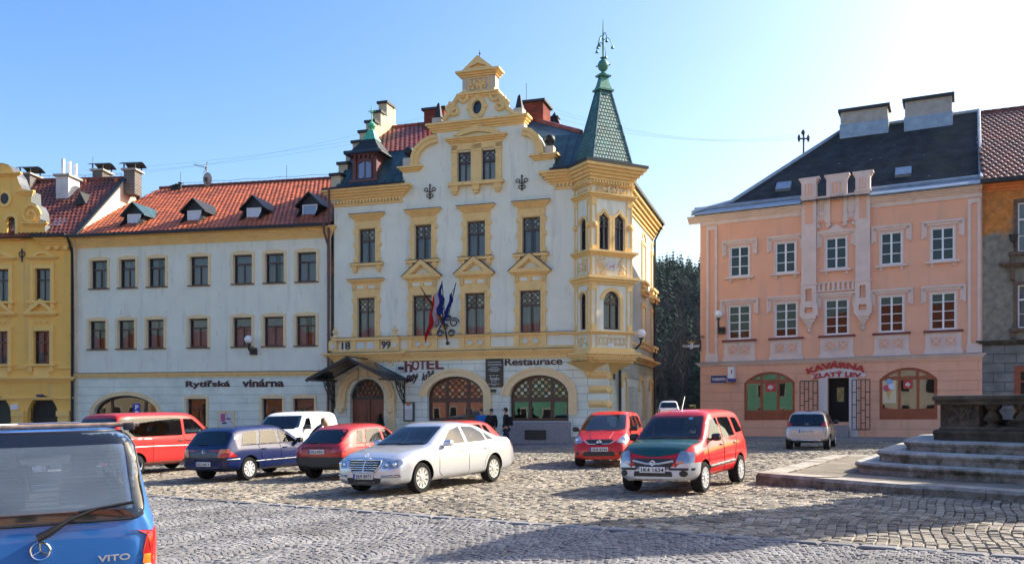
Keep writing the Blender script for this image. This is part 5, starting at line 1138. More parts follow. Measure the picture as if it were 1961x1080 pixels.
m = P.mb(); m.wall([(0, PB), (uPR, PB), (uPR, pv_s), (0, pv_s)], [seg(r[0], r[1], r[2], r[3] - .55, r[3]) for r in sh] + [[(pd[0], pd[2] - .0), (pd[1], pd[2] - .0), (pd[1], pd[3]), (pd[0], pd[3])]], 0, .4); m.build('ground_floor_wall', m_rusticpeach, pe, recalc=False)
for k, r in enumerate(hi + lw):
 f_ = window(pe, P.tf, 'rect', *r, fm=m_white, glass=m_glassdark, nv=2, rows=(.34, .67) if k < 5 else (.25, .5, .75), depth=.09, fw=.075, bw=.085, curtain=0)
 u0, u1, v0, v1 = r; c = (u0 + u1) / 2; s = P.mb(); e = .40
 for q in (u0 - e, u1 + e - .10):
  s.box(q, q + .10, 0, .10, v1 - .50, v1 + .32); s.box(q + (.10 if q < c else -.12), q + (.22 if q < c else 0), 0, .06, v1 - .42, v1 + .2)
 if k == 2: s.prism([(u0 - e, v1 + .22), (u1 + e, v1 + .22), (u1 + e, v1 + .32), (c + .35, v1 + .36), (c, v1 + .62), (c - .35, v1 + .36), (u0 - e, v1 + .32)], .0, .11)
 else: s.box(u0 - e, u1 + e, 0, .12, v1 + .22, v1 + .32)
 s.box(u0 - e + .1, u1 + e - .1, 0, .06, v1 + .10, v1 + .22); s.ring([(u0 - .06, v0 - .04), (u1 + .06, v0 - .04), (u1 + .06, v1 + .06), (u0 - .06, v1 + .06)], [(u0, v0), (u1, v0), (u1, v1), (u0, v1)], 0, .03)
 if k < 5:
  s.box(u0 - .22, u1 + .22, 0, .16, v0 - .12, v0 - .02)
  for q in (u0 - .02, u1 - .08): s.box(q, q + .12, 0, .09, v0 - .28, v0 - .12)
 else:
  s.box(u0 - .22, u1 + .22, 0, .05, pv_s + .1, v0 - .12); s.box(u0 - .28, u1 + .28, 0, .1, pv_s + .05, pv_s + .22)
  vm = (pv_s + .22 + v0 - .12) / 2
  for cc in (c - .3, c + .3):
   s.ring([(cc - .26, vm - .24), (cc + .26, vm - .24), (cc + .26, vm + .24), (cc - .26, vm + .24)], [(cc - .22, vm - .2), (cc + .22, vm - .2), (cc + .22, vm + .2), (cc - .22, vm + .2)], .05, .085)
   for sx in (-1, 1): s.tube([(cc - .2, .07, vm - sx * .18), (cc + .2, .07, vm + sx * .18)], .035, 4)
 s.build('surround', m_greytrim, f_)
 if k >= 5:
  s = P.mb(); s.box(u0 - .3, u1 + .3, 0, .17, v0 - .12, v0 - .03); s.build('sill', M('oxblood_sill', (.16, .02, .02), .5), f_)
  s = P.mb()
  for cc in (c - .3, c + .3): s.box(cc - .2, cc + .2, .045, .06, vm - .19, vm + .19)
  s.build('apron_field', m_peach, f_)
m = P.mb(); qa, qb = P.u(1536), P.u(1667)
for a, b_ in ((-.6, qa), (qb, uPR)): cornice(m, a, b_, pv_e + .28, pv_e + .62, .36, 4, ends=False); m.box(max(0, a), b_, 0, .06, pv_e + .14, pv_e + .28)
if 1: pass; cornice(m, -.05, uPR, pv_s - .16, pv_s + .02, .16, 3)
for x0, x1 in ((1353, 1374), (1853, 1878)):
 a, b_ = P.u(x0), P.u(x1); m.ring([(a, pv_s + .1), (b_, pv_s + .1), (b_, pv_e + .1), (a, pv_e + .1)], [(a + .13, pv_s + .5), (b_ - .13, pv_s + .5), (b_ - .13, pv_e - .12), (a + .13, pv_e - .12)], 0, .07); m.box(a - .05, b_ + .05, 0, .1, pv_s + .05, pv_s + .45)
m.build('cornice', m_greytrim, pe)
m = P.mb(); m.box(-.1, uPR, 0, .22, pv_s + .02, pv_s + .05); m.build('string_flashing', m_lead, pe)
# battlemented parapet
q0, q1 = P.u(1536), P.u(1564); q2, q3 = P.u(1639), P.u(1667); zt_ = P.v(1600, 335); zb_p = P.v(1602, 541); pc_ = (q0 + q3) / 2; mh0, mh1 = P.u(1584), P.u(1622); zw = P.v(1600, 375)
m = P.mb()
for a, b_ in ((q0, q1), (q2, q3)):
 m.box(a, b_, -.25, .22, zb_p, zt_ - .1); cornice(m, a, b_, zt_ - .28, zt_, .14, 3, back=-.3); m.box(a - .05, b_ + .05, 0, .27, zt_ - 1.0, zt_ - .93)
 m.ring([(a - .02, zb_p - 1.05), (b_ + .02, zb_p - 1.05), (b_ + .02, zb_p - .04), (a - .02, zb_p - .04)], [(a + .2, zb_p - .85), (b_ - .2, zb_p - .85), (b_ - .2, zb_p - .25), (a + .2, zb_p - .25)], 0, .24)
 m.ring([(a - .08, zb_p - 1.6), (b_ + .08, zb_p - 1.6), (b_ + .08, zb_p - 1.0), (a - .08, zb_p - 1.0)], [(a + .16, zb_p - 1.43), (b_ - .16, zb_p - 1.43), (b_ - .16, zb_p - 1.17), (a + .16, zb_p - 1.17)], 0, .28)
 for i in range(5): o = .10 * i; cc = (a + b_) / 2; hw = (b_ - a) / 2 - o * .75; m.box(cc - hw, cc + hw, 0, .28 - .05 * i, zb_p - 1.6 - .13 * (i + 1), zb_p - 1.6 - .13 * i)
 m.sphere((a + b_) / 2, .04, zb_p - 2.28, .11, 6)
 m.box(a - .06, b_ + .06, 0, .27, zb_p - .06, zb_p + .03)
def slots(a, b_, z0, z1, n, w0): # small slots shown as bars left between them
 for i in range(n + 1): u = lerp(a, b_, i / n); m.box(u - .035, u + .035, w0, w0 + .05, z0, z1)
m.box(mh0, mh1, -.25, .10, zw, zt_ - .05); cornice(m, mh0, mh1, zt_ - .26, zt_ + .02, .12, 3, back=-.3)
m.box(mh0 - .02, mh0 + .16, 0, .14, zw - 1.35, zt_ - .3); m.box(mh1 - .16, mh1 + .02, 0, .14, zw - 1.35, zt_ - .3)
for c_ in (mh0 + .07, mh1 - .07, q1 + .07, q2 - .07): m.sphere(c_, .02, zw - 1.42, .14, 6)
m.box(q1, q2, -.25, .05, pv_e + .2, zw); m.box(q1, mh0, 0, .13, zw - .1, zw + .02); m.box(mh1, q2, 0, .13, zw - .1, zw + .02)
for a, b_ in ((q1, mh0), (mh1, q2)): m.box(a, b_, 0, .12, zw - .34, zw - .1); m.box(a, b_, 0, .12, zw - .9, zw - .76); m.box(a, a + .08, 0, .12, zw - 1.3, zw); m.box(b_ - .08, b_, 0, .12, zw - 1.3, zw); slots(a + .1, b_ - .1, zw - .8, zw - .3, 3, .06); slots(a + .1, b_ - .1, zw - 1.15, zw - .85, 3, .04)
m.box(mh0 + .1, mh1 - .1, 0, .13, zt_ - .4, zt_ - .25); m.box(mh0 + .1, mh1 - .1, 0, .13, zt_ - 1.02, zt_ - .9); slots(mh0 + .2, mh1 - .2, zt_ - .95, zt_ - .35, 3, .08); slots(mh0 + .25, mh1 - .25, zt_ - 1.3, zt_ - 1.0, 3, .06)
slots(q0 + .14, q1 - .14, zt_ - .85, zt_ - .35, 3, .2) ; slots(q2 + .14, q3 - .14, zt_ - .85, zt_ - .35, 3, .2)
m.box(q1, q2, 0, .1, zb_p - .02, zb_p + .03); m.box(q1, q2, 0, .09, zb_p - .42, zb_p - .36); dentils(m, q1, q2, zb_p - .36, zb_p - .02, 0, .09, .22)
m.build('battlement', m_greytrim, pe, 35)
m = P.mb()
for a, b_ in ((q0, q1), (q2, q3)): m.box(a + .17, b_ - .17, .2, .235, zt_ - 2.3, zt_ - 1.15); m.box(a + .14, b_ - .14, .21, .228, zt_ - .87, zt_ - .33); m.box(a + .22, b_ - .22, .01, .1, zb_p - .84, zb_p - .26); m.box(a + .18, b_ - .18, .01, .12, zb_p - 1.42, zb_p - 1.18)
m.box(mh0 + .2, mh1 - .2, .06, .112, zt_ - .95, zt_ - .38); m.box(q1 + .08, mh0 - .02, .03, .065, zw - 1.25, zw - .1); m.box(mh1 + .02, q2 - .08, .03, .065, zw - 1.25, zw - .1); m.box(mh0 + .16, mh1 - .16, .03, .07, zw - 1.3, zw); each(m, 'peach_field', m_peach, pe)
# cafe windows and door
for k, r in enumerate(sh):
 f_ = window(pe, P.tf, 'seg', r[0], r[1], r[2], r[3], r[3] - .55, m_redframe, split=[.345, .67], fw=.13, bw=.13, hbar=.80, depth=.14, curtain=0, glass=m_shopglass, backd=1.6)
 s = P.mb(); s.box(r[0] + .02, r[1] - .02, -.2, -.08, r[2], r[2] + .5)
 for i in range(3): a = lerp(r[0], r[1], (.05, .37, .7)[i]); b_ = lerp(r[0], r[1], (.32, .65, .95)[i]); s.ring([(a, r[2] + .1), (b_, r[2] + .1), (b_, r[2] + .42), (a, r[2] + .42)], [(a + .05, r[2] + .15), (b_ - .05, r[2] + .15), (b_ - .05, r[2] + .37), (a + .05, r[2] + .37)], -.08, -.05)
 s.build('window_apron', m_redframe, f_)
m = P.mb(); dc = (pd[0] + pd[1]) / 2; m.box(pd[0] - .40, pd[0], -.02, .05, PB, pd[3]); m.box(pd[1], pd[1] + .40, -.02, .05, PB, pd[3])
m.prism([(pd[0] - .75, pd[3])] + [(lerp(pd[0] - .75, pd[1] + .75, i / 14), pd[3] + .02 + .44 * math.sin(math.pi * (.12 + .76 * i / 14))) for i in range(15)] + [(pd[1] + .75, pd[3])], -.02, .052)
m.build('portal', M('white_portal', (.70, .62, .58), .85, var=.05), pe)
m = P.mb(); m.box(pd[0], pd[1], -1.2, -1.1, pd[2], pd[3]); m.box(pd[0] - .1, pd[0], -1.2, -.4, pd[2], pd[3]); m.box(pd[1], pd[1] + .1, -1.2, -.4, pd[2], pd[3]); m.build('door', m_inner, pe)
m = P.mb(); m.box(pd[0] + .3, pd[1] - .35, -1.1, -1.08, pd[2] + 1.0, pd[3] - .45); m.build('door_pane', M('dim_pane', (.25, .24, .12), .1, var=.6, vscale=8), pe)
m = P.mb()
for i in range(4): z = pd[2] - .15 * i; m.box(pd[0] - .02 - .0 * i, pd[1] + .02, -.5, -.2 + .3 * i - .08, PB, z)
m.build('door_step', m_granite, pe)
for (a, b_) in ((P.u(1534), P.u(1567)), (P.u(1633), P.u(1667))):
 z0, z1 = P.v(1650, 822), P.v(1650, 727); m = P.mb()
 for i in range(5): u = lerp(a, b_, i / 4); m.tube([(u, .3, z0), (u, .3, z1)], .022, 5)
 for j in range(5): v = lerp(z0, z1, j / 4); m.tube([(a, .3, v), (lerp(a, b_, .25) if 0 < j < 4 else b_, .3, v)], .022, 5); m.tube([(lerp(a, b_, .5), .3, v - .28 * (0 < j < 4)), (lerp(a, b_, .75), .3, v - .28 * (0 < j < 4))], .022, 5); m.tube([(lerp(a, b_, .75), .3, v), (b_, .3, v)], .022, 5); m.tube([(lerp(a, b_, .25), .3, v + .2 * (0 < j < 4)), (lerp(a, b_, .5), .3, v + .2 * (0 < j < 4))], .022, 5)
 for v in (z0 + .3, z1 - .3): m.tube([(a, .0, v), (a, .3, v)], .02, 5)
 m.build('door_grille', m_rusty, pe)
def Pt(body_, px0, px1, v0, h, mat, **k): return text(body_, 'sign_lettering', mat, pe, P.tf, P.u(px0), P.u(px1), v0, h, .055, .03, **k)
Pt('KAVÁRNA', 1546, 1657, pd[3] + .46, .36, m_red, bold=.055, bend=3.3); Pt('ZLATÝ LEV', 1556, 1649, pd[3] + .05, .29, m_red, bold=.05, bend=7)
# side wall, roof
m = MB(); body(m, 0, uPR, 0, 12, PB, pv_e + .3); m.build('side_walls', m_peach, pe, recalc=False)
pz = pv_e + .62; pdz = 6.3; rz = P.v(1750, 232, -pdz); hx0 = P.uv(1612, 245, -pdz)[0]; hx1 = uPR
kk = P.k
rf = MB(lambda x, y, z: (x, y, z + kk * x)); bell = 1.25; bz = pz + .55; bx = 1.35
rf.face([(-.3, -.45, pz + .1), (uPR, -.45, pz + .1), (uPR, bell, bz + .3), (bx, bell, bz + .3)]); rf.face([(bx, bell, bz + .3), (uPR, bell, bz + .3), (hx1, pdz, rz), (hx0, pdz, rz)])
rf.face([(-.3, -.45, pz + .1), (-.3, 12.5, pz + .1), (bx, 11, bz + .3), (bx, bell, bz + .3)]); rf.face([(bx, bell, bz + .3), (bx, 11, bz + .3), (hx0, pdz + .5, rz), (hx0, pdz, rz)]); rf.face([(bx, 11, bz + .3), (uPR, 11, bz + .3), (hx1, pdz + .5, rz), (hx0, pdz + .5, rz)])
pr = rf.build('roof', m_slate, pe, recalc=False)
m = MB(lambda x, y, z: (x, y, z + kk * x))
for a, b_ in ((-.35, q0), (q3, uPR)):
 m.hexa([(a, -.55, pz + .0), (b_, -.55, pz + .0), (b_, .25, pz + .36), (a, .25, pz + .36)], [(a, -.55, pz + .07), (b_, -.55, pz + .07), (b_, .25, pz + .44), (a, .25, pz + .44)]); m.tube([(a, .22, pz + .48), (b_, .22, pz + .48)], .10, 8)
m.tube([(-.3, -.45, pz + .2), (bx, bell, bz + .38), (hx0, pdz, rz + .05), (hx1, pdz, rz + .05)], .10, 6); m.tube([(uPR - .05, -.4, pz + .3), (uPR - .05, bell, bz + .4), (uPR - .05, pdz, rz + .1)], .08, 6); m.build('roof_flashing', m_lead, pe)
for x0, x1, y0, y1 in ((1610, 1700, 250, 211), (1733, 1823, 236, 191)):
 a = P.uv(x0, y0, -5.6); b_ = P.uv(x1, y1, -5.6); d0 = kk * a[0]
 o = chimney(pe, a[0], b_[0], 5.5, 6.6, a[1] + d0 - .4, b_[1] + d0 + .2, m_concrete, m_dsheet, capt=.16); m = MB(); m.box(a[0] - .04, b_[0] + .04, 5.45, 6.65, a[1] + d0 - .5, a[1] + d0 + .25); m.build('chimney_flashing', m_lead, o)
for px, py in ((1501, 380), (1730, 343)):
 yy = 2.0; u, v = P.uv(px, py, -yy); s_ = (rz - bz - .3) / (pdz - bell); zz = bz + .3 + s_ * (yy - bell) + kk * u; h = lambda dy: (rz - bz - .3) / (pdz - bell) * dy
 m = MB(); m.hexa([(u - .36, yy - .3, zz + h(-.3)), (u + .36, yy - .3, zz + h(-.3)), (u + .36, yy + .25, zz + h(.25)), (u - .36, yy + .25, zz + h(.25))], [(u - .36, yy - .42, zz + h(-.3) + .12), (u + .36, yy - .42, zz + h(-.3) + .12), (u + .36, yy + .13, zz + h(.25) + .12), (u - .36, yy + .13, zz + h(.25) + .12)]); m.build('skylight', m_lead, pe)
# ---------------------------------------------------------------- weathered house at the right edge
Wd = Facade(1881, P.world(uPR, 0, 0)[1], -.45, k=.0, dz=.12)
we = Wd.empty('weathered_house', 'run-down house with orange and grey peeling render and ashlar base, right of the peach house', 'building')
uWR = 5.0; wv_s = Wd.v(1915, 657); wv_e = Wd.v(1915, 352)
m_peel = M('peeling_render', (.17, .155, .12), .95, var=.25, vscale=1.2, bump=.5, bscale=12)
n = m_peel.node_tree; b = n.nodes['Principled BSDF']; tc = n.nodes.new('ShaderNodeTexCoord'); sp_ = n.nodes.new('ShaderNodeSeparateXYZ'); nz = n.nodes.new('ShaderNodeTexNoise'); nz.inputs['Scale'].default_value = .9; nz.inputs['Detail'].default_value = 8
n.links.new(tc.outputs['Object'], sp_.inputs[0]); n.links.new(tc.outputs['Object'], nz.inputs['Vector'])
ma = n.nodes.new('ShaderNodeMapRange'); ma.inputs['From Min'].default_value = wv_e - 3.2; ma.inputs['From Max'].default_value = wv_e - .6; ma.inputs['To Min'].default_value = -.22; ma.inputs['To Max'].default_value = .3; n.links.new(sp_.outputs['Z'], ma.inputs['Value'])
ad = n.nodes.new('ShaderNodeMath'); ad.operation = 'ADD'; n.links.new(ma.outputs[0], ad.inputs[0]); n.links.new(nz.outputs['Fac'], ad.inputs[1])
rr = n.nodes.new('ShaderNodeValToRGB'); rr.color_ramp.elements[0].position = .50; rr.color_ramp.elements[1].position = .60; rr.color_ramp.elements[0].color = (.30, .27, .21, 1); rr.color_ramp.elements[1].color = (.66, .25, .06, 1)
n.links.new(ad.outputs[0], rr.inputs['Fac']); mx = n.nodes.new('ShaderNodeMix'); mx.data_type = 'RGBA'; mx.blend_type = 'MULTIPLY'; mx.inputs['Factor'].default_value = .8
n2 = n.nodes.new('ShaderNodeTexNoise'); n2.inputs['Scale'].default_value = 3.5; n2.inputs['Detail'].default_value = 8; n.links.new(tc.outputs['Object'], n2.inputs['Vector']); r2 = n.nodes.new('ShaderNodeValToRGB'); r2.color_ramp.elements[0].color = (.45, .45, .45, 1); r2.color_ramp.elements[0].position = .3; r2.color_ramp.elements[1].position = .65; n.links.new(n2.outputs['Fac'], r2.inputs['Fac'])
n.links.new(rr.outputs['Color'], mx.inputs['A']); n.links.new(r2.outputs['Color'], mx.inputs['B']); n.links.new(mx.outputs['Result'], b.inputs['Base Color'])
ww = [Wd.rect(1949, 1990, 387, 482), Wd.rect(1949, 1990, 545, 628)]
m = Wd.mb(); m.wall([(0, wv_s), (uWR, wv_s), (uWR, wv_e), (0, wv_e)], [opp(r) for r in ww], 0, .2); m.build('wall', m_peel, we, recalc=False)
wd_ = Wd.rect(1942, 1990, 700, 800)
m = Wd.mb(); m.wall([(0, PB), (uWR, PB), (uWR, wv_s), (0, wv_s)], [opp(wd_)], 0, .3); m.build('ashlar_base', m_ashlar, we, recalc=False)
for k, r in enumerate(ww):
 f_ = window(we, Wd.tf, 'rect', *r, fm=m_white, hbar=.66, depth=.1, rows=(.33,)); s = Wd.mb(); s.box(r[0] - .35, r[1] + .35, 0, .22, r[2] - .15, r[2]); s.box(r[0] - .3, r[0] - .1, 0, .15, r[2] - .45, r[2] - .15)
 s.box(r[0] - .16, r[0], 0, .06, r[2], r[3] + .16); s.box(r[0], r[1] + .1, 0, .06, r[3], r[3] + .16)
 if k: cornice(s, r[0] - .45, r[1] + .4, r[3] + .75, r[3] + 1.0, .3, 3); s.box(r[0] - .3, r[0] - .12, 0, .2, r[3] + .2, r[3] + .75)
 s.build('surround', M('worn_window_stone', (.15, .10, .07), .95, var=.4, vscale=6), f_)
f_ = window(we, Wd.tf, 'rect', *wd_, fm=M('faded_red_frame', (.30, .07, .03), .7, var=.3), fw=.26, depth=.06, hbar=.7, curtain=0)
m = Wd.mb(); cornice(m, 0, uWR, wv_s - .1, wv_s + .12, .25, 3); m.build('string_course', m_sand, we); m = Wd.mb(); cornice(m, 0, uWR, wv_e - .35, wv_e, .3, 3); m.build('eaves_cornice', M('orange_cornice', (.62, .20, .05), .9, var=.3), we)
wz = wv_e; wr = 7.0; zrr = Wd.v(1910, 215, -wr)
rf = MB(); rf.face([(.05, -.4, wz), (uWR, -.4, wz), (uWR, wr, zrr), (.05, wr, zrr)]); rf.face([(.05, 13, wz), (uWR, 13, wz), (uWR, wr, zrr), (.05, wr, zrr)]); rw = rf.build('roof', m_tiledark, we, recalc=False)
tiles('roof_tiles', rw, m_tiledark, (.1, -.38, wz + .05), (uWR, -.38, wz + .05), (uWR, wr, zrr + .04), (.1, wr, zrr + .04), .25, .34, arc=.045)
m = MB(); ridge_caps(m, (-.3, wr, zrr + .07), (uWR, wr, zrr + .07)); m.build('ridge_tiles', m_tiledark, rw, 40)
m = MB(); m.box(-.1, uWR, -.65, -.3, wz - .02, wz + .14); m.build('gutter', m_dsheet, we); m = MB(); m.face([(.06, 0, wz - 3), (.06, 13, wz - 3), (.06, 13, wz), (.06, wr, zrr), (.06, -.3, wz)]); m.build('gable_wall', m_concrete, we, recalc=False); m = MB(); body(m, 0, uWR, .3, 13, PB, wz); m.build('rear_walls', m_concrete, we, recalc=False)
# ---------------------------------------------------------------- pavements along the houses
m_pave = brick_mat('pavement_slabs', (.20, .19, .18), (.15, .145, .14), (.05, .05, .045), .3, .3, .012, .85, .6, var=.2)
def pavement(F, u0, u1, w0, w1, name='pavement'):
 m = F.mb(); n = 24
 for i in range(n):
  a, b_ = lerp(u0, u1, i / n), lerp(u0, u1, (i + 1) / n);
  za = [ground(*F.world(x, y, 0)[:2]) - F.z0 - F.k * x + .11 for x, y in ((a, w0), (b_, w0), (b_, w1 - .18), (a, w1 - .18))]
  zl = ground(*F.world(a, w1, 0)[:2]) - F.z0 - F.k * a - .2
  m.hexa([(a, w0, zl), (b_, w0, zl), (b_, w1 - .18, zl), (a, w1 - .18, zl)], [(a, w0, za[0]), (b_, w0, za[1]), (b_, w1 - .18, za[2]), (a, w1 - .18, za[3])])
 o = m.build(name, m_pave); o.location = (F.X0, F.Y0, F.z0); o.rotation_euler = (0, 0, F.ang); tag(o, kind='structure')
 k = F.mb(); u = u0
 while u < u1:
  b_ = min(u1, u + .95); z = ground(*F.world(u, w1, 0)[:2]) - F.z0 - F.k * u
  k.box(u + .005, b_ - .005, w1 - .178, w1, z - .2, z + .125); u += .95
 o = k.build('kerb', m_granite); o.location = (F.X0, F.Y0, F.z0); o.rotation_euler = (0, 0, F.ang); tag(o, kind='structure')
pavement(H, -.1, uC + 1.9, -.02, 1.75); pavement(T, -.1, uR + .05, -.02, 1.75); pavement(Y, uY, .2, -.02, 1.7)
pavement(P, -1.5, uPR + 3, -.05, 1.9)
# ---------------------------------------------------------------- fountain with its stepped base
ft = empty('fountain', (C0.x, C0.y, ground(C0.x, C0.y)), 0, label='old stone fountain basin with balustrade on rounded mossy steps, right foreground', cat='fountain')
gz = ground(C0.x, C0.y)
def fpoly(rad, rnd_=.0):
 P0_ = [(x - C0.x, y - C0.y) for x, y in ringpts(rad)]; out = []
 if not rnd_: return P0_
 n = len(P0_)
 for i, p in enumerate(P0_):
  a, b_ = Vector(P0_[i - 1]) - Vector(p), Vector(P0_[(i + 1) % n]) - Vector(p); A = Vector(p) + a.normalized() * rnd_; B = Vector(p) + b_.normalized() * rnd_
  for k in range(7): t = k / 6; q = A * (1 - t) ** 2 + Vector(p) * 2 * t * (1 - t) + B * t * t; out.append(tuple(q))
 return out
def slab(m, rad, rnd_, z0, z1, nose=.05):
 prof = [(0, z0), (0, z1 - .13), (nose, z1 - .10), (nose + .015, z1 - .05), (nose - .02, z1 - .005), (nose - .06, z1)]
 rings = [[(x * (1 + o / rad), y * (1 + o / rad), z) for x, y in fpoly(rad, rnd_)] for o, z in prof]
 n = len(rings[0]); vs = [p for r_ in rings for p in r_]; fs = [(i * n + k, i * n + (k + 1) % n, (i + 1) * n + (k + 1) % n, (i + 1) * n + k) for i in range(len(prof) - 1) for k in range(n)]
 fs.append(tuple(range((len(prof) - 1) * n, len(prof) * n))); m.add(vs, fs)
# kerb blocks of the platform, one ring of separate stones, paved inside
pl = MB(); P_ = fpoly(8.2); P_in = fpoly(7.55); rn = random.Random(11); ztop = .37 - gz
for i in range(6):
 a, b_ = Vector(P_[i]), Vector(P_[(i + 1) % 6]); ai, bi = Vector(P_in[i]), Vector(P_in[(i + 1) % 6]); L_ = (b_ - a).length; s = 0
 while s < L_ - .2:
  l = rn.uniform(1.0, 1.5); e = min(L_, s + l); t0_, t1_ = s / L_, (e - .012) / L_; j = rn.uniform(-.02, .02); jz = rn.uniform(-.012, .012)
  q = [a.lerp(b_, t0_), a.lerp(b_, t1_), ai.lerp(bi, t1_), ai.lerp(bi, t0_)]; nrm = (a - ai).normalized() * j
  zl = ground(C0.x + q[0].x, C0.y + q[0].y) - gz - .12
  lo = [(p.x + nrm.x, p.y + nrm.y, zl) for p in q]; md = [(p.x + nrm.x, p.y + nrm.y, ztop - .06 + jz) for p in q];
  tp = [(lerp(q[k].x, (q[3].x, q[2].x, q[2].x, q[3].x)[k], .07 if k < 2 else 0) + nrm.x, lerp(q[k].y, (q[3].y, q[2].y, q[2].y, q[3].y)[k], .07 if k < 2 else 0) + nrm.y, ztop + jz) for k in range(4)]
  pl.hexa(lo, md); pl.hexa(md, tp); s = e
ff = pl.build('platform_kerb', m_kerbst, ft, 40)
p2 = MB(); p2.vprism([(x * .99, y * .99) for x, y in P_in], -.5, ztop - .01); p2.build('platform', brick_mat('platform_flags', (.22, .19, .15), (.18, .16, .12), (.1, .09, .07), 1.6, .9, .015, .8, .6, var=.3, pit=.5), ft)
for rad, zt in ((6.1, .60), (5.6, .84), (5.0, 1.07)):
 m = MB(); slab(m, rad, .9, -.3, zt - gz); m.build('step', m_step, ft, 50)
bz0 = 1.07 - gz
m = MB(); slab(m, 4.3, .06, bz0 - .02, bz0 + .22, .02); slab(m, 4.17, .02, bz0 + .2, bz0 + .30, .0); m.build('basin_plinth', m_sand, ft, 40)
m = MB(); zt2 = 2.03 - gz
slab(m, 4.27, .04, zt2 - .2, zt2, .06); m.build('basin_rim', m_sand, ft, 40)
Pb = fpoly(4.1); m = MB(); bl = MB()
for i in range(6):
 a, b_ = Vector(Pb[i]), Vector(Pb[(i + 1) % 6]); L_ = (b_ - a).length; d = (b_ - a) / L_; nr = Vector((-d.y, d.x)); nr = nr if nr.dot(a) > 0 else -nr
 def bx_(s0, s1, o0, o1, z0, z1, mm):
  q = [a + d * s0 + nr * o0, a + d * s1 + nr * o0, a + d * s1 + nr * o1, a + d * s0 + nr * o1]; mm.hexa([(p.x, p.y, z0) for p in q], [(p.x, p.y, z1) for p in q])
 z0, z1 = bz0 + .28, zt2 - .18
 bx_(-.05, .78, -.35, .0, z0, z1, m); bx_(.05, .68, .0, .03, z0 + .08, z1 - .06, m); bx_(L_ - .78, L_ + .05, -.35, 0, z0, z1, m); bx_(0, L_, -.34, -.24, z0, z0 + .04, m)
 nb = max(2, int((L_ - 1.7) / .46))
 for k in range(nb):
  s = .98 + (L_ - 1.96) * k / (nb - 1); p = a + d * s - nr * .16; h = z1 - z0
  bl.lathe([(.15, z0), (.15, z0 + .05), (.08, z0 + .08), (.17, z0 + h * .33), (.15, z0 + h * .45), (.07, z0 + h * .68), (.10, z0 + h * .76), (.15, z1 - .08), (.15, z1)], p.x, p.y, 12)
m.build('basin_panel', m_sand, ft, 40); each(bl, 'baluster', m_sand, ft, 50)
rl = MB(); rn = random.Random(2); a, b_ = Vector(Pb[0]), Vector(Pb[5]); d = (b_ - a).normalized(); nr = Vector((-d.y, d.x)); nr = nr if nr.dot(a) > 0 else -nr
for k in range(26):
 s = rn.uniform(.12, .62); z = rn.uniform(bz0 + .42, zt2 - .3); p = a + d * s + nr * .03; t = rn.uniform(0, 6); rl.tube([(p.x + d.x * .07 * math.cos(t) * q, p.y + d.y * .07 * math.cos(t) * q, z + .08 * math.sin(t + q) * q) for q in (-1, 0, 1)], [.01, .028, .01], 5)
rl.build('carved_panel_relief', m_sand, ft, 50)
m = MB(); m.vprism([(x * .9, y * .9) for x, y in Pb], bz0, bz0 + .45); m.build('water', M('dark_water', (.01, .015, .015), .05), ft)
# the tall monument beside it, mostly outside the picture; it throws the long shadow over the paving
mo = empty('monument', (14.6, 17.4, ground(14.6, 17.4)), R(20), label='tall sandstone column monument rising from the fountain, just outside the right edge', cat='monument')
m = MB(); m.hexa([(-1.9, -1.9, 0), (1.9, -1.9, 0), (1.9, 1.9, 0), (-1.9, 1.9, 0)], [(-1.6, -1.6, 4.0), (1.6, -1.6, 4.0), (1.6, 1.6, 4.0), (-1.6, 1.6, 4.0)]); m.box(-1.85, 1.85, -1.85, 1.85, 4.0, 4.3); m.build('pedestal', m_sand, mo)
m = MB(); m.lathe([(1.7, 4.3), (1.5, 4.6), (1.45, 7.6), (1.7, 7.9), (1.7, 8.1)], 0, 0, 16); m.build('shaft', m_sand, mo, 40)
m = MB(); m.lathe([(1.3, 8.1), (1.4, 8.6), (.9, 9.0), (.6, 9.4), (.3, 9.6), (.3, 9.8), (.05, 9.95)], 0, 0, 12); m.build('statue', m_sand, mo, 60)
mo.scale = (1, 1, 1.08)
# ---------------------------------------------------------------- wooded hill behind the lane
m_hill = M('woodland_floor', (.022, .026, .018), .95, var=.4, vscale=.1)
def hz(x, y):
 t = max(0, min(1, (y - 105) / 130)); s = t * t * (3 - 2 * t)
 return .025 * 30 + .022 * 50 + s * (24 + 3.5 * math.sin(x * .06) + 2 * math.sin(x * .17 + 1) - .10 * (x - 38))
b = MB(); xs = list(range(-60, 161, 5)); ys = list(range(104, 290, 6)); b.v = [(x, y, hz(x, y) - .4) for y in ys for x in xs]; nx = len(xs); b.f = [(j * nx + i, j * nx + i + 1, (j + 1) * nx + i + 1, (j + 1) * nx + i) for j in range(len(ys) - 1) for i in range(nx - 1)]
tag(b.build('hill', m_hill, recalc=False), kind='structure')
m_needle = M('spruce_foliage', (.016, .042, .026), .9, var=.5, vscale=.25, island=.5); m_bare = M('bare_branches', (.034, .032, .032), .95, var=.4, vscale=.3, island=.4)
rn = random.Random(21); cn, br = MB(), MB()
def spruce(x, y, z, h):
 k = int(11 + h * .5);
 for j in range(k):
  t = j / (k - 1); zz = z + h * (.12 + .88 * t); r = (1 - t) ** .8 * h * .19 + .12
  for q in range(6):
   a = rn.uniform(0, 6.28); rr = r * rn.uniform(.75, 1.15); wd = rr * .42
   cx, cy = math.cos(a), math.sin(a); cn.add([(x, y, zz + .35), (x + cx * rr - cy * wd, y + cy * rr + cx * wd, zz - rr * .35), (x + cx * rr * 1.2, y + cy * rr * 1.2, zz - rr * .5), (x + cx * rr + cy * wd, y + cy * rr - cx * wd, zz - rr * .35)], [(0, 1, 2, 3)])
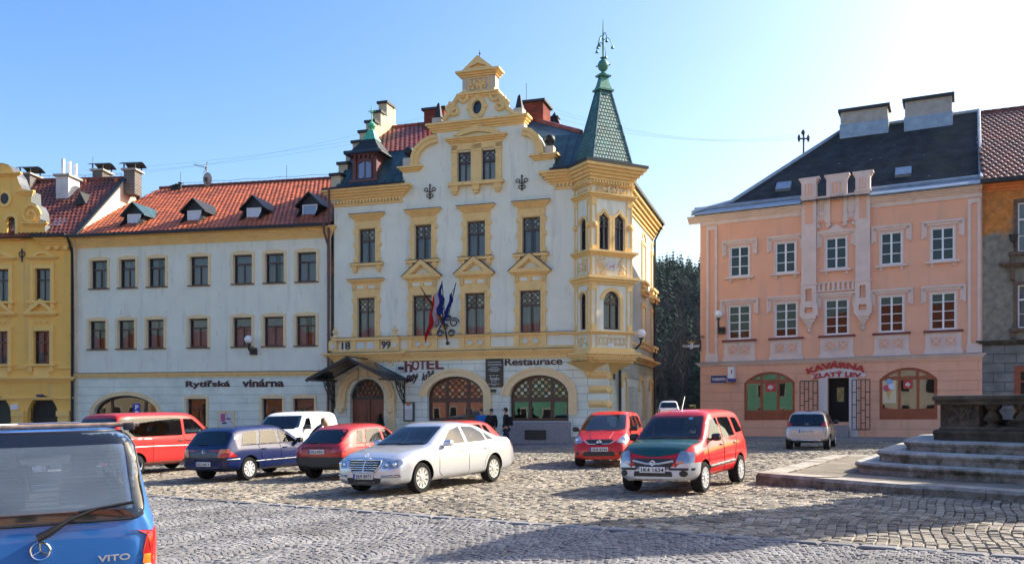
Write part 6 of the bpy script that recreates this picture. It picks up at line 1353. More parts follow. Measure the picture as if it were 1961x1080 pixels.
def bare(x, y, z, h):
 br.tube([(x, y, z - 1), (x, y, z + h * .6)], [.16, .05], 3)
 for j in range(26):
  zz = z + h * rn.uniform(.25, .8); a = rn.uniform(0, 6.28); l = h * rn.uniform(.12, .3); e = (x + l * math.cos(a) * .7, y + l * math.sin(a) * .7, zz + l * .8)
  br.add([(x, y, zz), (x, y, zz + .14), e], [(0, 1, 2)])
  for q in range(3): b2 = rn.uniform(0, 6.28); l2 = l * .6; br.add([e, (e[0], e[1], e[2] - .10), (e[0] + l2 * math.cos(b2) * .6, e[1] + l2 * math.sin(b2) * .6, e[2] + l2 * .8)], [(0, 1, 2)])
for i in range(800):
 y = rn.uniform(108, 250); x = rn.uniform(.10, .27) * y + rn.uniform(-4, 4); z = hz(x, y)
 if y > 185 or rn.random() < .16: spruce(x, y, z, rn.uniform(7, 12))
 else: bare(x, y, z, rn.uniform(6, 10))
tag(cn.build('conifer_forest', m_needle, recalc=False), kind='stuff'); tag(br.build('bare_woodland', m_bare, recalc=False), kind='stuff')
# ---------------------------------------------------------------- houses across the square, seen in the window glass
def opp_house(x0, x1, y, col, h, roofc, label, nwin):
 o = empty('opposite_house', ((x0 + x1) / 2, y, ground(x0, y) - .1), 0, label=label, cat='building', group='houses across the square behind the viewer'); w2 = (x1 - x0) / 2
 m = MB(); m.box(-w2, w2, -9, 0, 0, h); m.build('wall', M('facade_render', col, .9), o)
 m = MB(); m.add([(-w2, .4, h), (w2, .4, h), (w2, -9, h), (-w2, -9, h), (-w2, -4.5, h + 4.5), (w2, -4.5, h + 4.5)], [(0, 1, 5, 4), (2, 3, 4, 5), (0, 4, 3), (1, 2, 5)]); m.build('roof', M('roof_tiles_far', roofc, .7, var=.3), o)
 m = MB(); f = MB()
 for fl in range(3):
  for i in range(nwin):
   u = -w2 + (i + .5) * 2 * w2 / nwin; z = 1.2 + fl * 3.4; m.box(u - .5, u + .5, -.1, .02, z, z + 1.8); f.box(u - .68, u + .68, -.1, .015, z - .15, z + 2.0)
 m.build('window', M('dark_pane', (.03, .03, .035), .1), o); f.build('window_surround', M('pale_surround', (.75, .7, .6), .8), o)
for x0, x1, c, h, l in ((-112, -88, (.72, .60, .40), 10, 'cream'), (-88, -64, (.72, .28, .12), 10.5, 'orange'), (-64, -44, (.78, .36, .26), 10, 'salmon pink'), (-44, -33, (.22, .62, .42), 10, 'mint green'), (-33, -25, (.80, .60, .26), 11, 'yellow'), (-25, -9, (.80, .74, .60), 11, 'pale cream'), (-9, 16, (.78, .45, .34), 10, 'pale pink'), (16, 46, (.78, .72, .66), 10, 'off-white')):
 opp_house(x0, x1, -20, c, h, (.4, .12, .05), l + ' house opposite, behind the viewer, reflected in the windows', max(3, int((x1 - x0) / 2.8)))
# ---------------------------------------------------------------- the air
hm = MB(); hm.box(-140, 170, -45, 300, -6, 62); m_h = bpy.data.materials.new('haze'); m_h.use_nodes = True; n = m_h.node_tree; n.nodes.clear(); o_ = n.nodes.new('ShaderNodeOutputMaterial'); v_ = n.nodes.new('ShaderNodeVolumePrincipled'); v_.inputs['Color'].default_value = (.62, .78, 1, 1); v_.inputs['Density'].default_value = .0001; v_.inputs['Anisotropy'].default_value = .3
n.links.new(v_.outputs[0], o_.inputs['Volume']); tag(hm.build('haze', m_h), kind='stuff')
# ================================================================ cars: x forward, y left, z up, origin on the ground under the middle
def paint(name, col, metal=.0, rough=.35): return M(name, col, max(rough, .5) if not metal else rough, metal, coat=.8, spec=.15 if not metal else .5, var=.02, vscale=2)
m_tyre = M('tyre_rubber', (.018, .018, .018), .85, bump=.2, bscale=30); m_rim = M('silver_wheel', (.62, .63, .64), .3, metal=.6); m_rimw = M('white_wheel_cover', (.5, .5, .5), .4)
m_hole = M('wheel_shadow_gap', (.008, .008, .008), .9); m_plastic = M('black_plastic', (.02, .02, .021), .5); m_cabin = M('car_interior', (.035, .036, .04), .9); m_seat = M('seat_fabric', (.06, .06, .065), .9)
m_carglass = glass_mat('car_glass', (.50, .60, .60), 1.75, .0); m_carglassdark = glass_mat('tinted_car_glass', (.22, .26, .28), 1.8, .0)
m_clearglass = glass_mat('clear_car_glass', (.85, .9, .9), 1.45, .0); m_chrome = M('chrome', (.75, .76, .78), .12, metal=1); m_lampglass = M('headlamp_lens', (.34, .36, .39), .06, metal=.55, coat=1, var=.25, vscale=14); m_redlamp = M('tail_lamp_red', (.42, .012, .01), .12, coat=1); m_orange = M('indicator_orange', (.7, .2, .02), .15, coat=1)
m_clear = M('reversing_lamp', (.6, .55, .5), .15, coat=1); m_plate = M('number_plate_white', (.72, .72, .70), .4); m_plateblue = M('plate_blue_band', (.02, .05, .35), .4); m_platetext = M('plate_characters', (.01, .01, .01), .5)
def sect(S, x):
 zb, zs, zt, ws, wt = (interp(S[k], x) for k in ('bot', 'belt', 'top', 'ws', 'wt'))
 zm = lerp(zb, zs, .5); u5 = (ws - .045, zs);
 up_ = [(lerp(u5[0], wt, t), lerp(zs, zt, t)) for t in (.45, .85)]
 return [(0, zb), (ws - .16, zb), (ws - .035, zb + .07), (ws - .005, lerp(zb, zs, .3)), (ws, lerp(zb, zs, .62)), (ws - .012, zs - .07), u5] + up_ + [(wt - .07, zt - .004 + S.get('crown', .02) * .3), (wt * .5, zt + S.get('crown', .02) * .8), (0, zt + S.get('crown', .02))]
def eval_mesh(me, mods, cutters=()):
 o = bpy.data.objects.new('tmp', me); COL.objects.link(o); cs = []
 for k, v in mods:
  md = o.modifiers.new(k, k)
  for a, b_ in v.items(): setattr(md, a, b_)
 for c in cutters:
  co = bpy.data.objects.new('cut', c); COL.objects.link(co); cs.append(co); md = o.modifiers.new('b', 'BOOLEAN'); md.object = co; md.operation = 'DIFFERENCE'; md.solver = 'MANIFOLD'; md.material_mode = 'TRANSFER'
 dg = bpy.context.evaluated_depsgraph_get(); dg.update(); r = bpy.data.meshes.new_from_object(o.evaluated_get(dg))
 for x in [o] + cs: bpy.data.objects.remove(x)
 return r
def mesh_of(mb, mat=None):
 me = bpy.data.meshes.new('m'); me.from_pydata(mb.v, [], mb.f); bm = bmesh.new(); bm.from_mesh(me); bmesh.ops.remove_doubles(bm, verts=bm.verts, dist=1e-5); bmesh.ops.recalc_face_normals(bm, faces=bm.faces)
 if bm.calc_volume(signed=True) < 0: bmesh.ops.reverse_faces(bm, faces=bm.faces)
 bm.to_mesh(me); bm.free()
 if mat: me.materials.append(mat)
 return me
def rounded(poly, r, n=4):
 if not r: return poly
 out = []; m_ = len(poly)
 for i, p in enumerate(poly):
  p = Vector(p); a, b_ = Vector(poly[i - 1]) - p, Vector(poly[(i + 1) % m_]) - p; ra_, rb_ = min(r, a.length * .45), min(r, b_.length * .45); A, B = p + a.normalized() * ra_, p + b_.normalized() * rb_
  for k in range(n + 1): t = k / n; out.append(tuple(A * (1 - t) ** 2 + p * 2 * t * (1 - t) + B * t * t))
 return out
class Car:
 def __init__(s, S, name, label, loc, head, mat, group='cars parked on the square', z=None):
  s.S = S; a = math.atan2(head[1], head[0]); s.root = empty(name, (loc[0], loc[1], ground(*loc) + .012 if z is None else z), a, label=label, cat='van' if 'van' in name else 'car', group=group); s.mat = mat
  gx = ground(loc[0] + .5, loc[1]) - ground(loc[0] - .5, loc[1]); s.root.rotation_euler = (Matrix.Rotation(-math.atan(gx), 3, 'Y') @ Matrix.Rotation(a, 3, 'Z')).to_euler()
  xs = sorted({round(x, 3) for k in ('top', 'belt', 'ws') for x, _ in S[k]}); rings = [sect(S, x) for x in xs]
  m = MB(); N = len(rings[0]); full = 2 * N - 2
  for x, r in zip(xs, rings):
   m.v += [(x, -y, z) for y, z in r] + [(x, y, z) for y, z in r[-2:0:-1]]
  for i in range(len(xs) - 1): m.f += [(i * full + k, i * full + (k + 1) % full, (i + 1) * full + (k + 1) % full, (i + 1) * full + k) for k in range(full)]
  for i in (0, len(xs) - 1):      # end caps as strips
   o = i * full; cap = [(o + k, o + k + 1, o + (full - k - 1) % full, o + (full - k) % full) for k in range(1, N - 1)]; m.f += [(o, o + 1, o + full - 1)] + cap[:-1] + [(o + N - 2, o + N - 1, o + N)]
  base = mesh_of(m, mat); base.materials.append(m_hole); base.materials.append(m_cabin)
  sub = eval_mesh(base, [('SUBSURF', dict(levels=2, render_levels=2))])
  bm = bmesh.new(); bm.from_mesh(sub); s.bvh = BVHTree.FromBMesh(bm); bm.free()
  cut = []
  for x in S['axles']:
   for sd in (-1, 1):
    c = MB(); n = 28; r = S['wr'] + .055; c.add([(x + r * math.cos(6.2832 * k / n), sd * (S['W'] / 2 - .30), S['wr'] + r * math.sin(6.2832 * k / n)) for k in range(n)] + [(x + r * math.cos(6.2832 * k / n), sd * (S['W'] / 2 + .3), S['wr'] + r * math.sin(6.2832 * k / n)) for k in range(n)], [tuple(range(n)), tuple(range(n, 2 * n))] + [(k, (k + 1) % n, n + (k + 1) % n, n + k) for k in range(n)]); cut.append(mesh_of(c, m_hole))
  for poly in S.get('side', ()):
   c = MB(); c.prism(rounded(S_shrink(poly, .02), .05, 3), -1.5, 1.5); cut.append(mesh_of(c, m_cabin))
  for x0, x1, poly in S.get('through', ()):
   q = rounded(poly, .08, 3); c = MB(); c.add([(x0, y, z) for y, z in q] + [(x1, y, z) for y, z in q], [tuple(range(len(q))), tuple(range(len(q), 2 * len(q)))] + [(k, (k + 1) % len(q), len(q) + (k + 1) % len(q), len(q) + k) for k in range(len(q))]); cut.append(mesh_of(c, m_cabin))
  me = eval_mesh(sub, [], cut); me.name = 'body'; me.polygons.foreach_set('use_smooth', [True] * len(me.polygons)); me.set_sharp_from_angle(angle=R(38))
  s.body = bpy.data.objects.new('body', me); COL.objects.link(s.body); s.body.parent = s.root
  for x in S['axles']:
   for sd in (-1, 1): s.wheel(x, sd)
 def wheel(s, x, sd):
  S = s.S; r = S['wr']; yo = S['W'] / 2 - .05; w_ = .2; m = MB(); prof = [(r * .62, 0), (r * .70, .012), (r * .93, .012), (r * .985, -.02), (r, -.05), (r, -w_ + .04), (r * .95, -w_), (r * .6, -w_)]
  n = 28; vs = [(x + q * math.cos(6.2832 * k / n), sd * (yo + d), r + q * math.sin(6.2832 * k / n)) for q, d in prof for k in range(n)]; m.add(vs, [(i * n + k, i * n + (k + 1) % n, (i + 1) * n + (k + 1) % n, (i + 1) * n + k) for i in range(len(prof) - 1) for k in range(n)])
  t = m.build('wheel', m_tyre, s.root, 45); t['label'] = None if 0 else 'wheel'; del t['label']
  d = MB(); n = 28; f = lambda q, dd, k, nn: (x + q * math.cos(6.2832 * k / nn), sd * (yo + dd), r + q * math.sin(6.2832 * k / nn))
  d.add([f(q, dd, k, n) for q, dd in ((r * .66, .0), (r * .62, -.01), (r * .57, -.055), (0.001, -.06)) for k in range(n)], [(i * n + k, i * n + (k + 1) % n, (i + 1) * n + (k + 1) % n, (i + 1) * n + k) for i in range(3) for k in range(n)]); d.build('wheel_dish', m_hole, t, 30, recalc=True)
  q = MB(); ns = S.get('spokes', 9); sw_ = S.get('spw', .55)
  q.add([f(qq, dd, k, n) for qq, dd in ((r * .675, -.02), (r * .67, .008), (r * .61, .004), (r * .60, -.03)) for k in range(n)], [(i * n + k, i * n + (k + 1) % n, (i + 1) * n + (k + 1) % n, (i + 1) * n + k) for i in range(3) for k in range(n)])
  for k in range(ns):
   c = k / ns; h0 = sw_ * .42 / ns * 1.0; h1 = sw_ / ns * .5
   P4 = []
   for rad, hh, dd in ((r * .16, h1 * 2.2, .0), (r * .62, h1 * 1.0, .002)):
    for e in (-1, 1): P4.append((rad, (c + e * hh), dd))
   q.add([(x + a * math.cos(6.2832 * b_), sd * (yo + dd + z), r + a * math.sin(6.2832 * b_)) for z in (0, -.03) for a, b_, dd in (P4[0], P4[1], P4[3], P4[2])], [(0, 1, 2, 3), (4, 5, 6, 7), (0, 1, 5, 4), (1, 2, 6, 5), (2, 3, 7, 6), (3, 0, 4, 7)])
  q.add([f(qq, dd, k, 14) for qq, dd in ((r * .24, -.01), (r * .22, .012), (r * .10, .018), (.001, .018)) for k in range(14)], [(i * 14 + k, i * 14 + (k + 1) % 14, (i + 1) * 14 + (k + 1) % 14, (i + 1) * 14 + k) for i in range(3) for k in range(14)])
  q.build('rim', S.get('rim', m_rim), t, 35)
 def patch(s, name, poly, phi, mat, off=.006, rnd_=.04, mirror=False, parent=None, step=.09, back=0, label=None):
  """a polygon laid onto the body; phi: outward heading, coordinates (a, z) with a measured across that heading"""
  n = Vector((math.cos(R(phi)), math.sin(R(phi)), 0)); pr = Vector((-n.y, n.x, 0)); poly = rounded(poly, rnd_)
  pts = [Vector(p) for p in poly]; edges = [(i, (i + 1) % len(pts)) for i in range(len(pts))]
  # densify edges
  P2 = []
  for i, p in enumerate(pts):
   q = pts[(i + 1) % len(pts)]; k = max(1, int((q - p).length / step))
   for j in range(k): P2.append(p.lerp(q, j / k))
  E = [(i, (i + 1) % len(P2)) for i in range(len(P2))]; a0, a1 = min(p.x for p in P2), max(p.x for p in P2); z0, z1 = min(p.y for p in P2), max(p.y for p in P2); tup = [tuple(p) for p in P2]; grid = []
  na, nz_ = int((a1 - a0) / step), int((z1 - z0) / step)
  for i in range(1, na + 1):
   for j in range(1, nz_ + 1):
    q = (a0 + i * (a1 - a0) / (na + 1), z0 + j * (z1 - z0) / (nz_ + 1))
    if in_poly(q, tup): grid.append(Vector(q))
  V, _, F, *_r = delaunay_2d_cdt(P2 + grid, E, [], 1, 1e-6); vs = []
  for v in V:
   o = n * 4 + pr * v.x + Vector((0, 0, v.y)); h = s.bvh.ray_cast(o, -n, 8)
   if h[0] is None: h = s.bvh.find_nearest(n * 1.0 * (s.S['L'] / 2 if abs(n.x) > .7 else s.S['W'] / 2) + pr * v.x + Vector((0, 0, v.y)))
   N = h[1] if h[1].dot(n) > 0 else -h[1]; vs.append(tuple(h[0] + N * off))
  obs = []
  for sgn in ((1, -1) if mirror else (1,)):
   m = MB(); m.v = [(x, y * sgn, z) for x, y, z in vs]; m.f = [tuple(f) if sgn > 0 else tuple(f)[::-1] for f in F]; nb = len(m.v)
   o = m.build(name, mat, parent or s.root, 60, recalc=False)
   if label: o['label'] = label
   obs.append(o)
  return obs[0]
 def ribbon(s, name, path, phi, mat, w_=.012, off=.004, mirror=True, parent=None, th=.0):
  n = Vector((math.cos(R(phi)), math.sin(R(phi)), 0)); pr = Vector((-n.y, n.x, 0)); P2 = []
  for p, q in zip(path, path[1:]):
   p, q = Vector(p), Vector(q); k = max(1, int((q - p).length / .08)); P2 += [p.lerp(q, j / k) for j in range(k)]
  P2.append(Vector(path[-1])); pts = []
  for v in P2:
   h = s.bvh.ray_cast(n * 4 + pr * v.x + Vector((0, 0, v.y)), -n, 8)
   if h[0] is not None: pts.append(h[0] + (h[1] if h[1].dot(n) > 0 else -h[1]) * off)
  for sgn in ((1, -1) if mirror else (1,)):
   m = MB(); m.tube([(p.x, p.y * sgn, p.z) for p in pts], w_, 6); m.build(name, mat, parent or s.root, 60)
 def box(s, name, x0, x1, y0, y1, z0, z1, mat, mirror=False, parent=None, bev=.0, label=None):
  for sg in ((1, -1) if mirror else (1,)):
   m = MB(); m.box(x0, x1, min(y0 * sg, y1 * sg), max(y0 * sg, y1 * sg), z0, z1); me = mesh_of(m, mat)
   if bev: me = eval_mesh(me, [('BEVEL', dict(width=bev, segments=3, limit_method='NONE'))]); me.polygons.foreach_set('use_smooth', [True] * len(me.polygons)); me.set_sharp_from_angle(angle=R(40))
   me.name = name; o = bpy.data.objects.new(name, me); COL.objects.link(o); o.parent = parent or s.root
   if label: o['label'] = label
  return o
 def hit(s, phi, a, z):
  n = Vector((math.cos(R(phi)), math.sin(R(phi)), 0)); pr = Vector((-n.y, n.x, 0)); h = s.bvh.ray_cast(n * 4 + pr * a + Vector((0, 0, z)), -n, 8); return h[0]
 def plate(s, front, z, txt, blue=True, y=0, out=.02):
  sg = 1 if front else -1; h = s.hit(0 if front else 180, 0, z); x = h.x + sg * out; pm = s.box('number_plate', x - .012, x + .012, y - .26, y + .26, z - .057, z + .057, m_plate, bev=.006)
  f = x + sg * .0145; tfx = lambda a, w_, v: (f + sg * (w_ - .0), y + sg * a, v)   # a: rightwards for the reader
  text(txt, 'plate_characters', m_platetext, pm, tfx, -.19 if blue else -.22, .24, z - .038, .076, 0, .002, .015)
  if blue: s.box('plate_band', min(f, f + sg * .002), max(f, f + sg * .002), *( sorted((y + sg * -.258, y + sg * -.212))), z - .055, z + .055, m_plateblue, parent=pm)
  return pm
 def mirror_(s, x, z, mat, size=.2, front=None):
  for sg in (-1, 1):
   h = s.hit(90 * sg, -x * sg, z); y = abs(h.y); m = MB(); m.lathe([(.02, -.5), (.075, -.42), (.085, 0), (.075, .42), (.02, .5)], 0, 0, 10)
   m.v = [(x + a * 1.0, sg * (y + .13 + c * size * .95), z + .05 + b_ * .95) for a, b_, c in m.v]; m.tube([(x, sg * (y - .03), z - .02), (x, sg * (y + .08), z + .03)], .03, 6); m.build('wing_mirror', mat, s.root, 50)
 def seats(s, x, z, n=2, zt=None, wheel_=True, mat=None):
  for sg in (-1, 1):
   q = MB(); y0 = sg * .36; q.hexa([(x - .10, y0 - .24, z - .25), (x + .02, y0 - .24, z - .25), (x + .02, y0 + .24, z - .25), (x - .10, y0 + .24, z - .25)], [(x - .24, y0 - .19, z + .18), (x - .14, y0 - .19, z + .18), (x - .14, y0 + .19, z + .18), (x - .24, y0 + .19, z + .18)])
   q.hexa([(x - .25, y0 - .11, z + .2), (x - .17, y0 - .11, z + .2), (x - .17, y0 + .11, z + .2), (x - .25, y0 + .11, z + .2)], [(x - .28, y0 - .10, z + .40), (x - .19, y0 - .10, z + .40), (x - .19, y0 + .10, z + .40), (x - .28, y0 + .10, z + .40)]); q.build('seat', mat or m_seat, s.root)
  if wheel_:
   q = MB(); xs_ = x + .62; q.tube([(xs_ - .05 * math.sin(t), .36 + .18 * math.cos(t), z + .02 + .15 * math.sin(t)) for t in [6.2832 * k / 16 for k in range(17)]], .016, 6); q.build('steering_wheel', m_plastic, s.root, 60)
 def wiper(s, front, pts, phi=None, parent=None):
  n = 0 if front else 180; P = []
  for a, z in pts:
   h = s.hit(n, a, z)
   if h: P.append((h.x + (.03 if front else -.03), h.y, h.z + .012))
  if len(P) > 1: m = MB(); m.tube(P, .011, 5); m.build('wiper', m_plastic, parent or s.root)
def S_shrink(poly, t):
 c = sum((Vector(p) for p in poly), Vector((0, 0))) / len(poly); return [tuple(Vector(p) + (c - Vector(p)).normalized() * t) for p in poly]
# --- silver saloon
SE = dict(L=4.87, W=1.85, wr=.325, axles=(1.58, -1.29), crown=.025, spokes=10, spw=.62,
 top=[(-2.44, .62), (-2.41, .80), (-2.33, .98), (-2.15, 1.05), (-1.80, 1.08), (-1.62, 1.11), (-1.0, 1.38), (-.70, 1.435), (-.25, 1.465), (.12, 1.455), (.38, 1.40), (1.12, 1.02), (1.28, .975), (1.7, .925), (2.1, .85), (2.30, .76), (2.40, .62), (2.44, .50)],
 belt=[(-2.44, .55), (-2.33, .90), (-2.1, .97), (-1.5, .985), (0, .955), (1.1, .92), (1.3, .90), (1.9, .82), (2.2, .74), (2.4, .56), (2.44, .44)],
 bot=[(-2.44, .36), (-2.2, .26), (-1.8, .22), (1.9, .20), (2.3, .20), (2.44, .27)],
 ws=[(-2.44, .66), (-2.38, .80), (-2.1, .885), (-1.3, .925), (0, .925), (1.5, .925), (2.0, .895), (2.25, .83), (2.38, .72), (2.44, .56)],
 wt=[(-2.44, .56), (-2.33, .66), (-2.1, .76), (-1.62, .74), (-1.0, .60), (-.25, .575), (.38, .62), (1.12, .76), (1.7, .76), (2.1, .68), (2.3, .6), (2.44, .46)],
 side=[[(.78, .985), (.26, 1.30), (-.16, 1.365), (-.13, .985)], [(-.21, .985), (-.24, 1.365), (-.72, 1.335), (-1.0, 1.20), (-1.02, 1.0)]],
 through=[(-2.3, 1.6, [(-.56, 1.06), (.56, 1.06), (.50, 1.36), (-.50, 1.36)])])
def build_saloon():
 c = Car(SE, 'silver_saloon', 'large silver saloon car with chrome grille, front and centre on the square', (-1.84, 20.6), (-.51, -.86), paint('silver_metallic', (.60, .62, .66), .55, .3))
 c.patch('windscreen', [(-.70, 1.00), (.70, 1.00), (.56, 1.385), (-.56, 1.385)], 0, m_carglass, .006, .06); c.patch('rear_window', [(-.62, 1.13), (.62, 1.13), (.52, 1.37), (-.52, 1.37)], 180, m_carglassdark, .006, .06)
 for P in SE['side']: c.patch('side_window', [(x, z) for x, z in P], -90, m_carglassdark, .006, .05, True)
 c.patch('side_window', [(-1.06, 1.01), (-1.04, 1.19), (-1.34, 1.03)], -90, M('dark_quarter_glass', (.015, .017, .02), .06), .006, .03, True)
 c.ribbon('window_trim', [(.86, .965), (-.1, .965), (-1.4, .99), (-1.05, 1.23), (-.72, 1.36), (-.2, 1.39), (.28, 1.325), (.82, .99)], -90, m_chrome, .011)
 c.ribbon('door_gap', [(.98, .90), (.99, .4), (.85, .30)], -90, m_hole, .006, .0); c.ribbon('door_gap', [(-.17, .96), (-.19, .30)], -90, m_hole, .006, .0); c.ribbon('door_gap', [(-1.15, .98), (-1.02, .70), (-.86, .52), (-.84, .3)], -90, m_hole, .006, .0)
 c.ribbon('bonnet_gap', [(-.60, .80), (-.5, .725), (.5, .725), (.60, .80)], 0, m_hole, .006, .0, False)
 c.ribbon('body_crease', [(1.3, .72), (0, .75), (-1.6, .84)], -90, c.mat, .010, -.002)
 for sx in (.05, -.95):
  for sg in (-1, 1): h = c.hit(90 * sg, -sx * sg, .83); c.box('door_handle', sx - .10, sx + .10, min(h.y, h.y + sg * .035), max(h.y, h.y + sg * .035), .815, .845, c.mat, bev=.012)
 gr = c.patch('grille', [(-.42, .72), (.42, .72), (.40, .60), (.30, .50), (-.30, .50), (-.40, .60)], 0, m_plastic, .012, .05)
 c.ribbon('grille_frame', [(-.42, .725), (.42, .725), (.41, .60), (.30, .495), (-.30, .495), (-.41, .60), (-.42, .725)], 0, m_chrome, .017, .016, False, gr)
 for z in (.545, .585, .63, .675): c.ribbon('grille_bar', [(-.37 if z > .56 else -.33, z), (.37 if z > .56 else .33, z)], 0, m_chrome, .011, .018, False, gr)
 c.ribbon('grille_bar', [(0, .5), (0, .72)], 0, m_chrome, .012, .022, False, gr)
 h = c.hit(0, 0, .745); m = MB(); m.tube([(h.x - .02 + 0 * math.cos(t), .045 * math.cos(t), .835 + .045 * math.sin(t)) for t in [k * .4189 for k in range(16)]], .005, 5)
 for t in (90, 210, 330): m.tube([(h.x - .02, 0, .835), (h.x - .02, .045 * math.cos(R(t)), .835 + .045 * math.sin(R(t)))], .004, 4)
 m.tube([(h.x - .02, 0, .74), (h.x - .02, 0, .79)], .007, 5); m.build('bonnet_star', m_chrome, c.root)
 for ph, P, r_ in ((-33, [(-.93 + 1.62, 0), ], 0),): pass
 hl = [(.475, .60), (.60, .565), (.64, .70), (.56, .745), (.50, .73)]
 for sg in (-1, 1):
  # inner and outer lamp on each side, seen along the body's corner
  p = c.patch('headlamp', [(sg * .47, .575), (sg * .585, .555), (sg * .66, .70), (sg * .56, .715)], 0, m_lampglass, .010, .03)
  p = c.patch('headlamp', [(sg * .61, .555), (sg * .78, .57), (sg * .845, .66), (sg * .80, .745), (sg * .69, .725)], 0, m_lampglass, .010, .04, step=.05)
  h = c.hit(0, sg * .715, .645); m = MB(); m.sphere(0, 0, 0, .055, 8); m.v = [(x * .5 + h.x - .0, y + h.y, z + h.z) for x, y, z in m.v]; m.build('projector', m_chrome, p, 60)
  h = c.hit(0, sg * .565, .635); m = MB(); m.sphere(0, 0, 0, .045, 8); m.v = [(x * .4 + h.x - .0, y + h.y, z + h.z) for x, y, z in m.v]; m.build('projector', m_chrome, p, 60)
  c.patch('fog_lamp', [(sg * .46, .375), (sg * .83, .39), (sg * .80, .44), (sg * .46, .425)], 0, m_plastic, .008, .01); c.ribbon('fog_trim', [(sg * .48, .40), (sg * .80, .415)], 0, m_chrome, .012, .014, False)
  c.patch('tail_lamp', [(sg * .50, .80), (sg * .83, .78), (sg * .85, .93), (sg * .58, .96)], 180, m_redlamp, .01, .03, step=.05)
  c.patch('tail_lamp', [(-2.42, .80), (-2.12, .82), (-2.05, .93), (-2.30, .97), (-2.38, .9)], -90, m_redlamp, .01, .03, step=.05, mirror=False) if sg < 0 else None
 c.patch('bumper_intake', [(-.42, .265), (.42, .265), (.46, .37), (-.46, .37)], 0, m_plastic, .008, .03); c.plate(True, .40, '2K9 8975')
 c.mirror_(.72, .965, c.mat); c.seats(-.05, 1.05); c.wiper(True, [(-.6, 1.01), (.05, 1.03)]); c.wiper(True, [(0, 1.01), (.62, 1.03)])
 m = MB(); m.box(.38, .42, -.1, .1, 1.28, 1.35); m.build('rear_view_mirror', m_plastic, c.root)
build_saloon()
# --- small estate with dark bonnet
SU = dict(L=3.77, W=1.72, wr=.305, axles=(1.20, -1.16), crown=.035, spokes=12, spw=.5, rim=m_rimw,
 top=[(-1.88, .58), (-1.86, .9), (-1.80, 1.10), (-1.58, 1.48), (-1.42, 1.575), (-.9, 1.60), (0, 1.60), (.30, 1.57), (.48, 1.49), (1.02, 1.045), (1.16, 1.01), (1.5, .955), (1.72, .86), (1.84, .70), (1.88, .55)],
 belt=[(-1.88, .5), (-1.80, .98), (-1.5, 1.04), (0, .98), (1.0, .93), (1.2, .91), (1.55, .84), (1.76, .72), (1.88, .48)], bot=[(-1.88, .36), (-1.6, .28), (1.5, .26), (1.88, .27)],
 ws=[(-1.88, .66), (-1.82, .76), (-1.5, .81), (0, .815), (1.3, .825), (1.62, .80), (1.80, .70), (1.88, .56)], wt=[(-1.88, .58), (-1.8, .66), (-1.42, .62), (0, .62), (.48, .64), (1.02, .71), (1.5, .68), (1.8, .56), (1.88, .46)],
 side=[[(.80, 1.03), (.36, 1.42), (.02, 1.455), (-.02, 1.03)], [(-.10, 1.03), (-.07, 1.455), (-.78, 1.45), (-.92, 1.06)], [(-1.06, 1.10), (-.93, 1.44), (-1.28, 1.42), (-1.50, 1.12)]], through=[(-1.9, 1.3, [(-.56, 1.08), (.56, 1.08), (.50, 1.46), (-.50, 1.46)])])
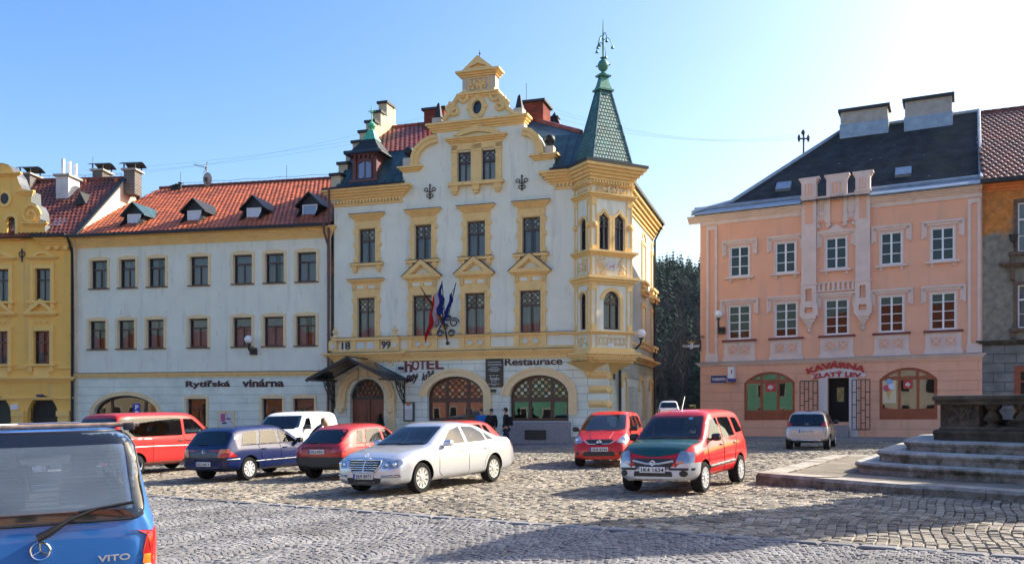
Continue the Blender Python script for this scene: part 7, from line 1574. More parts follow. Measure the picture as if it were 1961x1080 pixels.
def build_estate():
 c = Car(SU, 'compact_estate', 'small red tall estate car with a dark green bonnet and silver bumper, right of centre', (3.70, 18.75), (-.515, -.857), paint('bright_red_paint', (.52, .008, .010)))
 green = paint('dark_green_bonnet', (.008, .06, .055)); silver = paint('silver_bumper', (.55, .57, .60), .4, .35)
 c.patch('windscreen', [(-.68, 1.06), (.68, 1.06), (.56, 1.50), (-.56, 1.50)], 0, m_carglass, .006, .06); c.patch('rear_window', [(-.55, 1.10), (.55, 1.10), (.50, 1.46), (-.50, 1.46)], 180, m_carglassdark, .006, .06)
 for P in SU['side']: c.patch('side_window', P, -90, m_carglassdark if P[0][0] < -1 else m_carglass, .006, .04, True)
 c.ribbon('window_seal', [(-.74, 1.045), (.74, 1.045)], 0, m_plastic, .02, .0, False); c.ribbon('window_trim', [(.88, 1.005), (-.95, 1.035)], -90, m_chrome, .009)
 # bonnet: laid on from above
 V = []; F = []; nx_, ny_ = 12, 14
 for i in range(nx_ + 1):
  for j in range(ny_ + 1):
   t = i / nx_; x = lerp(1.10, 1.835, t); hw = lerp(.715, .60, t ** 1.6) ; x -= .10 * abs(j / ny_ * 2 - 1) ** 2.2 * t; y = hw * (j / ny_ * 2 - 1); h = c.bvh.ray_cast(Vector((x, y, 3)), Vector((0, 0, -1)), 4); V.append((x, y, h[0].z + .008))
 F = [(i * (ny_ + 1) + j, i * (ny_ + 1) + j + 1, (i + 1) * (ny_ + 1) + j + 1, (i + 1) * (ny_ + 1) + j) for i in range(nx_) for j in range(ny_)]; m = MB(); m.v, m.f = V, F; m.build('bonnet', green, c.root, 60, recalc=False)['label'] = 'dark green bonnet'
 c.patch('grille', [(-.44, .70), (.44, .70), (.36, .52), (-.36, .52)], 0, m_plastic, .012, .05); c.ribbon('grille_bar', [(-.41, .655), (-.12, .60), (.12, .60), (.41, .655)], 0, silver, .022, .02, False)
 h = c.hit(0, 0, .62); m = MB(); X = h.x + .035; S_ = [(-.045, .05), (.055, .05), (.02, .02), (.02, .02), (-.05, .0), (.045, -.03), (.02, -.055), (-.06, -.03)]
 m.tube([(X, .06, .635), (X, 0, .665), (X, -.06, .635), (X, .06, .60), (X, 0, .575), (X, -.06, .60)][::-1], .011, 5); m.build('grille_emblem', m_chrome, c.root)
 bumper = c.patch('front_bumper', [(-.80, .29), (.80, .29), (.80, .60), (.52, .60), (.42, .50), (-.42, .50), (-.52, .60), (-.80, .60)], 0, silver, .014, .03, step=.05)
 for sg in (-1, 1):
  c.patch('side_bumper', [(1.50, .30), (1.86, .30), (1.88, .62), (1.45, .62)] if sg < 0 else [(-1.86, .30), (-1.50, .30), (-1.45, .62), (-1.88, .62)], 90 * sg, silver, .014, .03, step=.05)
  c.patch('headlamp', [(sg * .455, .60), (sg * .76, .62), (sg * .755, .80), (sg * .52, .845)], 0, m_lampglass, .016, .04, step=.05); c.patch('indicator', [(sg * .47, .60), (sg * .60, .605), (sg * .60, .65), (sg * .47, .64)], 0, m_orange if sg > 0 else m_clear, .02, .01)
  c.patch('bumper_strip', [(sg * .33, .485), (sg * .76, .475), (sg * .77, .52), (sg * .33, .53)], 0, m_plastic, .026, .015); c.patch('fog_recess', [(sg * .60 + .075 * math.cos(t), .42 + .06 * math.sin(t)) for t in [k * .524 for k in range(12)]], 0, m_plastic, .02, 0)
 c.patch('bumper_intake', [(-.40, .36), (.40, .36), (.38, .46), (-.38, .46)], 0, m_plastic, .022, .02); c.ribbon('bumper_scuff', [(-.55, .30), (.55, .30)], 0, M('scraped_bumper', (.35, .30, .22), .8, var=.6, vscale=9), .02, .012, False); c.plate(True, .49, '1K4 1634', blue=False, out=.045)
 for sx in (0.06,): c.ribbon('door_gap', [(.98, .92), (.98, .45), (.88, .31)], -90, m_hole, .008, 0); c.ribbon('door_gap', [(-.04, 1.0), (-.04, .31)], -90, m_hole, .008, 0); c.ribbon('door_gap', [(-.97, 1.02), (-.80, .66), (-.76, .31)], -90, m_hole, .008, 0)
 c.ribbon('rubbing_strip', [(.92, .50), (-.72, .535)], -90, M('grey_rubbing_strip', (.10, .10, .105), .6), .03, .004); c.mirror_(.68, 1.02, m_plastic)
 for sx in (.10, -.82):
  for sg in (-1, 1): h = c.hit(90 * sg, -sx * sg, .90); c.box('door_handle', sx - .08, sx + .08, min(h.y, h.y + sg * .03), max(h.y, h.y + sg * .03), .88, .925, m_chrome, bev=.01)
 m = MB(); m.tube([(.22, .0, 1.61), (.02, .0, 1.90)], .008, 5); m.build('aerial', m_chrome, c.root); c.seats(-.1, 1.10); c.wiper(True, [(-.5, 1.05), (.1, 1.085)]); c.wiper(True, [(.1, 1.05), (.62, 1.08)])
 c.patch('sticker', [(.28, 1.42), (.36, 1.42), (.36, 1.46), (.28, 1.46)], 0, M('blue_sticker', (.05, .3, .5), .5), .009, 0)
 for sg in (-1, 1): c.patch('tail_lamp', [(sg * .66, .75), (sg * .78, .75), (sg * .74, 1.2), (sg * .66, 1.2)], 180, m_redlamp, .01, .02)
build_estate()
# --- compact hatchbacks: one shape function, five cars
def hatch(name, label, loc, head, mat, L, W, Hh, wb, rear, wr=.30, rim=m_rimw, spokes=8, spw=.6, mpv=0, front=0, plate=None, blue=True, detail=None, z=None, group='cars parked on the square', cabin_fwd=0, ax=None, glass_=None, bonnet_drop=0):
 h2 = L / 2; f = ax if ax else h2 - .80 + mpv * .05; zb = Hh * .64
 S = dict(L=L, W=W, wr=wr, axles=(f, f - wb), crown=.03, spokes=spokes, spw=spw, rim=rim,
  top=[(-h2, .55), (-h2 + .02, .82), (-h2 + .10, zb), (-h2 + .10 + rear * .55, Hh - .13), (-h2 + .20 + rear * .75, Hh - .03), (-.3, Hh), (.1 + cabin_fwd, Hh - .015), (.36 + cabin_fwd, Hh - .09), (h2 - 1.02 + mpv * .28, zb + .03), (h2 - .88 + mpv * .28, zb - .02), (h2 - .45, zb - .09 - bonnet_drop), (h2 - .16, zb - .24 - bonnet_drop), (h2 - .03, .58), (h2, .46)],
  belt=[(-h2, .48), (-h2 + .1, zb - .08), (-h2 + .5, zb - .02), (h2 - 1.1, zb - .10), (h2 - .5, zb - .20), (h2 - .12, zb - .36), (h2, .42)], bot=[(-h2, .34), (-h2 + .25, .24), (h2 - .3, .2), (h2, .24)],
  ws=[(-h2, W / 2 - .16), (-h2 + .08, W / 2 - .06), (-h2 + .4, W / 2 - .005), (0, W / 2), (h2 - .6, W / 2 - .01), (h2 - .25, W / 2 - .07), (h2 - .06, W / 2 - .18), (h2, W / 2 - .3)],
  wt=[(-h2, W / 2 - .24), (-h2 + .1, W / 2 - .15), (-h2 + .5, W / 2 - .24), (.1, W / 2 - .24), (h2 - 1.0, W / 2 - .13), (h2 - .4, W / 2 - .18), (h2 - .1, W / 2 - .3), (h2, W / 2 - .4)])
 zg = zb + .035; x0 = h2 - 1.30 + mpv * .22; xa = .30 + cabin_fwd; xb = .04 + cabin_fwd * .4; xr = -h2 + .32 + rear * .5
 side = [[(x0, zg), (xa, Hh - .155), (xb, Hh - .13), (xb, zg)], [(xb - .09, zg), (xb - .09, Hh - .13), (xb - .72, Hh - .13), (xb - .86, zg)]]
 if xb - .98 - xr > .18: side.append([(xb - .96, zg), (xb - .82, Hh - .135), (xr + .18, Hh - .16), (xr, zg + .02)])
 S['side'] = side; S['through'] = [(-h2 - .1, h2 - .75 + mpv * .3, [(-W / 2 + .29, zg + .04), (W / 2 - .29, zg + .04), (W / 2 - .34, Hh - .14), (-W / 2 + .34, Hh - .14)])]
 c = Car(S, name, label, loc, head, mat, group, z); g_ = glass_ or m_carglass
 for P in side: c.patch('side_window', P, -90, g_, .006, .04, True);
 c.ribbon('window_seal', [(x0 + .06, zg - .015), (xr - .02 if len(side) > 2 else xb - .9, zg - .01)], -90, m_plastic, .012)
 wg = W / 2 - .19; c.patch('windscreen', [(-wg, zb + .05), (wg, zb + .05), (wg - .09, Hh - .085), (-wg + .09, Hh - .085)], 0, g_, .006, .06); c.patch('rear_window', [(-wg - .02, zg), (wg + .02, zg), (wg - .06, Hh - .12), (-wg + .06, Hh - .12)], 180, m_carglassdark, .006, .08)
 for xx, pp in ((h2 - 1.18, [(h2 - 1.18, zb - .12), (h2 - 1.2, .42), (h2 - 1.28, .28)]), (xb, [(xb - .045, zg), (xb - .045, .28)]), (xb - .9, [(xb - .92, zg), (xb - .86, .62), (xb - .74, .45), (xb - .74, .28)])): c.ribbon('door_gap', pp, -90, m_hole, .008, 0)
 for sx in (xb + .12, xb - .74):
  for sg in (-1, 1): h = c.hit(90 * sg, -sx * sg, zb - .10); c.box('door_handle', sx - .08, sx + .08, min(h.y, h.y + sg * .03), max(h.y, h.y + sg * .03), zb - .12, zb - .085, c.mat if mat is not None else m_plastic, bev=.01)
 c.mirror_(x0 - .04, zg - .01, m_plastic); c.seats(-.05, zg + .05, wheel_=False); c.seats(xb - .85, zg + .0, wheel_=False)
 c.zb, c.zg, c.h2, c.Hh, c.Wd = zb, zg, h2, Hh, W
 if plate: c.plate(plate[0], plate[1], plate[2], blue)
 if detail: detail(c)
 return c
def emblem(c, z, r=.05, x=None, phi=180):
 h = c.hit(phi, 0, z); sg = -1 if phi == 180 else 1; m = MB(); m.tube([(h.x + sg * .012, r * math.cos(t), z + r * math.sin(t)) for t in [k * .4189 for k in range(16)]], .008, 5)
 return h, sg, m
def d_golf(c):
 for sg in (-1, 1):
  c.patch('tail_lamp', [(sg * .50, .64), (sg * .80, .64), (sg * .80, .76), (sg * .53, .76)], 180, m_redlamp, .014, .02, step=.05); c.patch('indicator', [(sg * .53, .762), (sg * .795, .762), (sg * .76, .86), (sg * .56, .86)], 180, m_orange, .014, .02, step=.05)
  c.patch('tail_lamp', [(-c.h2 + .02, .64), (-c.h2 + .36, .66), (-c.h2 + .10, .84), (-c.h2 + .03, .84)] if sg < 0 else [(c.h2 - .36, .66), (c.h2 - .02, .64), (c.h2 - .03, .84), (c.h2 - .1, .84)], 90 * sg, m_redlamp, .014, .02, step=.05)
 c.ribbon('bumper_strip', [(-.78, .585), (-.30, .585)], 180, m_plastic, .028, .006, False); c.ribbon('bumper_strip', [(.30, .585), (.78, .585)], 180, m_plastic, .028, .006, False)
 c.ribbon('bumper_strip', [(-c.h2 + .05, .585), (-c.h2 + .42, .585)], -90, m_chrome, .018, .01); c.ribbon('tailgate_gap', [(-.72, .90), (-.66, .62), (.66, .62), (.72, .90)], 180, m_hole, .006, 0, False)
 c.ribbon('rubbing_strip', [(c.h2 - 1.25, .50), (-c.h2 + 1.0, .50)], -90, m_chrome, .013, .006); h, sg, m = emblem(c, .80)
 m.tube([(h.x - .012, -.035, .83), (h.x - .012, -.012, .765), (h.x - .012, 0, .80), (h.x - .012, .012, .765), (h.x - .012, .035, .83)], .006, 4); m.build('rear_emblem', m_chrome, c.root)
 m = MB(); m.tube([(-.9, 0, c.Hh), (-1.25, 0, c.Hh + .38)], .008, 5); m.build('aerial', m_plastic, c.root); c.wiper(False, [(.0, .97), (-.3, 1.0)])
hatch('blue_hatchback', 'dark navy blue hatchback with white wheel covers, rear towards the viewer', (-7.22, 25.3), (.44, .898), paint('navy_blue_paint', (.003, .012, .072)), 4.15, 1.735, 1.44, 2.51, .55, .31, spokes=10, spw=.6, plate=(False, .47, '3K2:4614'), detail=d_golf, ax=1.26)
def d_fel(c):
 for sg in (-1, 1):
  c.patch('tail_lamp', [(sg * .50, .72), (sg * .80, .72), (sg * .80, .93), (sg * .52, .93)], 180, m_redlamp, .012, .02, step=.05)
  c.patch('tail_lamp', [(-c.h2 + .02, .72), (-c.h2 + .14, .72), (-c.h2 + .14, .93), (-c.h2 + .06, .93)] if sg < 0 else [(c.h2 - .14, .72), (c.h2 - .02, .72), (c.h2 - .06, .93), (c.h2 - .14, .93)], 90 * sg, m_redlamp, .012, .02, step=.05)
 c.ribbon('tailgate_strip', [(-.5, .84), (.5, .84)], 180, m_plastic, .016, .008, False); c.patch('rear_bumper', [(-.78, .30), (.78, .30), (.80, .60), (-.80, .60)], 180, m_plastic, .02, .04, step=.06); c.patch('side_bumper', [(-c.h2, .32), (-c.h2 + .42, .32), (-c.h2 + .42, .58), (-c.h2, .6)], -90, m_plastic, .014, .03, True)
 h, sg, m = emblem(c, .91, .035); m.build('rear_emblem', M('green_badge', (.03, .15, .08), .4), c.root); c.wiper(False, [(.05, .96), (-.35, .985)])
m_redf = paint('faded_red_paint', (.40, .014, .014), rough=.4)
hatch('red_hatchback', 'older red hatchback with black plastic bumper, rear towards the viewer beside the silver saloon', (-4.15, 24.75), (.47, .883), m_redf, 3.86, 1.635, 1.42, 2.45, .85, .29, plate=(False, .74, '2K3:4921'), detail=d_fel, ax=1.18)
hatch('red_hatchback', 'red car almost hidden behind the rear of the silver saloon', (-1.85, 27.2), (-.5, -.86), m_redf, 3.86, 1.635, 1.40, 2.45, .85, .29, ax=1.18)
def d_note(c):
 c.patch('grille', [(-.40, .79), (.40, .79), (.28, .64), (-.28, .64)], 0, m_plastic, .01, .04); c.ribbon('grille_trim', [(-.46, .76), (-.30, .665), (-.10, .66)], 0, m_chrome, .015, .014, False); c.ribbon('grille_trim', [(.46, .76), (.30, .665), (.10, .66)], 0, m_chrome, .015, .014, False)
 h = c.hit(0, 0, .71); m = MB(); m.tube([(h.x + .02, .06 * math.cos(t), .715 + .05 * math.sin(t)) for t in [k * .4189 for k in range(16)]], .012, 5); m.box(h.x + .005, h.x + .028, -.08, .08, .70, .73); m.build('grille_emblem', m_chrome, c.root)
 for sg in (-1, 1):
  c.patch('headlamp', [(sg * .48, .70), (sg * .76, .66), (sg * .79, .80), (sg * .72, .93), (sg * .60, .86)], 0, m_lampglass, .012, .05, step=.05); c.patch('fog_recess', [(sg * .62 + .05 * math.cos(t), .41 + .05 * math.sin(t)) for t in [k * .524 for k in range(12)]], 0, m_plastic, .01, 0)
  h = c.hit(0, sg * .67, .78); m = MB(); m.sphere(0, 0, 0, .06, 8); m.v = [(x * .4 + h.x, y + h.y, z + h.z) for x, y, z in m.v]; m.build('projector', m_chrome, c.root, 60)
 c.patch('bumper_intake', [(-.46, .33), (.46, .33), (.44, .46), (-.44, .46)], 0, m_plastic, .01, .03); c.ribbon('bonnet_crease', [(-.25, .82), (-.34, .98)], 0, c.mat, .012, -.003, True); c.wiper(True, [(-.5, 1.02), (.05, 1.04)]); c.wiper(True, [(.05, 1.02), (.58, 1.04)])
hatch('red_mpv', 'rounded bright red compact car facing the viewer in front of the hotel corner', (3.02, 27.1), (-.27, -.963), paint('tomato_red_paint', (.56, .016, .008)), 4.08, 1.69, 1.56, 2.60, .30, .31, mpv=1, plate=(True, .52, '2K8 8344'), detail=d_note, ax=1.25, bonnet_drop=.02)
def d_aygo(c):
 c.patch('tailgate_glass', [(-.56, .86), (.56, .86), (.60, .96), (-.60, .96)], 180, M('black_tailgate_glass', (.008, .008, .01), .08), .008, .05)
 for sg in (-1, 1): c.patch('tail_lamp', [(sg * .50, .86), (sg * .76, .84), (sg * .79, .95), (sg * .66, 1.04), (sg * .56, .98)], 180, m_redlamp, .014, .04, step=.05)
 c.ribbon('bumper_trim', [(-.5, .36), (.5, .36)], 180, m_chrome, .02, .006, False); c.patch('brake_light', [(-.14, 1.40), (.14, 1.40), (.14, 1.425), (-.14, 1.425)], 180, m_redlamp, .012, 0)
 h, sg, m = emblem(c, .93, .04); m.build('rear_emblem', m_chrome, c.root)
hatch('silver_hatchback', 'tiny silver hatchback parked with its back to the viewer in front of the cafe', (11.55, 34.2), (.42, .907), paint('warm_silver_paint', (.42, .39, .36), .5, .35), 3.40, 1.62, 1.42, 2.34, .45, .28, plate=(False, .68, '2K5:3705'), detail=d_aygo, ax=1.12)
# far car up the lane
hatch('white_suv', 'distant white sport utility car up the lane between the hotel and the peach house', (13.3, 75), (.2, .98), paint('white_paint', (.8, .8, .8)), 4.3, 1.75, 1.68, 2.5, .3, .34, mpv=1, detail=lambda c: [c.patch('tail_lamp', [(s_ * .66, .7), (s_ * .82, .7), (s_ * .78, 1.05), (s_ * .68, 1.05)], 180, m_redlamp, .012, .02) for s_ in (-1, 1)])
c = hatch('silver_estate', 'silver estate car with roof rails mostly hidden behind the blue van', (-14.3, 28.0), (.5, .86), paint('pale_silver_paint', (.5, .52, .54), .5, .35), 4.5, 1.75, 1.60, 2.6, .35, .31)
for sg in (-1, 1): m = MB(); m.tube([(.5, sg * .6, 1.59), (.4, sg * .6, 1.64), (-1.6, sg * .6, 1.64), (-1.7, sg * .6, 1.59)], .02, 6); m.build('roof_rail', m_chrome, c.root, 50)
# --- vans
def van_spec(wr=.32, L=4.66, W=1.88, Hh=1.88, rear_drop=0):
 h2 = L / 2
 return dict(L=L, W=W, wr=wr, axles=(h2 - .85, h2 - .85 - 3.0), crown=.035, spokes=8, spw=.7,
  top=[(-h2, .50), (-h2 + .015, .9), (-h2 + .06, 1.18), (-h2 + .20, Hh - .16), (-h2 + .34, Hh - .04), (-h2 + .7, Hh), (.5, Hh), (.85, Hh - .04), (1.05, Hh - .13), (1.62, 1.24), (1.76, 1.17), (2.08, 1.02), (2.24, .84), (2.31, .62), (h2, .48)],
  belt=[(-h2, .45), (-h2 + .05, 1.05), (-h2 + .3, 1.14), (1.2, 1.10), (1.7, 1.03), (2.1, .86), (2.28, .58), (h2, .42)], bot=[(-h2, .34), (-h2 + .3, .27), (2.0, .24), (h2, .28)],
  ws=[(-h2, W / 2 - .12), (-h2 + .06, W / 2 - .035), (-h2 + .3, W / 2), (1.2, W / 2), (1.8, W / 2 - .03), (2.12, W / 2 - .12), (2.28, W / 2 - .25), (h2, W / 2 - .4)],
  wt=[(-h2, W / 2 - .2), (-h2 + .2, W / 2 - .19), (-h2 + .5, W / 2 - .17), (.8, W / 2 - .17), (1.62, W / 2 - .13), (2.1, W / 2 - .28), (h2, W / 2 - .48)])
def side_glass(c, P, mat=None): return c.patch('side_window', P, -90, mat or m_carglassdark, .006, .04, True)
SV = van_spec(); SV['side'] = [[(-1.98, 1.20), (-1.98, 1.68), (-.95, 1.70), (-.95, 1.20)], [(-.85, 1.20), (-.85, 1.70), (.28, 1.70), (.28, 1.20)], [(.45, 1.19), (.45, 1.68), (.85, 1.67), (1.36, 1.26), (1.36, 1.19)]]
SV['through'] = [(-2.4, 1.8, [(-.70, 1.22), (.70, 1.22), (.62, 1.70), (-.62, 1.70)])]
m_blackglass = M('black_glass_border', (.01, .012, .014), .08, coat=1)
def red_van():
 c = Car(SV, 'red_van', 'red people-carrier van with a pale side stripe, parked at the left', (-11.47, 28.5), (.42, .907), paint('coral_red_paint', (.46, .02, .02), rough=.4))
 for sg in (-1, 1): c.patch('window_band', [(-2.04, 1.16), (-2.02, 1.72), (.34, 1.74), (.34, 1.16)] if sg < 0 else [(-.34, 1.16), (-.34, 1.74), (2.02, 1.72), (2.04, 1.16)], 90 * sg, m_carglassdark, .006, .06)
 side_glass(c, SV['side'][2], m_carglass); c.patch('windscreen', [(-.76, 1.27), (.76, 1.27), (.66, 1.74), (-.66, 1.74)], 0, m_carglass, .006, .05); c.patch('rear_window', [(-.80, 1.17), (.80, 1.17), (.74, 1.74), (-.74, 1.74)], 180, m_carglassdark, .006, .08)
 c.ribbon('side_stripe', [(-2.25, .86), (-1.0, .855), (1.7, .80)], -90, M('pink_white_stripe', (.75, .5, .48), .4), .022, .002)
 c.ribbon('door_gap', [(-.90, 1.16), (-.90, .34), (.36, .32), (.38, 1.16)], -90, m_hole, .007, 0); c.ribbon('slide_rail', [(-2.1, 1.09), (-.95, 1.09)], -90, m_chrome, .014, .004); c.patch('rocker_panel', [(-1.25, .27), (1.1, .27), (1.1, .36), (-1.25, .38)], -90, M('dusty_sill', (.25, .16, .12), .8), .006, .01, True)
 for sx in (.22, .55):
  for sg in (-1, 1): h = c.hit(90 * sg, -sx * sg, .99); c.box('door_handle', sx - .1, sx + .1, min(h.y, h.y + sg * .03), max(h.y, h.y + sg * .03), .975, 1.01, m_plastic, bev=.01)
 for sg in (-1, 1): c.patch('tail_lamp', [(sg * .76, .55), (sg * .90, .55), (sg * .88, 1.05), (sg * .78, 1.05)], 180, m_redlamp, .012, .02)
 c.seats(.7, 1.25, wheel_=True); c.seats(-.3, 1.22, wheel_=False); c.seats(-1.2, 1.22, wheel_=False); c.mirror_(1.3, 1.22, m_plastic); c.wiper(False, [(0, 1.20), (-.45, 1.25)])
red_van()
def white_van():
 S = van_spec(L=4.5, W=1.80, Hh=1.80); S['side'] = [[(.62, 1.19), (.62, 1.60), (.95, 1.58), (1.30, 1.26), (1.30, 1.19)]]; S['through'] = [(.3, 1.8, [(-.66, 1.22), (.66, 1.22), (.58, 1.66), (-.58, 1.66)])]
 c = Car(S, 'white_van', 'white panel van parked close to the tavern wall, woman leaning beside it', (-7.85, 32.5), (-.17, -.985), paint('white_van_paint', (.82, .82, .82)))
 side_glass(c, S['side'][0], m_carglass); c.patch('windscreen', [(-.76, 1.26), (.76, 1.26), (.66, 1.68), (-.66, 1.68)], 0, m_carglass, .006, .05); c.mirror_(1.25, 1.22, m_plastic, .26); c.seats(.6, 1.25); c.ribbon('door_gap', [(.48, 1.66), (.48, .34)], -90, m_hole, .008, 0); c.ribbon('door_gap', [(1.5, 1.0), (1.45, .5)], -90, m_hole, .008, 0)
 for sg in (-1, 1): c.patch('headlamp', [(sg * .52, .72), (sg * .80, .70), (sg * .82, .88), (sg * .56, .90)], 0, m_lampglass, .012, .03)
 c.patch('grille', [(-.45, .70), (.45, .70), (.45, .82), (-.45, .82)], 0, m_plastic, .01, .03); c.patch('front_bumper', [(-.8, .30), (.8, .30), (.8, .60), (-.8, .60)], 0, m_plastic, .012, .04, step=.06)
 m = MB(); m.tube([(1.0, -.7, 1.8), (.85, -.72, 2.1)], .008, 5); m.build('aerial', m_plastic, c.root)
white_van()
m_lightened = glass_mat('lightened_rear_glass', (.80, .88, .95), 1.6, .0, .04); _n = m_lightened.node_tree; _o = [q for q in _n.nodes if q.type == 'OUTPUT_MATERIAL'][0]; _s = _o.inputs[0].links[0].from_socket; _d = _n.nodes.new('ShaderNodeBsdfDiffuse'); _d.inputs[0].default_value = (.5, .66, .85, 1); _x = _n.nodes.new('ShaderNodeMixShader'); _z = _n.nodes.new('ShaderNodeTexNoise'); _z.inputs['Scale'].default_value = 3; _r = _n.nodes.new('ShaderNodeMapRange'); _r.inputs['To Min'].default_value = .12; _r.inputs['To Max'].default_value = .27; _n.links.new(_z.outputs['Fac'], _r.inputs['Value']); _n.links.new(_r.outputs[0], _x.inputs[0]); _n.links.new(_s, _x.inputs[1]); _n.links.new(_d.outputs[0], _x.inputs[2]); _n.links.new(_x.outputs[0], _o.inputs[0])  # pale blue mixed in paints the brightness of sky and square onto this pane
m_wire = M('heater_wire', (.28, .17, .14), .6)
def blue_van():
 S = van_spec(Hh=1.74); S['side'] = [[(-1.85, 1.20), (-1.85, 1.60), (-.95, 1.62), (-.95, 1.20)], [(-.80, 1.20), (-.80, 1.62), (.28, 1.62), (.28, 1.20)], [(.45, 1.19), (.45, 1.60), (.85, 1.59), (1.36, 1.24), (1.36, 1.19)]]
 S['through'] = [(-2.6, 1.8, [(-.70, 1.02), (.70, 1.02), (.64, 1.60), (-.64, 1.60)])]
 S['top'][1:4] = [(-2.325, .85), (-2.30, 1.0), (-2.12, 1.66)]; S['belt'][1:3] = [(-2.29, .92), (-2.0, 1.0)]
 c = Car(S, 'blue_van', 'bright blue van filling the lower left corner, rear window and wiper towards the viewer', BV_LOC, BV_HEAD, paint('medium_blue_paint', (.03, .165, .50), rough=.42))
 bd = c.patch('rear_window', [(-.82, .96), (.82, .96), (.74, 1.70), (-.74, 1.70)], 180, m_lightened, .012, .14, step=.06)
 # dark printed border of the pane
 for P in ([(-.82, .955), (.82, .955), (.81, 1.03), (-.81, 1.03)], [(-.765, 1.60), (.765, 1.60), (.74, 1.705), (-.74, 1.705)], [(.74, 1.02), (.815, 1.02), (.755, 1.61), (.68, 1.61)], [(-.74, 1.02), (-.815, 1.02), (-.755, 1.61), (-.68, 1.61)]): c.patch('pane_border', P, 180, m_blackglass, .0145, .02, step=.06, parent=bd)
 c.ribbon('window_seal', rounded([(-.835, .94), (.835, .94), (.755, 1.715), (-.755, 1.715)], .14) + rounded([(-.835, .94), (.835, .94), (.755, 1.715), (-.755, 1.715)], .14)[:1], 180, m_plastic, .012, .006, False)
 [side_glass(c, q, m_clearglass) for q in S['side']]; c.patch('windscreen', [(-.76, 1.26), (.76, 1.26), (.66, 1.66), (-.66, 1.66)], 0, m_clearglass, .006, .05)
 for sg in (-1, 1):
  for ph, P in ((180, lambda z0, z1: [(sg * .80, z0), (sg * .925, z0), (sg * .925, z1), (sg * .81, z1)]),):
   for z0, z1, mt in ((.30, .46, m_redlamp), (.46, .535, m_clear), (.535, .62, m_orange), (.62, .84, m_redlamp)): c.patch('tail_lamp', P(z0 + .002, z1 - .002) if z1 < .8 else [(sg * .80, z0), (sg * .925, z0), (sg * .925, z1), (sg * .845, z1 - .03)], ph, mt, .016, .006, step=.05)
  q = [(-2.345, .30), (-2.20, .30), (-2.20, .80), (-2.33, .84)]; c.patch('tail_lamp', q if sg < 0 else [(-x, z) for x, z in q], 90 * sg, m_redlamp, .016, .02, step=.05)
 h, s_, m = emblem(c, .72, .075)
 for t in (90, 210, 330): m.tube([(h.x - .014, 0, .72), (h.x - .010, .075 * math.cos(R(t)), .72 + .075 * math.sin(R(t)))], .008, 5)
 m.build('rear_emblem', m_chrome, c.root, 60)
 h = c.hit(180, 0, .62); text('VITO', 'rear_badge', m_rimw, c.root, lambda a, w_, v: (h.x - .022 - w_, -a, v), .44, .70, .585, .055, 0, .008, .02)
 P = [(c.hit(180, a, z), a, z) for a, z in ((-.02, .83), (.08, .88), (.22, .97), (.44, 1.05), (.70, 1.09))]; pp = [(h_[0].x - .055 + .02 * (i > 2), h_[0].y, h_[0].z) for i, h_ in enumerate(P)]
 m = MB(); m.tube(pp[:4], [.036, .030, .018, .012], 8); m.tube([(pp[3][0] + .01, c.hit(180, .30, 1.03).y, 1.028), (pp[3][0] + .014, c.hit(180, .74, 1.10).y, 1.085)], .014, 6); m.build('rear_wiper', m_plastic, c.root, 50)
 for i in range(16):     # fine heater wires on the pane
  z = 1.06 + i * .033; c.ribbon('heater_wire', [(-.66, z), (.66, z)], 180, m_wire, .0008, .009, False, bd)
 m = MB(); m.tube([(-1.75, -.84, 1.775), (-1.75, .84, 1.775)], .022, 8); m.build('roof_bar', M('rusty_bar', (.28, .20, .15), .6, var=.5, vscale=12), c.root, 50); c.box('bar_foot', -1.83, -1.67, .70, .80, 1.72, 1.79, m_plastic, mirror=True, bev=.015)
 c.seats(.7, 1.15); c.seats(-.25, 1.15, wheel_=False, mat=M('grey_van_seat', (.22, .23, .26), .9)); c.seats(-1.3, 1.10, wheel_=False, mat=m_seat); c.mirror_(1.3, 1.22, m_plastic)
BV_LOC, BV_HEAD = (-5.05, 9.65), (-.45, .893)
blue_van()
# ================================================================ lamps, signs, flags and other small things
def at(F, px, py, w=0): u, v = F.uv(px, py, w); return u, v
def fthing(F, name, u, w, v, label, cat, group=None, tf=None):     # an Empty standing on a facade; parts are built in the facade's own axes around it
 X, Y_, Z = F.world(u, w, v) if tf is None else tf
 return empty(name, (X, Y_, Z), F.ang, label=label, cat=cat, group=group)
def loc_mb(): return MB(lambda a, w_, c: (a, -w_, c))
LG = 'white globe lamps on wall brackets'
def wall_lamp(F, px, py, bx, by, label, s=.17, r=.21):
 gu, gv = at(F, px, py, .62); u, v = at(F, bx, by)
 v = at(F, bx, by)[1]; t = fthing(F, 'wall_lamp', u, 0, v, label, 'lamp', LG); du, dv = gu - u, gv - v
 m = loc_mb(); m.box(-s, s, 0, .18, -s, s); m.build('wall_box', m_black, t)
 m = loc_mb(); m.tube([(0, .15, 0), (0, .40, -.02), (du, .58, .06), (du, .62, dv * .5), (du, .62, dv - r + .02)], .045, 8); m.tube([(du, .62, dv - r - .06), (du, .62, dv - r + .04)], .10, 10); m.build('lamp_arm', m_black, t, 50)
 m = loc_mb(); m.sphere(du, .62, dv, r, 10); m.build('globe', m_globe, t, 60)
wall_lamp(T, 476, 650, 487, 673, 'globe lamp on the blue tavern wall between its lower windows')
wall_lamp(P, 1376, 602, 1383, 633, 'globe lamp at the left corner of the peach house')
p_ = side_p(1206) ; q = H.world(uC + .0, 0, side_v(1206, 658)); X = H.X0 + uC * H.d[0] - H.d[1] * 1.2; Y_ = H.Y0 + uC * H.d[1] + H.d[0] * 1.2; Z = H.z0 + o_b + .75
t = empty('wall_lamp', (X, Y_, Z), H.ang + R(90), label='globe lamp on a long curved arm on the hotel side wall in the lane', cat='lamp', group=LG)
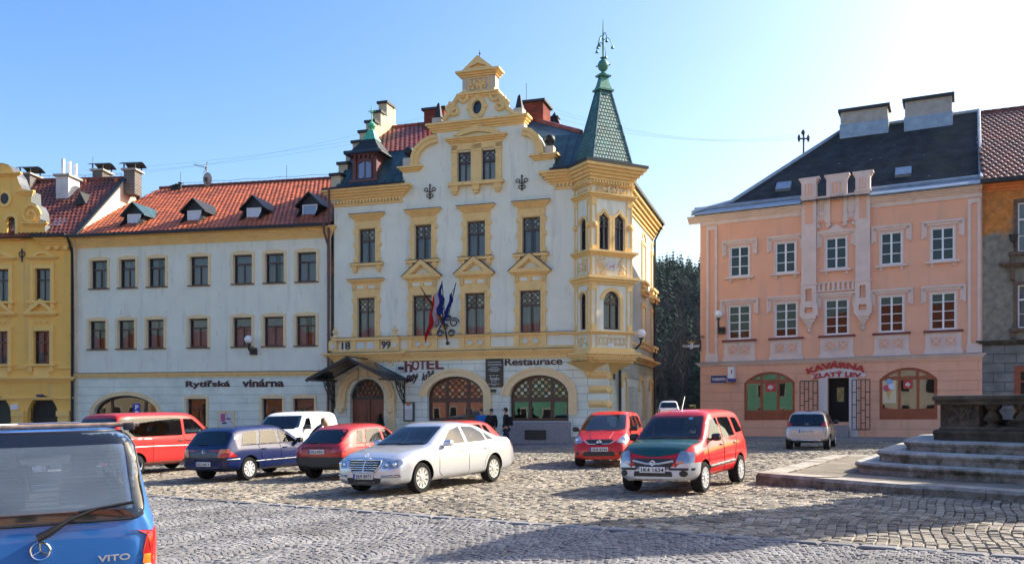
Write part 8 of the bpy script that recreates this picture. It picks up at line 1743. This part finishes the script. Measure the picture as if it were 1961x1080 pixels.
m = loc_mb(); m.tube([(0, 0, -.12), (0, .6, -.16), (0, 1.05, -.10), (0, 1.25, .12), (0, 1.28, .36)], .05, 8); m.tube([(0, 1.28, .3), (0, 1.28, .42)], .11, 10); m.build('lamp_arm', m_black, t, 50); m = loc_mb(); m.sphere(0, 1.28, .56, .21, 10); m.build('globe', m_globe, t, 60)
# lantern in the canopy
t = fthing(H, 'lantern', pc, 1.0, cz1 - 1.55, 'small black lantern hanging under the entrance canopy', 'lantern'); m = loc_mb(); m.tube([(0, 0, .35), (0, 0, 1.5)], .012, 5); m.lathe([(.02, .36), (.13, .24), (.13, .2)], 0, 0, 6); m.lathe([(.11, 0), (.12, .2)], 0, 0, 6); m.build('lantern_frame', m_black, t)
# flag holder and flags
u, v = at(H, 857, 632, .15); fb = fthing(H, 'flag_bracket', u, .05, v - .6, 'ornate black wrought iron flag bracket below the first floor windows of the hotel', 'bracket'); m = loc_mb()
m.tube([(0, .1, 0), (-.08, .14, .5), (-.18, .2, 1.1), (-.22, .24, 1.5)], [.03, .045, .045, .04], 6); m.sphere(0, .1, -.02, .09, 6)
for (a, b_, r_) in ((-.55, .95, .24), (.35, .95, .24), (-.36, .45, .18), (.22, .45, .18), (-.1, .75, .16), (.05, 1.15, .15)): m.tube([(a + r_ * (1 - .6 * k / 16) * math.cos(k * .55), .15, b_ + r_ * (1 - .6 * k / 16) * math.sin(k * .55)) for k in range(17)], .032, 5)
m.build('scrollwork', m_black, fb, 50)
def flag(px0, py0, px1, py1, cols, label, wid, drop, w0=.5, w1=1.4, side_=1):
 a = at(H, px0, py0, w0); b_ = at(H, px1, py1, w1); t = fthing(H, 'flag', a[0], w0, a[1], label, 'flag', 'flags over the hotel front'); du, dv = b_[0] - a[0], b_[1] - a[1]
 m = loc_mb(); m.tube([(0, 0, 0), (du * 1.04, w1 - w0, dv * 1.04)], .022, 6); m.build('pole', m_black, t)
 n, k = 14, len(cols)
 for ci, c in enumerate(cols):
  V, F_ = [], []
  for i in range(n + 1):
   s = 1 - i / n * .72; base = (du * s, (w1 - w0) * s, dv * s)
   for j in (0, .5, 1):
    f = (ci + j) / k; hang = wid * f; x = base[0] + side_ * hang * (.30 + .28 * (i / n)) + .05 * math.sin(7 * f + i * .9); z = base[2] - hang * drop * (.5 + .5 * i / n) - .03 * math.sin(i * 1.3); V.append((x, base[1] + .08 * math.sin(9 * f + i * .5) - .1 * f, z))
  F_ = [(i * 3 + j, i * 3 + j + 1, (i + 1) * 3 + j + 1, (i + 1) * 3 + j) for i in range(n) for j in range(2)]; m = loc_mb(); m.add(V, F_); m.build('flag_stripe', c, t, 60, recalc=False)
fk = M('flag_black', (.01, .01, .01), .8); fr_d = M('flag_red', (.40, .01, .015), .8); fgold = M('flag_gold', (.55, .22, .02), .8); fw_ = M('flag_white', (.42, .40, .50), .8); fbl = M('flag_blue', (.02, .03, .22), .8); feu = M('flag_european_blue', (.015, .02, .20), .8)
flag(852, 612, 846, 541, [fbl, fw_, fr_d], 'white, red and blue flag hanging between the other two flags', 1.75, .9, side_=-1)
flag(848, 612, 806, 552, [fk, fr_d, fgold], 'black, red and gold flag, leftmost of the three on the hotel', .95, 1.2, side_=1)
flag(857, 612, 872, 544, [feu, feu], 'plain dark blue flag, rightmost of the three on the hotel', 1.15, 1.1, side_=-1)
# boards and signs
def board(F, r, name, label, cat, mat, edge=None, w_=.0, t_=.06, fr=.03):
 u0, u1, v0, v1 = F.rect(*r); c = (u0 + u1) / 2; o = fthing(F, name, c, w_, v0, label, cat); hw, h = (u1 - u0) / 2, v1 - v0
 m = loc_mb(); m.box(-hw, hw, 0, t_, 0, h); m.build('panel', mat, o)
 if edge: m = loc_mb(); m.ring([(-hw - fr, -fr), (hw + fr, -fr), (hw + fr, h + fr), (-hw - fr, h + fr)], [(-hw, 0), (hw, 0), (hw, h), (-hw, h)], 0, t_ + .015); m.build('frame', edge, o)
 return o, hw, h
ltf = lambda a, w_, c: (a, -w_, c)
m_silverink = M('pale_lettering', (.55, .58, .56), .5)
o, hw, h = board(H, (932, 963, 688, 713.5), 'memorial_board', 'upper of two dark memorial boards between the restaurant windows', 'sign', M('black_green_plaque', (.012, .022, .018), .3), m_black)
text('J.W.GOETHE', 'lettering', m_silverink, o, ltf, -hw * .82, hw * .88, h * .50, h * .15, .062, .006, .02)
m = loc_mb()
for k, (z, n_, s) in enumerate(((.76, 9, .8), (.36, 5, .5), (.22, 6, .75), (.10, 5, .55))):
 for i in range(n_): a = lerp(-hw * s, hw * s, i / n_); m.box(a, a + hw * 1.5 * s / n_, .06, .066, h * z, h * z + h * .055)
m.build('small_lettering', m_silverink, o)
o, hw, h = board(H, (932, 963, 715.5, 740), 'memorial_board', 'lower of two dark memorial boards, with ornate white lettering', 'sign', M('black_brown_plaque', (.02, .012, .012), .3), m_black)
text('Goethe', 'lettering', m_silverink, o, ltf, -hw * .55, hw * .6, h * .50, h * .24, .062, .006, .02)
m = loc_mb()
for z, n_, s in ((.84, 3, .6), (.36, 2, .4), (.18, 5, .7), (.08, 3, .3)):
 for i in range(n_): a = lerp(-hw * s, hw * s, i / n_); m.box(a, a + hw * 1.4 * s / n_, .06, .066, h * z, h * z + h * .05)
m.build('small_lettering', m_silverink, o)
o, hw, h = board(H, (777, 792, 772, 804), 'menu_box', 'dark green framed menu light box left of the first restaurant window', 'sign', M('menu_paper', (.55, .54, .50), .6), M('dark_green_frame', (.01, .04, .02), .4), t_=.12, fr=.06)
m = loc_mb(); m.box(-hw, hw, .12, .13, h * .66, h * .88); m.build('sign_header', M('white_header', (.7, .7, .72), .5), o); m = loc_mb(); m.sphere(-.02, .12, h * .97, .10, 7); m.build('badge', M('orange_badge', (.6, .16, .02), .4), o, 60)
o, hw, h = board(T, (420.5, 446, 791, 815), 'notice_board', 'notice board with pink and white posters on the tavern wall', 'notice board', M('posters', (.62, .60, .62), .7), m_trimpale, t_=.05, fr=.10)
m = loc_mb(); m.box(-hw + .1, -.02, .05, .056, h * .35, h * .95); m.build('pink_poster', M('pink_print', (.55, .10, .20), .7), o); m = loc_mb(); m.box(.02, hw - .1, .05, .056, h * .5, h * .62); m.box(-.2, .05, .05, .057, h * .15, h * .3); m.build('dark_poster', M('dark_print', (.08, .08, .12), .7), o)
o, hw, h = board(P, (1361.5, 1392, 719, 733), 'street_sign', 'dark blue enamel street name plate on the peach house', 'sign', M('blue_enamel', (.015, .025, .16), .25), M('white_enamel', (.7, .7, .7), .3), t_=.03, fr=.012)
text('T.G.MASARYKA', 'lettering', m_whitep, o, ltf, -hw * .86, hw * .86, h * .32, h * .38, .032, .004, .03)
o, hw, h = board(P, (1398, 1409, 703, 731), 'light_box', 'small white advertising light box with blue foot beside the street sign', 'sign', m_whitep, None, w_=0, t_=.5)
m = loc_mb(); m.box(-hw - .01, hw + .01, -.0, .51, -.0, h * .22); m.build('foot', M('blue_foot', (.02, .04, .25), .4), o); m = loc_mb(); m.prism([(hw * .1, h * .75), (hw * .5, h * .85), (hw * .2, h * .5), (hw * .6, h * .55)], .5, .51); m.build('logo', m_red, o)
o, hw, h = board(Y, (0, 1, 0, 1), 'x', 'x', 'x', m_black) if 0 else (None, 0, 0)
# parking sign on its post
sx, sy = (262 - PCX) / FPX * 43.2, 43.2; t = empty('parking_sign', (sx, sy, ground(sx, sy)), 0, label='blue parking sign with white P on a thin post in front of the tavern', cat='sign')
z0 = CAMZ + (HZY - 794) * 43.2 / FPX - ground(sx, sy); z1 = CAMZ + (HZY - 772.5) * 43.2 / FPX - ground(sx, sy); m = MB(); m.tube([(0, .04, 0), (0, .04, z1)], .03, 8); m.build('post', M('galvanised', (.4, .4, .4), .4, .5), t)
m = MB(); m.box(-.18, .18, -.01, .015, z0, z1); pnl = m.build('panel', M('traffic_blue', (.01, .04, .35), .35), t); text('P', 'letter', m_whitep, pnl, lambda a, w_, v: (a, -.012 - w_, v), -.07, .09, z0 + .26, .22, 0, .004, .03)
m = MB(); m.prism([(-.09, z0 + .08), (.09, z0 + .08), (.09, z0 + .14), (.05, z0 + .19), (-.05, z0 + .19), (-.09, z0 + .14)], -.016, -.011); m.build('car_symbol', m_whitep, pnl)
# hanging club sign
u0 = 0; zc = CAMZ + (HZY - 661) * 46 / FPX; W0 = P.world(-.0, .1, 0); t = empty('club_sign', (W0[0], W0[1], zc), 0, label='black hanging sign with white lettering and gold crown at the peach house corner', cat='sign')
m = MB(); m.box(-1.0, .06, -.04, .04, -.28, .28); p = m.build('panel', M('black_gloss_sign', (.012, .012, .012), .25), t); tf_ = lambda a, w_, v: (a, -.042 - w_, v)
text('CLUB', 'lettering', m_whitep, p, tf_, -.90, -.52, -.10, .13, 0, .004, .02); text('B', 'lettering', m_whitep, p, tf_, -.52, -.36, -.18, .30, 0, .004, .03, .2); text('anner', 'lettering', m_whitep, p, tf_, -.35, -.01, -.10, .12, 0, .004, .02, .2)
m = MB(); m.prism([(-.60, .10), (-.30, .10), (-.24, .25), (-.36, .16), (-.45, .27), (-.54, .16), (-.66, .25)], -.046, -.042); m.build('crown', M('gold_crown', (.45, .28, .06), .4), p)
m = MB(); m.tube([(-1.0, 0, .42), (.55, 0, .42)], .022, 6); m.tube([(.5, 0, .0), (.5, 0, .62)], .03, 6); m.tube([(-.95, 0, .42), (-.8, 0, .58), (-.3, 0, .52), (.5, 0, .50)], .014, 5); m.tube([(-.8, 0, .27), (-.8, 0, .42)], .012, 4); m.tube([(-.2, 0, .27), (-.2, 0, .42)], .012, 4); m.tube([(.5, 0, .5), (1.0, 0, .5)], .02, 5); m.build('iron_bracket', m_black, t)
# things in the cafe windows
r = sh[1]; cw = P.tf
def inwin(px0, px1, py0, py1, w_=-.12): a = P.rect(px0, px1, py0, py1, w_); return a
def wthing(name, r_, label, cat, w_=-.105, tlt=0):
 c = (r_[0] + r_[1]) / 2; X, Y_, Z = P.world(c, w_, r_[2]); return empty(name, (X, Y_, Z), P.ang, label=label, cat=cat), (r_[1] - r_[0]) / 2, r_[3] - r_[2]
a = inwin(1688, 1716, 724, 771); t, hw, h = wthing('ice_cream_poster', a, 'big ice cream cone poster in the right cafe window', 'poster'); m = loc_mb(); m.box(-hw, hw, -.02, 0, -.02, h); m.build('paper', M('cream_poster_paper', (.75, .62, .38), .6), t)
m = loc_mb(); m.prism([(0, .12), (hw * .45, h * .52), (-hw * .45, h * .52)], 0, .02); m.build('cone', M('wafer', (.65, .42, .15), .6), t)
for nm, x, z, rr, c in (('strawberry_scoop', -.26, .60, .34, (.60, .08, .14)), ('vanilla_scoop', .40, .66, .30, (.75, .72, .80)), ('blue_scoop', .08, .86, .30, (.20, .42, .65))): m = loc_mb(); m.tube([(x * hw, .0, z * h), (x * hw, .045 + .01 * x, z * h)], rr * hw * 1.45, 18); m.build(nm, M(nm, c, .5), t)
for i, (x0, x1, y0, y1, l) in enumerate(((1730, 1748, 728, 744, 'red coffee sign in the middle of the right cafe window'), (1466, 1486, 733, 750, 'red coffee sign in the left cafe window'))):
 a = inwin(x0, x1, y0, y1); t, hw, h = wthing('coffee_sign', a, l, 'sign'); m = loc_mb(); m.box(-hw, hw, -.02, 0, 0, h); p = m.build('panel', M('coffee_red', (.50, .02, .015), .4), t); text('illy', 'lettering', m_whitep, p, ltf, -hw * .6, hw * .6, h * .2, h * .55, 0, .005, .03, .3)
# floodlights, camera
for (px, py, l) in ((768, 705, 'small black floodlight beside the hotel lettering'), (945, 748, 'small black floodlight under the memorial boards'), (1173, 662, 'white camera on the ledge of the corner oriel')):
 u, v = at(H, px, py, .1 if px < 1100 else 1.0); t = fthing(H, 'floodlight' if px < 1100 else 'camera', u, 0 if px < 1100 else 1.2, v, l, 'light' if px < 1100 else 'camera'); m = loc_mb(); m.box(-.10, .10, .05, .25, -.07, .07); m.tube([(-.05, 0, .0), (-.05, .1, 0)], .02, 5); m.build('housing', m_black if px < 1100 else m_whitep, t)
# lamp on the weathered house
u, v = at(Wd, 1943, 465); t = fthing(Wd, 'wall_lamp', u, 0, v, 'black shaded wall lamp on the weathered house', 'lamp'); m = loc_mb(); m.tube([(.05, 0, -.15), (0, .2, -.2), (-.1, .35, .0)], .03, 6); m.lathe([(.05, .32), (.2, .30), (.12, -.02)], -.08, .38, 10); m.build('lamp_shade', m_black, t, 40)
# roof things
def roofthing(F, px, py, y, name, label, cat): u, v = F.uv(px, py, -y); X, Y_, Z = F.world(u, -y, v); return empty(name, (X, Y_, Z), 0, label=label, cat=cat), Y_
t, Yd = roofthing(T, 396, 358, 7.9, 'satellite_dish', 'grey satellite dish on the tavern ridge with a television aerial above', 'dish'); s = Yd / FPX
m = MB(); m.tube([(0, 0, -.4), (0, 0, 47 * s)], .035, 6); m.build('mast', m_concrete, t); m = MB(); m.add([(.45 * .62 * math.cos(a) * r_ + .1, -.25 + .08 * r_ * r_, .42 + .42 * math.sin(a) * r_) for r_ in (.001, .5, 1) for a in [k * .3927 for k in range(16)]], [(i * 16 + k, i * 16 + (k + 1) % 16, (i + 1) * 16 + (k + 1) % 16, (i + 1) * 16 + k) for i in range(2) for k in range(16)]); m.build('dish', M('dish_grey', (.33, .30, .28), .6), t, 60, recalc=False)
m = MB(); m.box(.02, .22, -.5, -.4, .25, .45); m.tube([(.1, -.45, .3), (.1, -.2, .1)], .02, 5); m.build('receiver', m_black, t)
m = MB(); m.tube([(.0, 0, 1.15), (-.75, -.1, 1.35)], .02, 5)
for k in range(9): f = k / 8; x = -.75 * f; m.tube([(x, -.1 * f, 1.15 + .2 * f + .10), (x, -.1 * f, 1.15 + .2 * f - .10)], .012, 4)
m.tube([(-.1, 0, 1.0), (.05, 0, 1.5)], .02, 4); m.tube([(-.25, 0, .8), (.05, 0, 1.2)], .02, 4); m.build('television_aerial', M('aerial_green_grey', (.18, .28, .24), .5, .3), t)
for F, px, py0, py1, y in ((T, 549, 347, 317, 7.9), (T, 346, 362, 330, 7.9), (H, 752, 238, 205, 5.9), (H, 1008, 192, 160, 5), (Y, 178, 326, 301, 5)):
 t, Yd = roofthing(F, px, py0, y, 'lightning_rod', '%s' % {549: 'thin lightning rod on the right half of the tavern ridge', 346: 'thin lightning rod at the left end of the tavern ridge', 752: 'thin lightning rod beside the stepped parapet', 1008: 'thin lightning rod at the big brick chimney of the hotel', 178: 'thin lightning rod at the chimneys of the yellow house'}[px], 'rod'); m = MB(); m.tube([(0, 0, -.5), (0, 0, (py0 - py1) * Yd / FPX)], .018, 5); m.build('rod', M('grey_steel', (.25, .25, .26), .5, .5), t)
for F, u0, u1, y, zf, l in ((T, 1.5, uR - .3, 7.9, lambda u: zr + .35, 'lightning wire along the tavern ridge'), (Y, -9, .0, 4.9, lambda u: yr + .35, 'lightning wire along the yellow house ridge')):
 m = MB(); A = [F.world(lerp(u0, u1, k / 12), -y, zf(0) - .06 * (k % 2)) for k in range(13)]; m.tube(A, .012, 4)
 for p in A[::3]: m.tube([p, (p[0], p[1], p[2] - .35)], .012, 4)
 tag(m.build('ridge_wire', m_black), l, 'wire')
# pole with insulators above the peach roof, wires across the square
Yp = 57.0; kx = lambda px: (px - PCX) / FPX * Yp; kz = lambda py: CAMZ + (HZY - py) * Yp / FPX
t = empty('utility_pole', (kx(1539), Yp, kz(345)), 0, label='black pole with insulators standing behind the dark slate roof', cat='pole'); m = MB(); z = lambda py: kz(py) - kz(345)
m.tube([(0, 0, z(400)), (0, 0, z(250))], .06, 6); m.tube([(-.33, 0, z(266)), (.33, 0, z(266))], .05, 6); m.lathe([(.1, z(258)), (.14, z(254)), (.05, z(249))], -.03, 0, 6)
for s_ in (-.3, .3): m.lathe([(.04, z(272)), (.09, z(268)), (.09, z(262)), (.03, z(258))], s_, 0, 8)
m.build('pole', m_black, t)
for i, (a, b_) in enumerate((((1528, 264), (1050, 205)), ((1546, 264), (1050, 212)), ((1537, 256), (1050, 222)), ((1000, 200), (60, 330)), ((1000, 206), (60, 338)), ((860, 210), (45, 348)))):
 A = Vector((kx(a[0]), Yp, kz(a[1]))); B = Vector(((b_[0] - PCX) / FPX * 56, 56, CAMZ + (HZY - b_[1]) * 56 / FPX)); n = 20; m = MB(); m.tube([tuple(A.lerp(B, k / n) - Vector((0, 0, .9 * 4 * (k / n) * (1 - k / n)))) for k in range(n + 1)], .005, 3); tag(m.build('overhead_wire', M('wire_grey', (.10, .10, .12), .6)), 'thin overhead wire crossing the sky behind the roofs', 'wire', 'thin overhead wires crossing the sky')
# fence before the yellow house
t = empty('iron_fence', (-25.6, 45.6, ground(-25.6, 45.6)), 0, label='low black iron fence in front of the ochre house', cat='fence'); m = MB()
for k in range(46):
 x = -2.0 + k * .1
 if -.3 < x < 1.0: continue
 m.tube([(x, 0, .1), (x, 0, 1.5 + .12 * (k % 5 == 0))], .013, 4)
for z in (.3, 1.35): m.tube([(-2, 0, z), (-.3, 0, z)], .02, 4); m.tube([(1.0, 0, z), (2.6, 0, z)], .02, 4)
m.build('railing', m_black, t)
# plants: potted conifer at the door, shrub up the lane
def leafy(name, loc, h, w_, n, mat, label, cat, cone=False, pot=None):
 t = empty(name, loc, 0, label=label, cat=cat); rn = random.Random(n); m = MB(); z0 = .35 if pot else .1
 for i in range(n):
  f = rn.random(); r_ = (w_ * (1 - f) ** .7 if cone else w_ * math.sin(math.pi * min(.97, f + .1)) ** .6) * rn.random() ** .5; a = rn.uniform(0, 6.28); x, y, z = r_ * math.cos(a), r_ * math.sin(a), z0 + f * h; s = rn.uniform(.04, .09); d = Vector((rn.uniform(-1, 1), rn.uniform(-1, 1), rn.uniform(.2, 1.2))).normalized() * s * 1.6; e = d.orthogonal().normalized() * s * .5
  p = Vector((x, y, z)); m.add([tuple(p), tuple(p + d * .5 + e), tuple(p + d), tuple(p + d * .5 - e)], [(0, 1, 2, 3)])
 m.build('foliage', mat, t, recalc=False); m = MB(); m.tube([(0, 0, 0), (0, 0, z0 + h * .7)], [.04, .01], 6); m.build('stem', M('bark', (.08, .05, .03), .9), t)
 if pot: m = MB(); m.lathe([(.14, 0), (.2, .36), (.22, .38), (.18, .40)], 0, 0, 12); m.build('pot', pot, t, 40)
W_ = H.world(H.u(741), .7, 0); leafy('potted_conifer', (W_[0], W_[1], ground(W_[0], W_[1]) + .12), 1.1, .26, 900, M('dark_conifer', (.015, .03, .012), .9, island=.4), 'small dark potted conifer right of the hotel door', 'plant', True, m_granite)
leafy('shrub', (9.2 + 2.7, 58.5, ground(11.9, 58.5)), 1.5, .75, 1800, M('olive_leaves', (.10, .11, .035), .8, island=.4), 'loose olive green shrub in the lane beside the peach house corner', 'shrub')
# ---------------------------------------------------------------- people
m_skin = M('skin', (.50, .27, .18), .6)
def skin(name, V, E, mat, parent, sub=2):
 me = bpy.data.meshes.new(name); me.from_pydata([v[:3] for v in V], E, []); o = bpy.data.objects.new('t', me); COL.objects.link(o); o.modifiers.new('s', 'SKIN'); sv = me.skin_vertices[0].data
 for i, v in enumerate(V): r = v[3] if isinstance(v[3], tuple) else (v[3], v[3]); sv[i].radius = r; sv[i].use_root = i == 0
 md = o.modifiers.new('u', 'SUBSURF'); md.levels = sub; md.render_levels = sub; dg = bpy.context.evaluated_depsgraph_get(); dg.update(); r = bpy.data.meshes.new_from_object(o.evaluated_get(dg)); bpy.data.objects.remove(o)
 r.name = name; r.materials.clear(); r.materials.append(mat); r.polygons.foreach_set('use_smooth', [True] * len(r.polygons)); ob = bpy.data.objects.new(name, r); COL.objects.link(ob); ob.parent = parent; return ob
def person(px, Zd, rz, label, jacket, trousers, hair, lean=0, step=.12, hair_long=False, cap=None, bag=None, h=1.75, arms=None, z=None):
 X = (px - PCX) / FPX * Zd; k = h / 1.75; t = empty('person', (X, Zd, z if z is not None else ground(X, Zd)), rz, label=label, cat='person', group='people on the square'); L = lean
 def P_(x, y, z): # lean forward (towards +y) above the hips
  z *= k
  if z > .92 * k and L: d = z - .92 * k; return (x, y + d * math.sin(L), .92 * k + d * math.cos(L) + (y * -math.sin(L) * .5))
  return (x, y, z)
 sh_, hip = 1.44, .93
 A = arms or [((.19, 0, 1.42), (.25, -.02, 1.15), (.24, .08, .90)), ((-.19, 0, 1.42), (-.25, .0, 1.15), (-.24, .06, .90))]
 B = [P_(0, 0, hip) + ((.15, .11),), P_(0, 0, 1.12) + ((.14, .10),), P_(0, -.01, 1.34) + ((.17, .11),), P_(0, 0, 1.46) + ((.09, .07),), P_(0, .015, 1.53) + (.052,), P_(0, .02, 1.60) + ((.072, .088),), P_(0, .02, 1.70) + ((.070, .085),)]
 E = [(i, i + 1) for i in range(6)]
 for a in A:
  o = len(B); B += [P_(*a[0]) + (.055,), P_(*a[1]) + (.042,), P_(*a[2]) + (.030,)]; E += [(2, o), (o, o + 1), (o + 1, o + 2)]; w2 = Vector(P_(*a[2])); d = (w2 - Vector(P_(*a[1]))).normalized(); sx = d.cross(Vector((0, 1, .2))).normalized()
  pm = len(B); B.append(tuple(w2 + d * .06) + ((.034, .018),)); E.append((o + 2, pm))
  for f in range(4): q = w2 + d * (.13 - .008 * abs(f - 1.5)) + sx * (.018 * (f - 1.5)) + Vector((0, .02, 0)); B.append(tuple(q) + (.0085,)); E.append((pm, len(B) - 1)); B.append(tuple(q + d * .035 + Vector((0, .015, 0))) + (.008,)); E.append((len(B) - 2, len(B) - 1))
  q = w2 + d * .06 + sx * .045 + Vector((0, .02, 0)); B.append(tuple(q) + (.010,)); E.append((o + 2, len(B) - 1)); B.append(tuple(q + d * .035) + (.008,)); E.append((len(B) - 2, len(B) - 1))
 legs = []
 for s, st in ((1, step), (-1, -step)):
  o = len(B); B += [P_(s * .09, 0, .86) + (.085,), P_(s * .10, st * .6, .48) + (.058,), P_(s * .10, st - .02, .10) + (.040,), P_(s * .10, st + .12, .035) + ((.04, .03),)]; E += [(0, o), (o, o + 1), (o + 1, o + 2), (o + 2, o + 3)]
 body_ = skin('body', B, E, m_skin, t)
 J = [P_(0, 0, .86) + ((.19, .15),), P_(0, 0, 1.12) + ((.17, .135),), P_(0, -.01, 1.34) + ((.205, .14),), P_(0, 0, 1.47) + ((.09, .085),)]; E2 = [(0, 1), (1, 2), (2, 3)]
 for a in A: o = len(J); J += [P_(*a[0]) + (.082,), P_(*a[1]) + (.064,), tuple(Vector(P_(*a[1])).lerp(Vector(P_(*a[2])), .95)) + (.048,)]; E2 += [(2, o), (o, o + 1), (o + 1, o + 2)]
 skin('jacket', J, E2, jacket, t)
 Tn = [P_(0, 0, .92) + ((.165, .13),)]; E3 = []
 for s, st in ((1, step), (-1, -step)): o = len(Tn); Tn += [P_(s * .09, 0, .82) + (.105,), P_(s * .10, st * .6, .48) + (.078,), P_(s * .10, st - .02, .09) + (.064,)]; E3 += [(0, o), (o, o + 1), (o + 1, o + 2)]
 skin('trousers', Tn, E3, trousers, t)
 for s, st in ((1, step), (-1, -step)): m = MB(); m.sphere(0, 0, 0, .5, 8); m.v = [(s * .10 + x * .10, st + .06 + y * .28, .045 + z * .10) for x, y, z in m.v]; m.build('shoe', m_black, t, 60)
 hc = Vector(P_(0, .02, 1.655)); m = MB(); m.sphere(0, 0, 0, 1, 10); m.v = [(hc.x + x * .088, hc.y - .018 + y * .10, hc.z + .025 + max(z, -.35 if y > .1 else -.9) * .112) for x, y, z in m.v]; m.v = [(x, min(y, hc.y + .045) if z < hc.z + .045 else y, z) for x, y, z in m.v]; m.build('hair', hair, t, 60)
 if hair_long: m = MB(); m.tube([(hc.x + .0, hc.y - .03, hc.z + .08), (hc.x + .04, hc.y + .06, hc.z - .06), (hc.x + .05, hc.y + .09, hc.z - .22), (hc.x + .05, hc.y + .10, hc.z - .36)], [.07, .095, .08, .03], 9); m.tube([(hc.x - .0, hc.y - .03, hc.z + .06), (hc.x - .05, hc.y + .07, hc.z - .10), (hc.x - .05, hc.y + .09, hc.z - .30)], [.06, .07, .03], 8); m.build('long_hair', M('blonde_ends', (.42, .27, .12), .6, var=.3, vscale=30), t, 60)
 m = MB(); f = hc + Vector((0, .088, 0)); m.sphere(f.x, f.y + .012, f.z - .015, .016, 5); m.v = [(x, y, f.z - .015 + (z - f.z + .015) * 1.6) for x, y, z in m.v]
 for s in (-1, 1): m.sphere(hc.x + s * .083, hc.y, hc.z - .01, .02, 5)
 m.build('nose_and_ears', m_skin, body_, 60)
 m = MB()
 for s in (-1, 1): m.sphere(hc.x + s * .03, hc.y + .078, hc.z + .01, .010, 5)
 m.build('eye', m_black, body_, 60); m = MB(); m.tube([(hc.x - .025, hc.y + .084, hc.z - .052), (hc.x + .025, hc.y + .084, hc.z - .052)], .006, 5); m.build('mouth', M('lips', (.35, .10, .09), .5), body_)
 if cap: m = MB(); m.sphere(0, 0, 0, 1, 10); m.v = [(hc.x + x * .095, hc.y + y * .108, hc.z + .045 + max(0, z) * .09) for x, y, z in m.v]; m.box(hc.x - .07, hc.x + .07, hc.y + .06, hc.y + .18, hc.z + .045, hc.z + .058); m.build('cap', cap, t, 50)
 if bag: m = MB(); m.box(-.14, .14, -.28, -.13, 1.0, 1.4); me = m.build('backpack', bag, t)
dk = M('black_jacket', (.012, .012, .015), .8); bj = M('bright_blue_jacket', (.02, .14, .42), .8); nv = M('navy_jumper', (.012, .018, .06), .85); jn = M('dark_jeans', (.02, .025, .05), .85); hr = M('dark_hair', (.015, .011, .01), .6); lb = M('light_brown_hair', (.14, .08, .035), .6, var=.3, vscale=25)
person(922, 41.0, R(175), 'person in a bright blue jacket walking by the restaurant window, leftmost of three', bj, jn, hr, z=ground(-1.4, 41) + .0, bag=dk)
person(941, 39.6, R(160), 'person in a bulky black jacket walking next to the person in blue', dk, jn, hr, z=ground(-.9, 39.6), h=1.74)
person(969, 39.4, R(75), 'person in a black cap and black jacket walking left past the right restaurant window', dk, jn, hr, cap=M('black_cap', (.01, .01, .01), .8), z=ground(-.3, 39.4), h=1.76, bag=dk, step=.2)
person(594, 28.6, R(-78), 'woman with long blonde-brown hair and navy jumper leaning forward beside the white van', nv, jn, lb, lean=.62, hair_long=True, h=1.72, arms=[((.18, 0, 1.40), (.20, .22, 1.24), (.16, .42, 1.20)), ((-.18, 0, 1.40), (-.2, .22, 1.22), (-.14, .42, 1.18))])
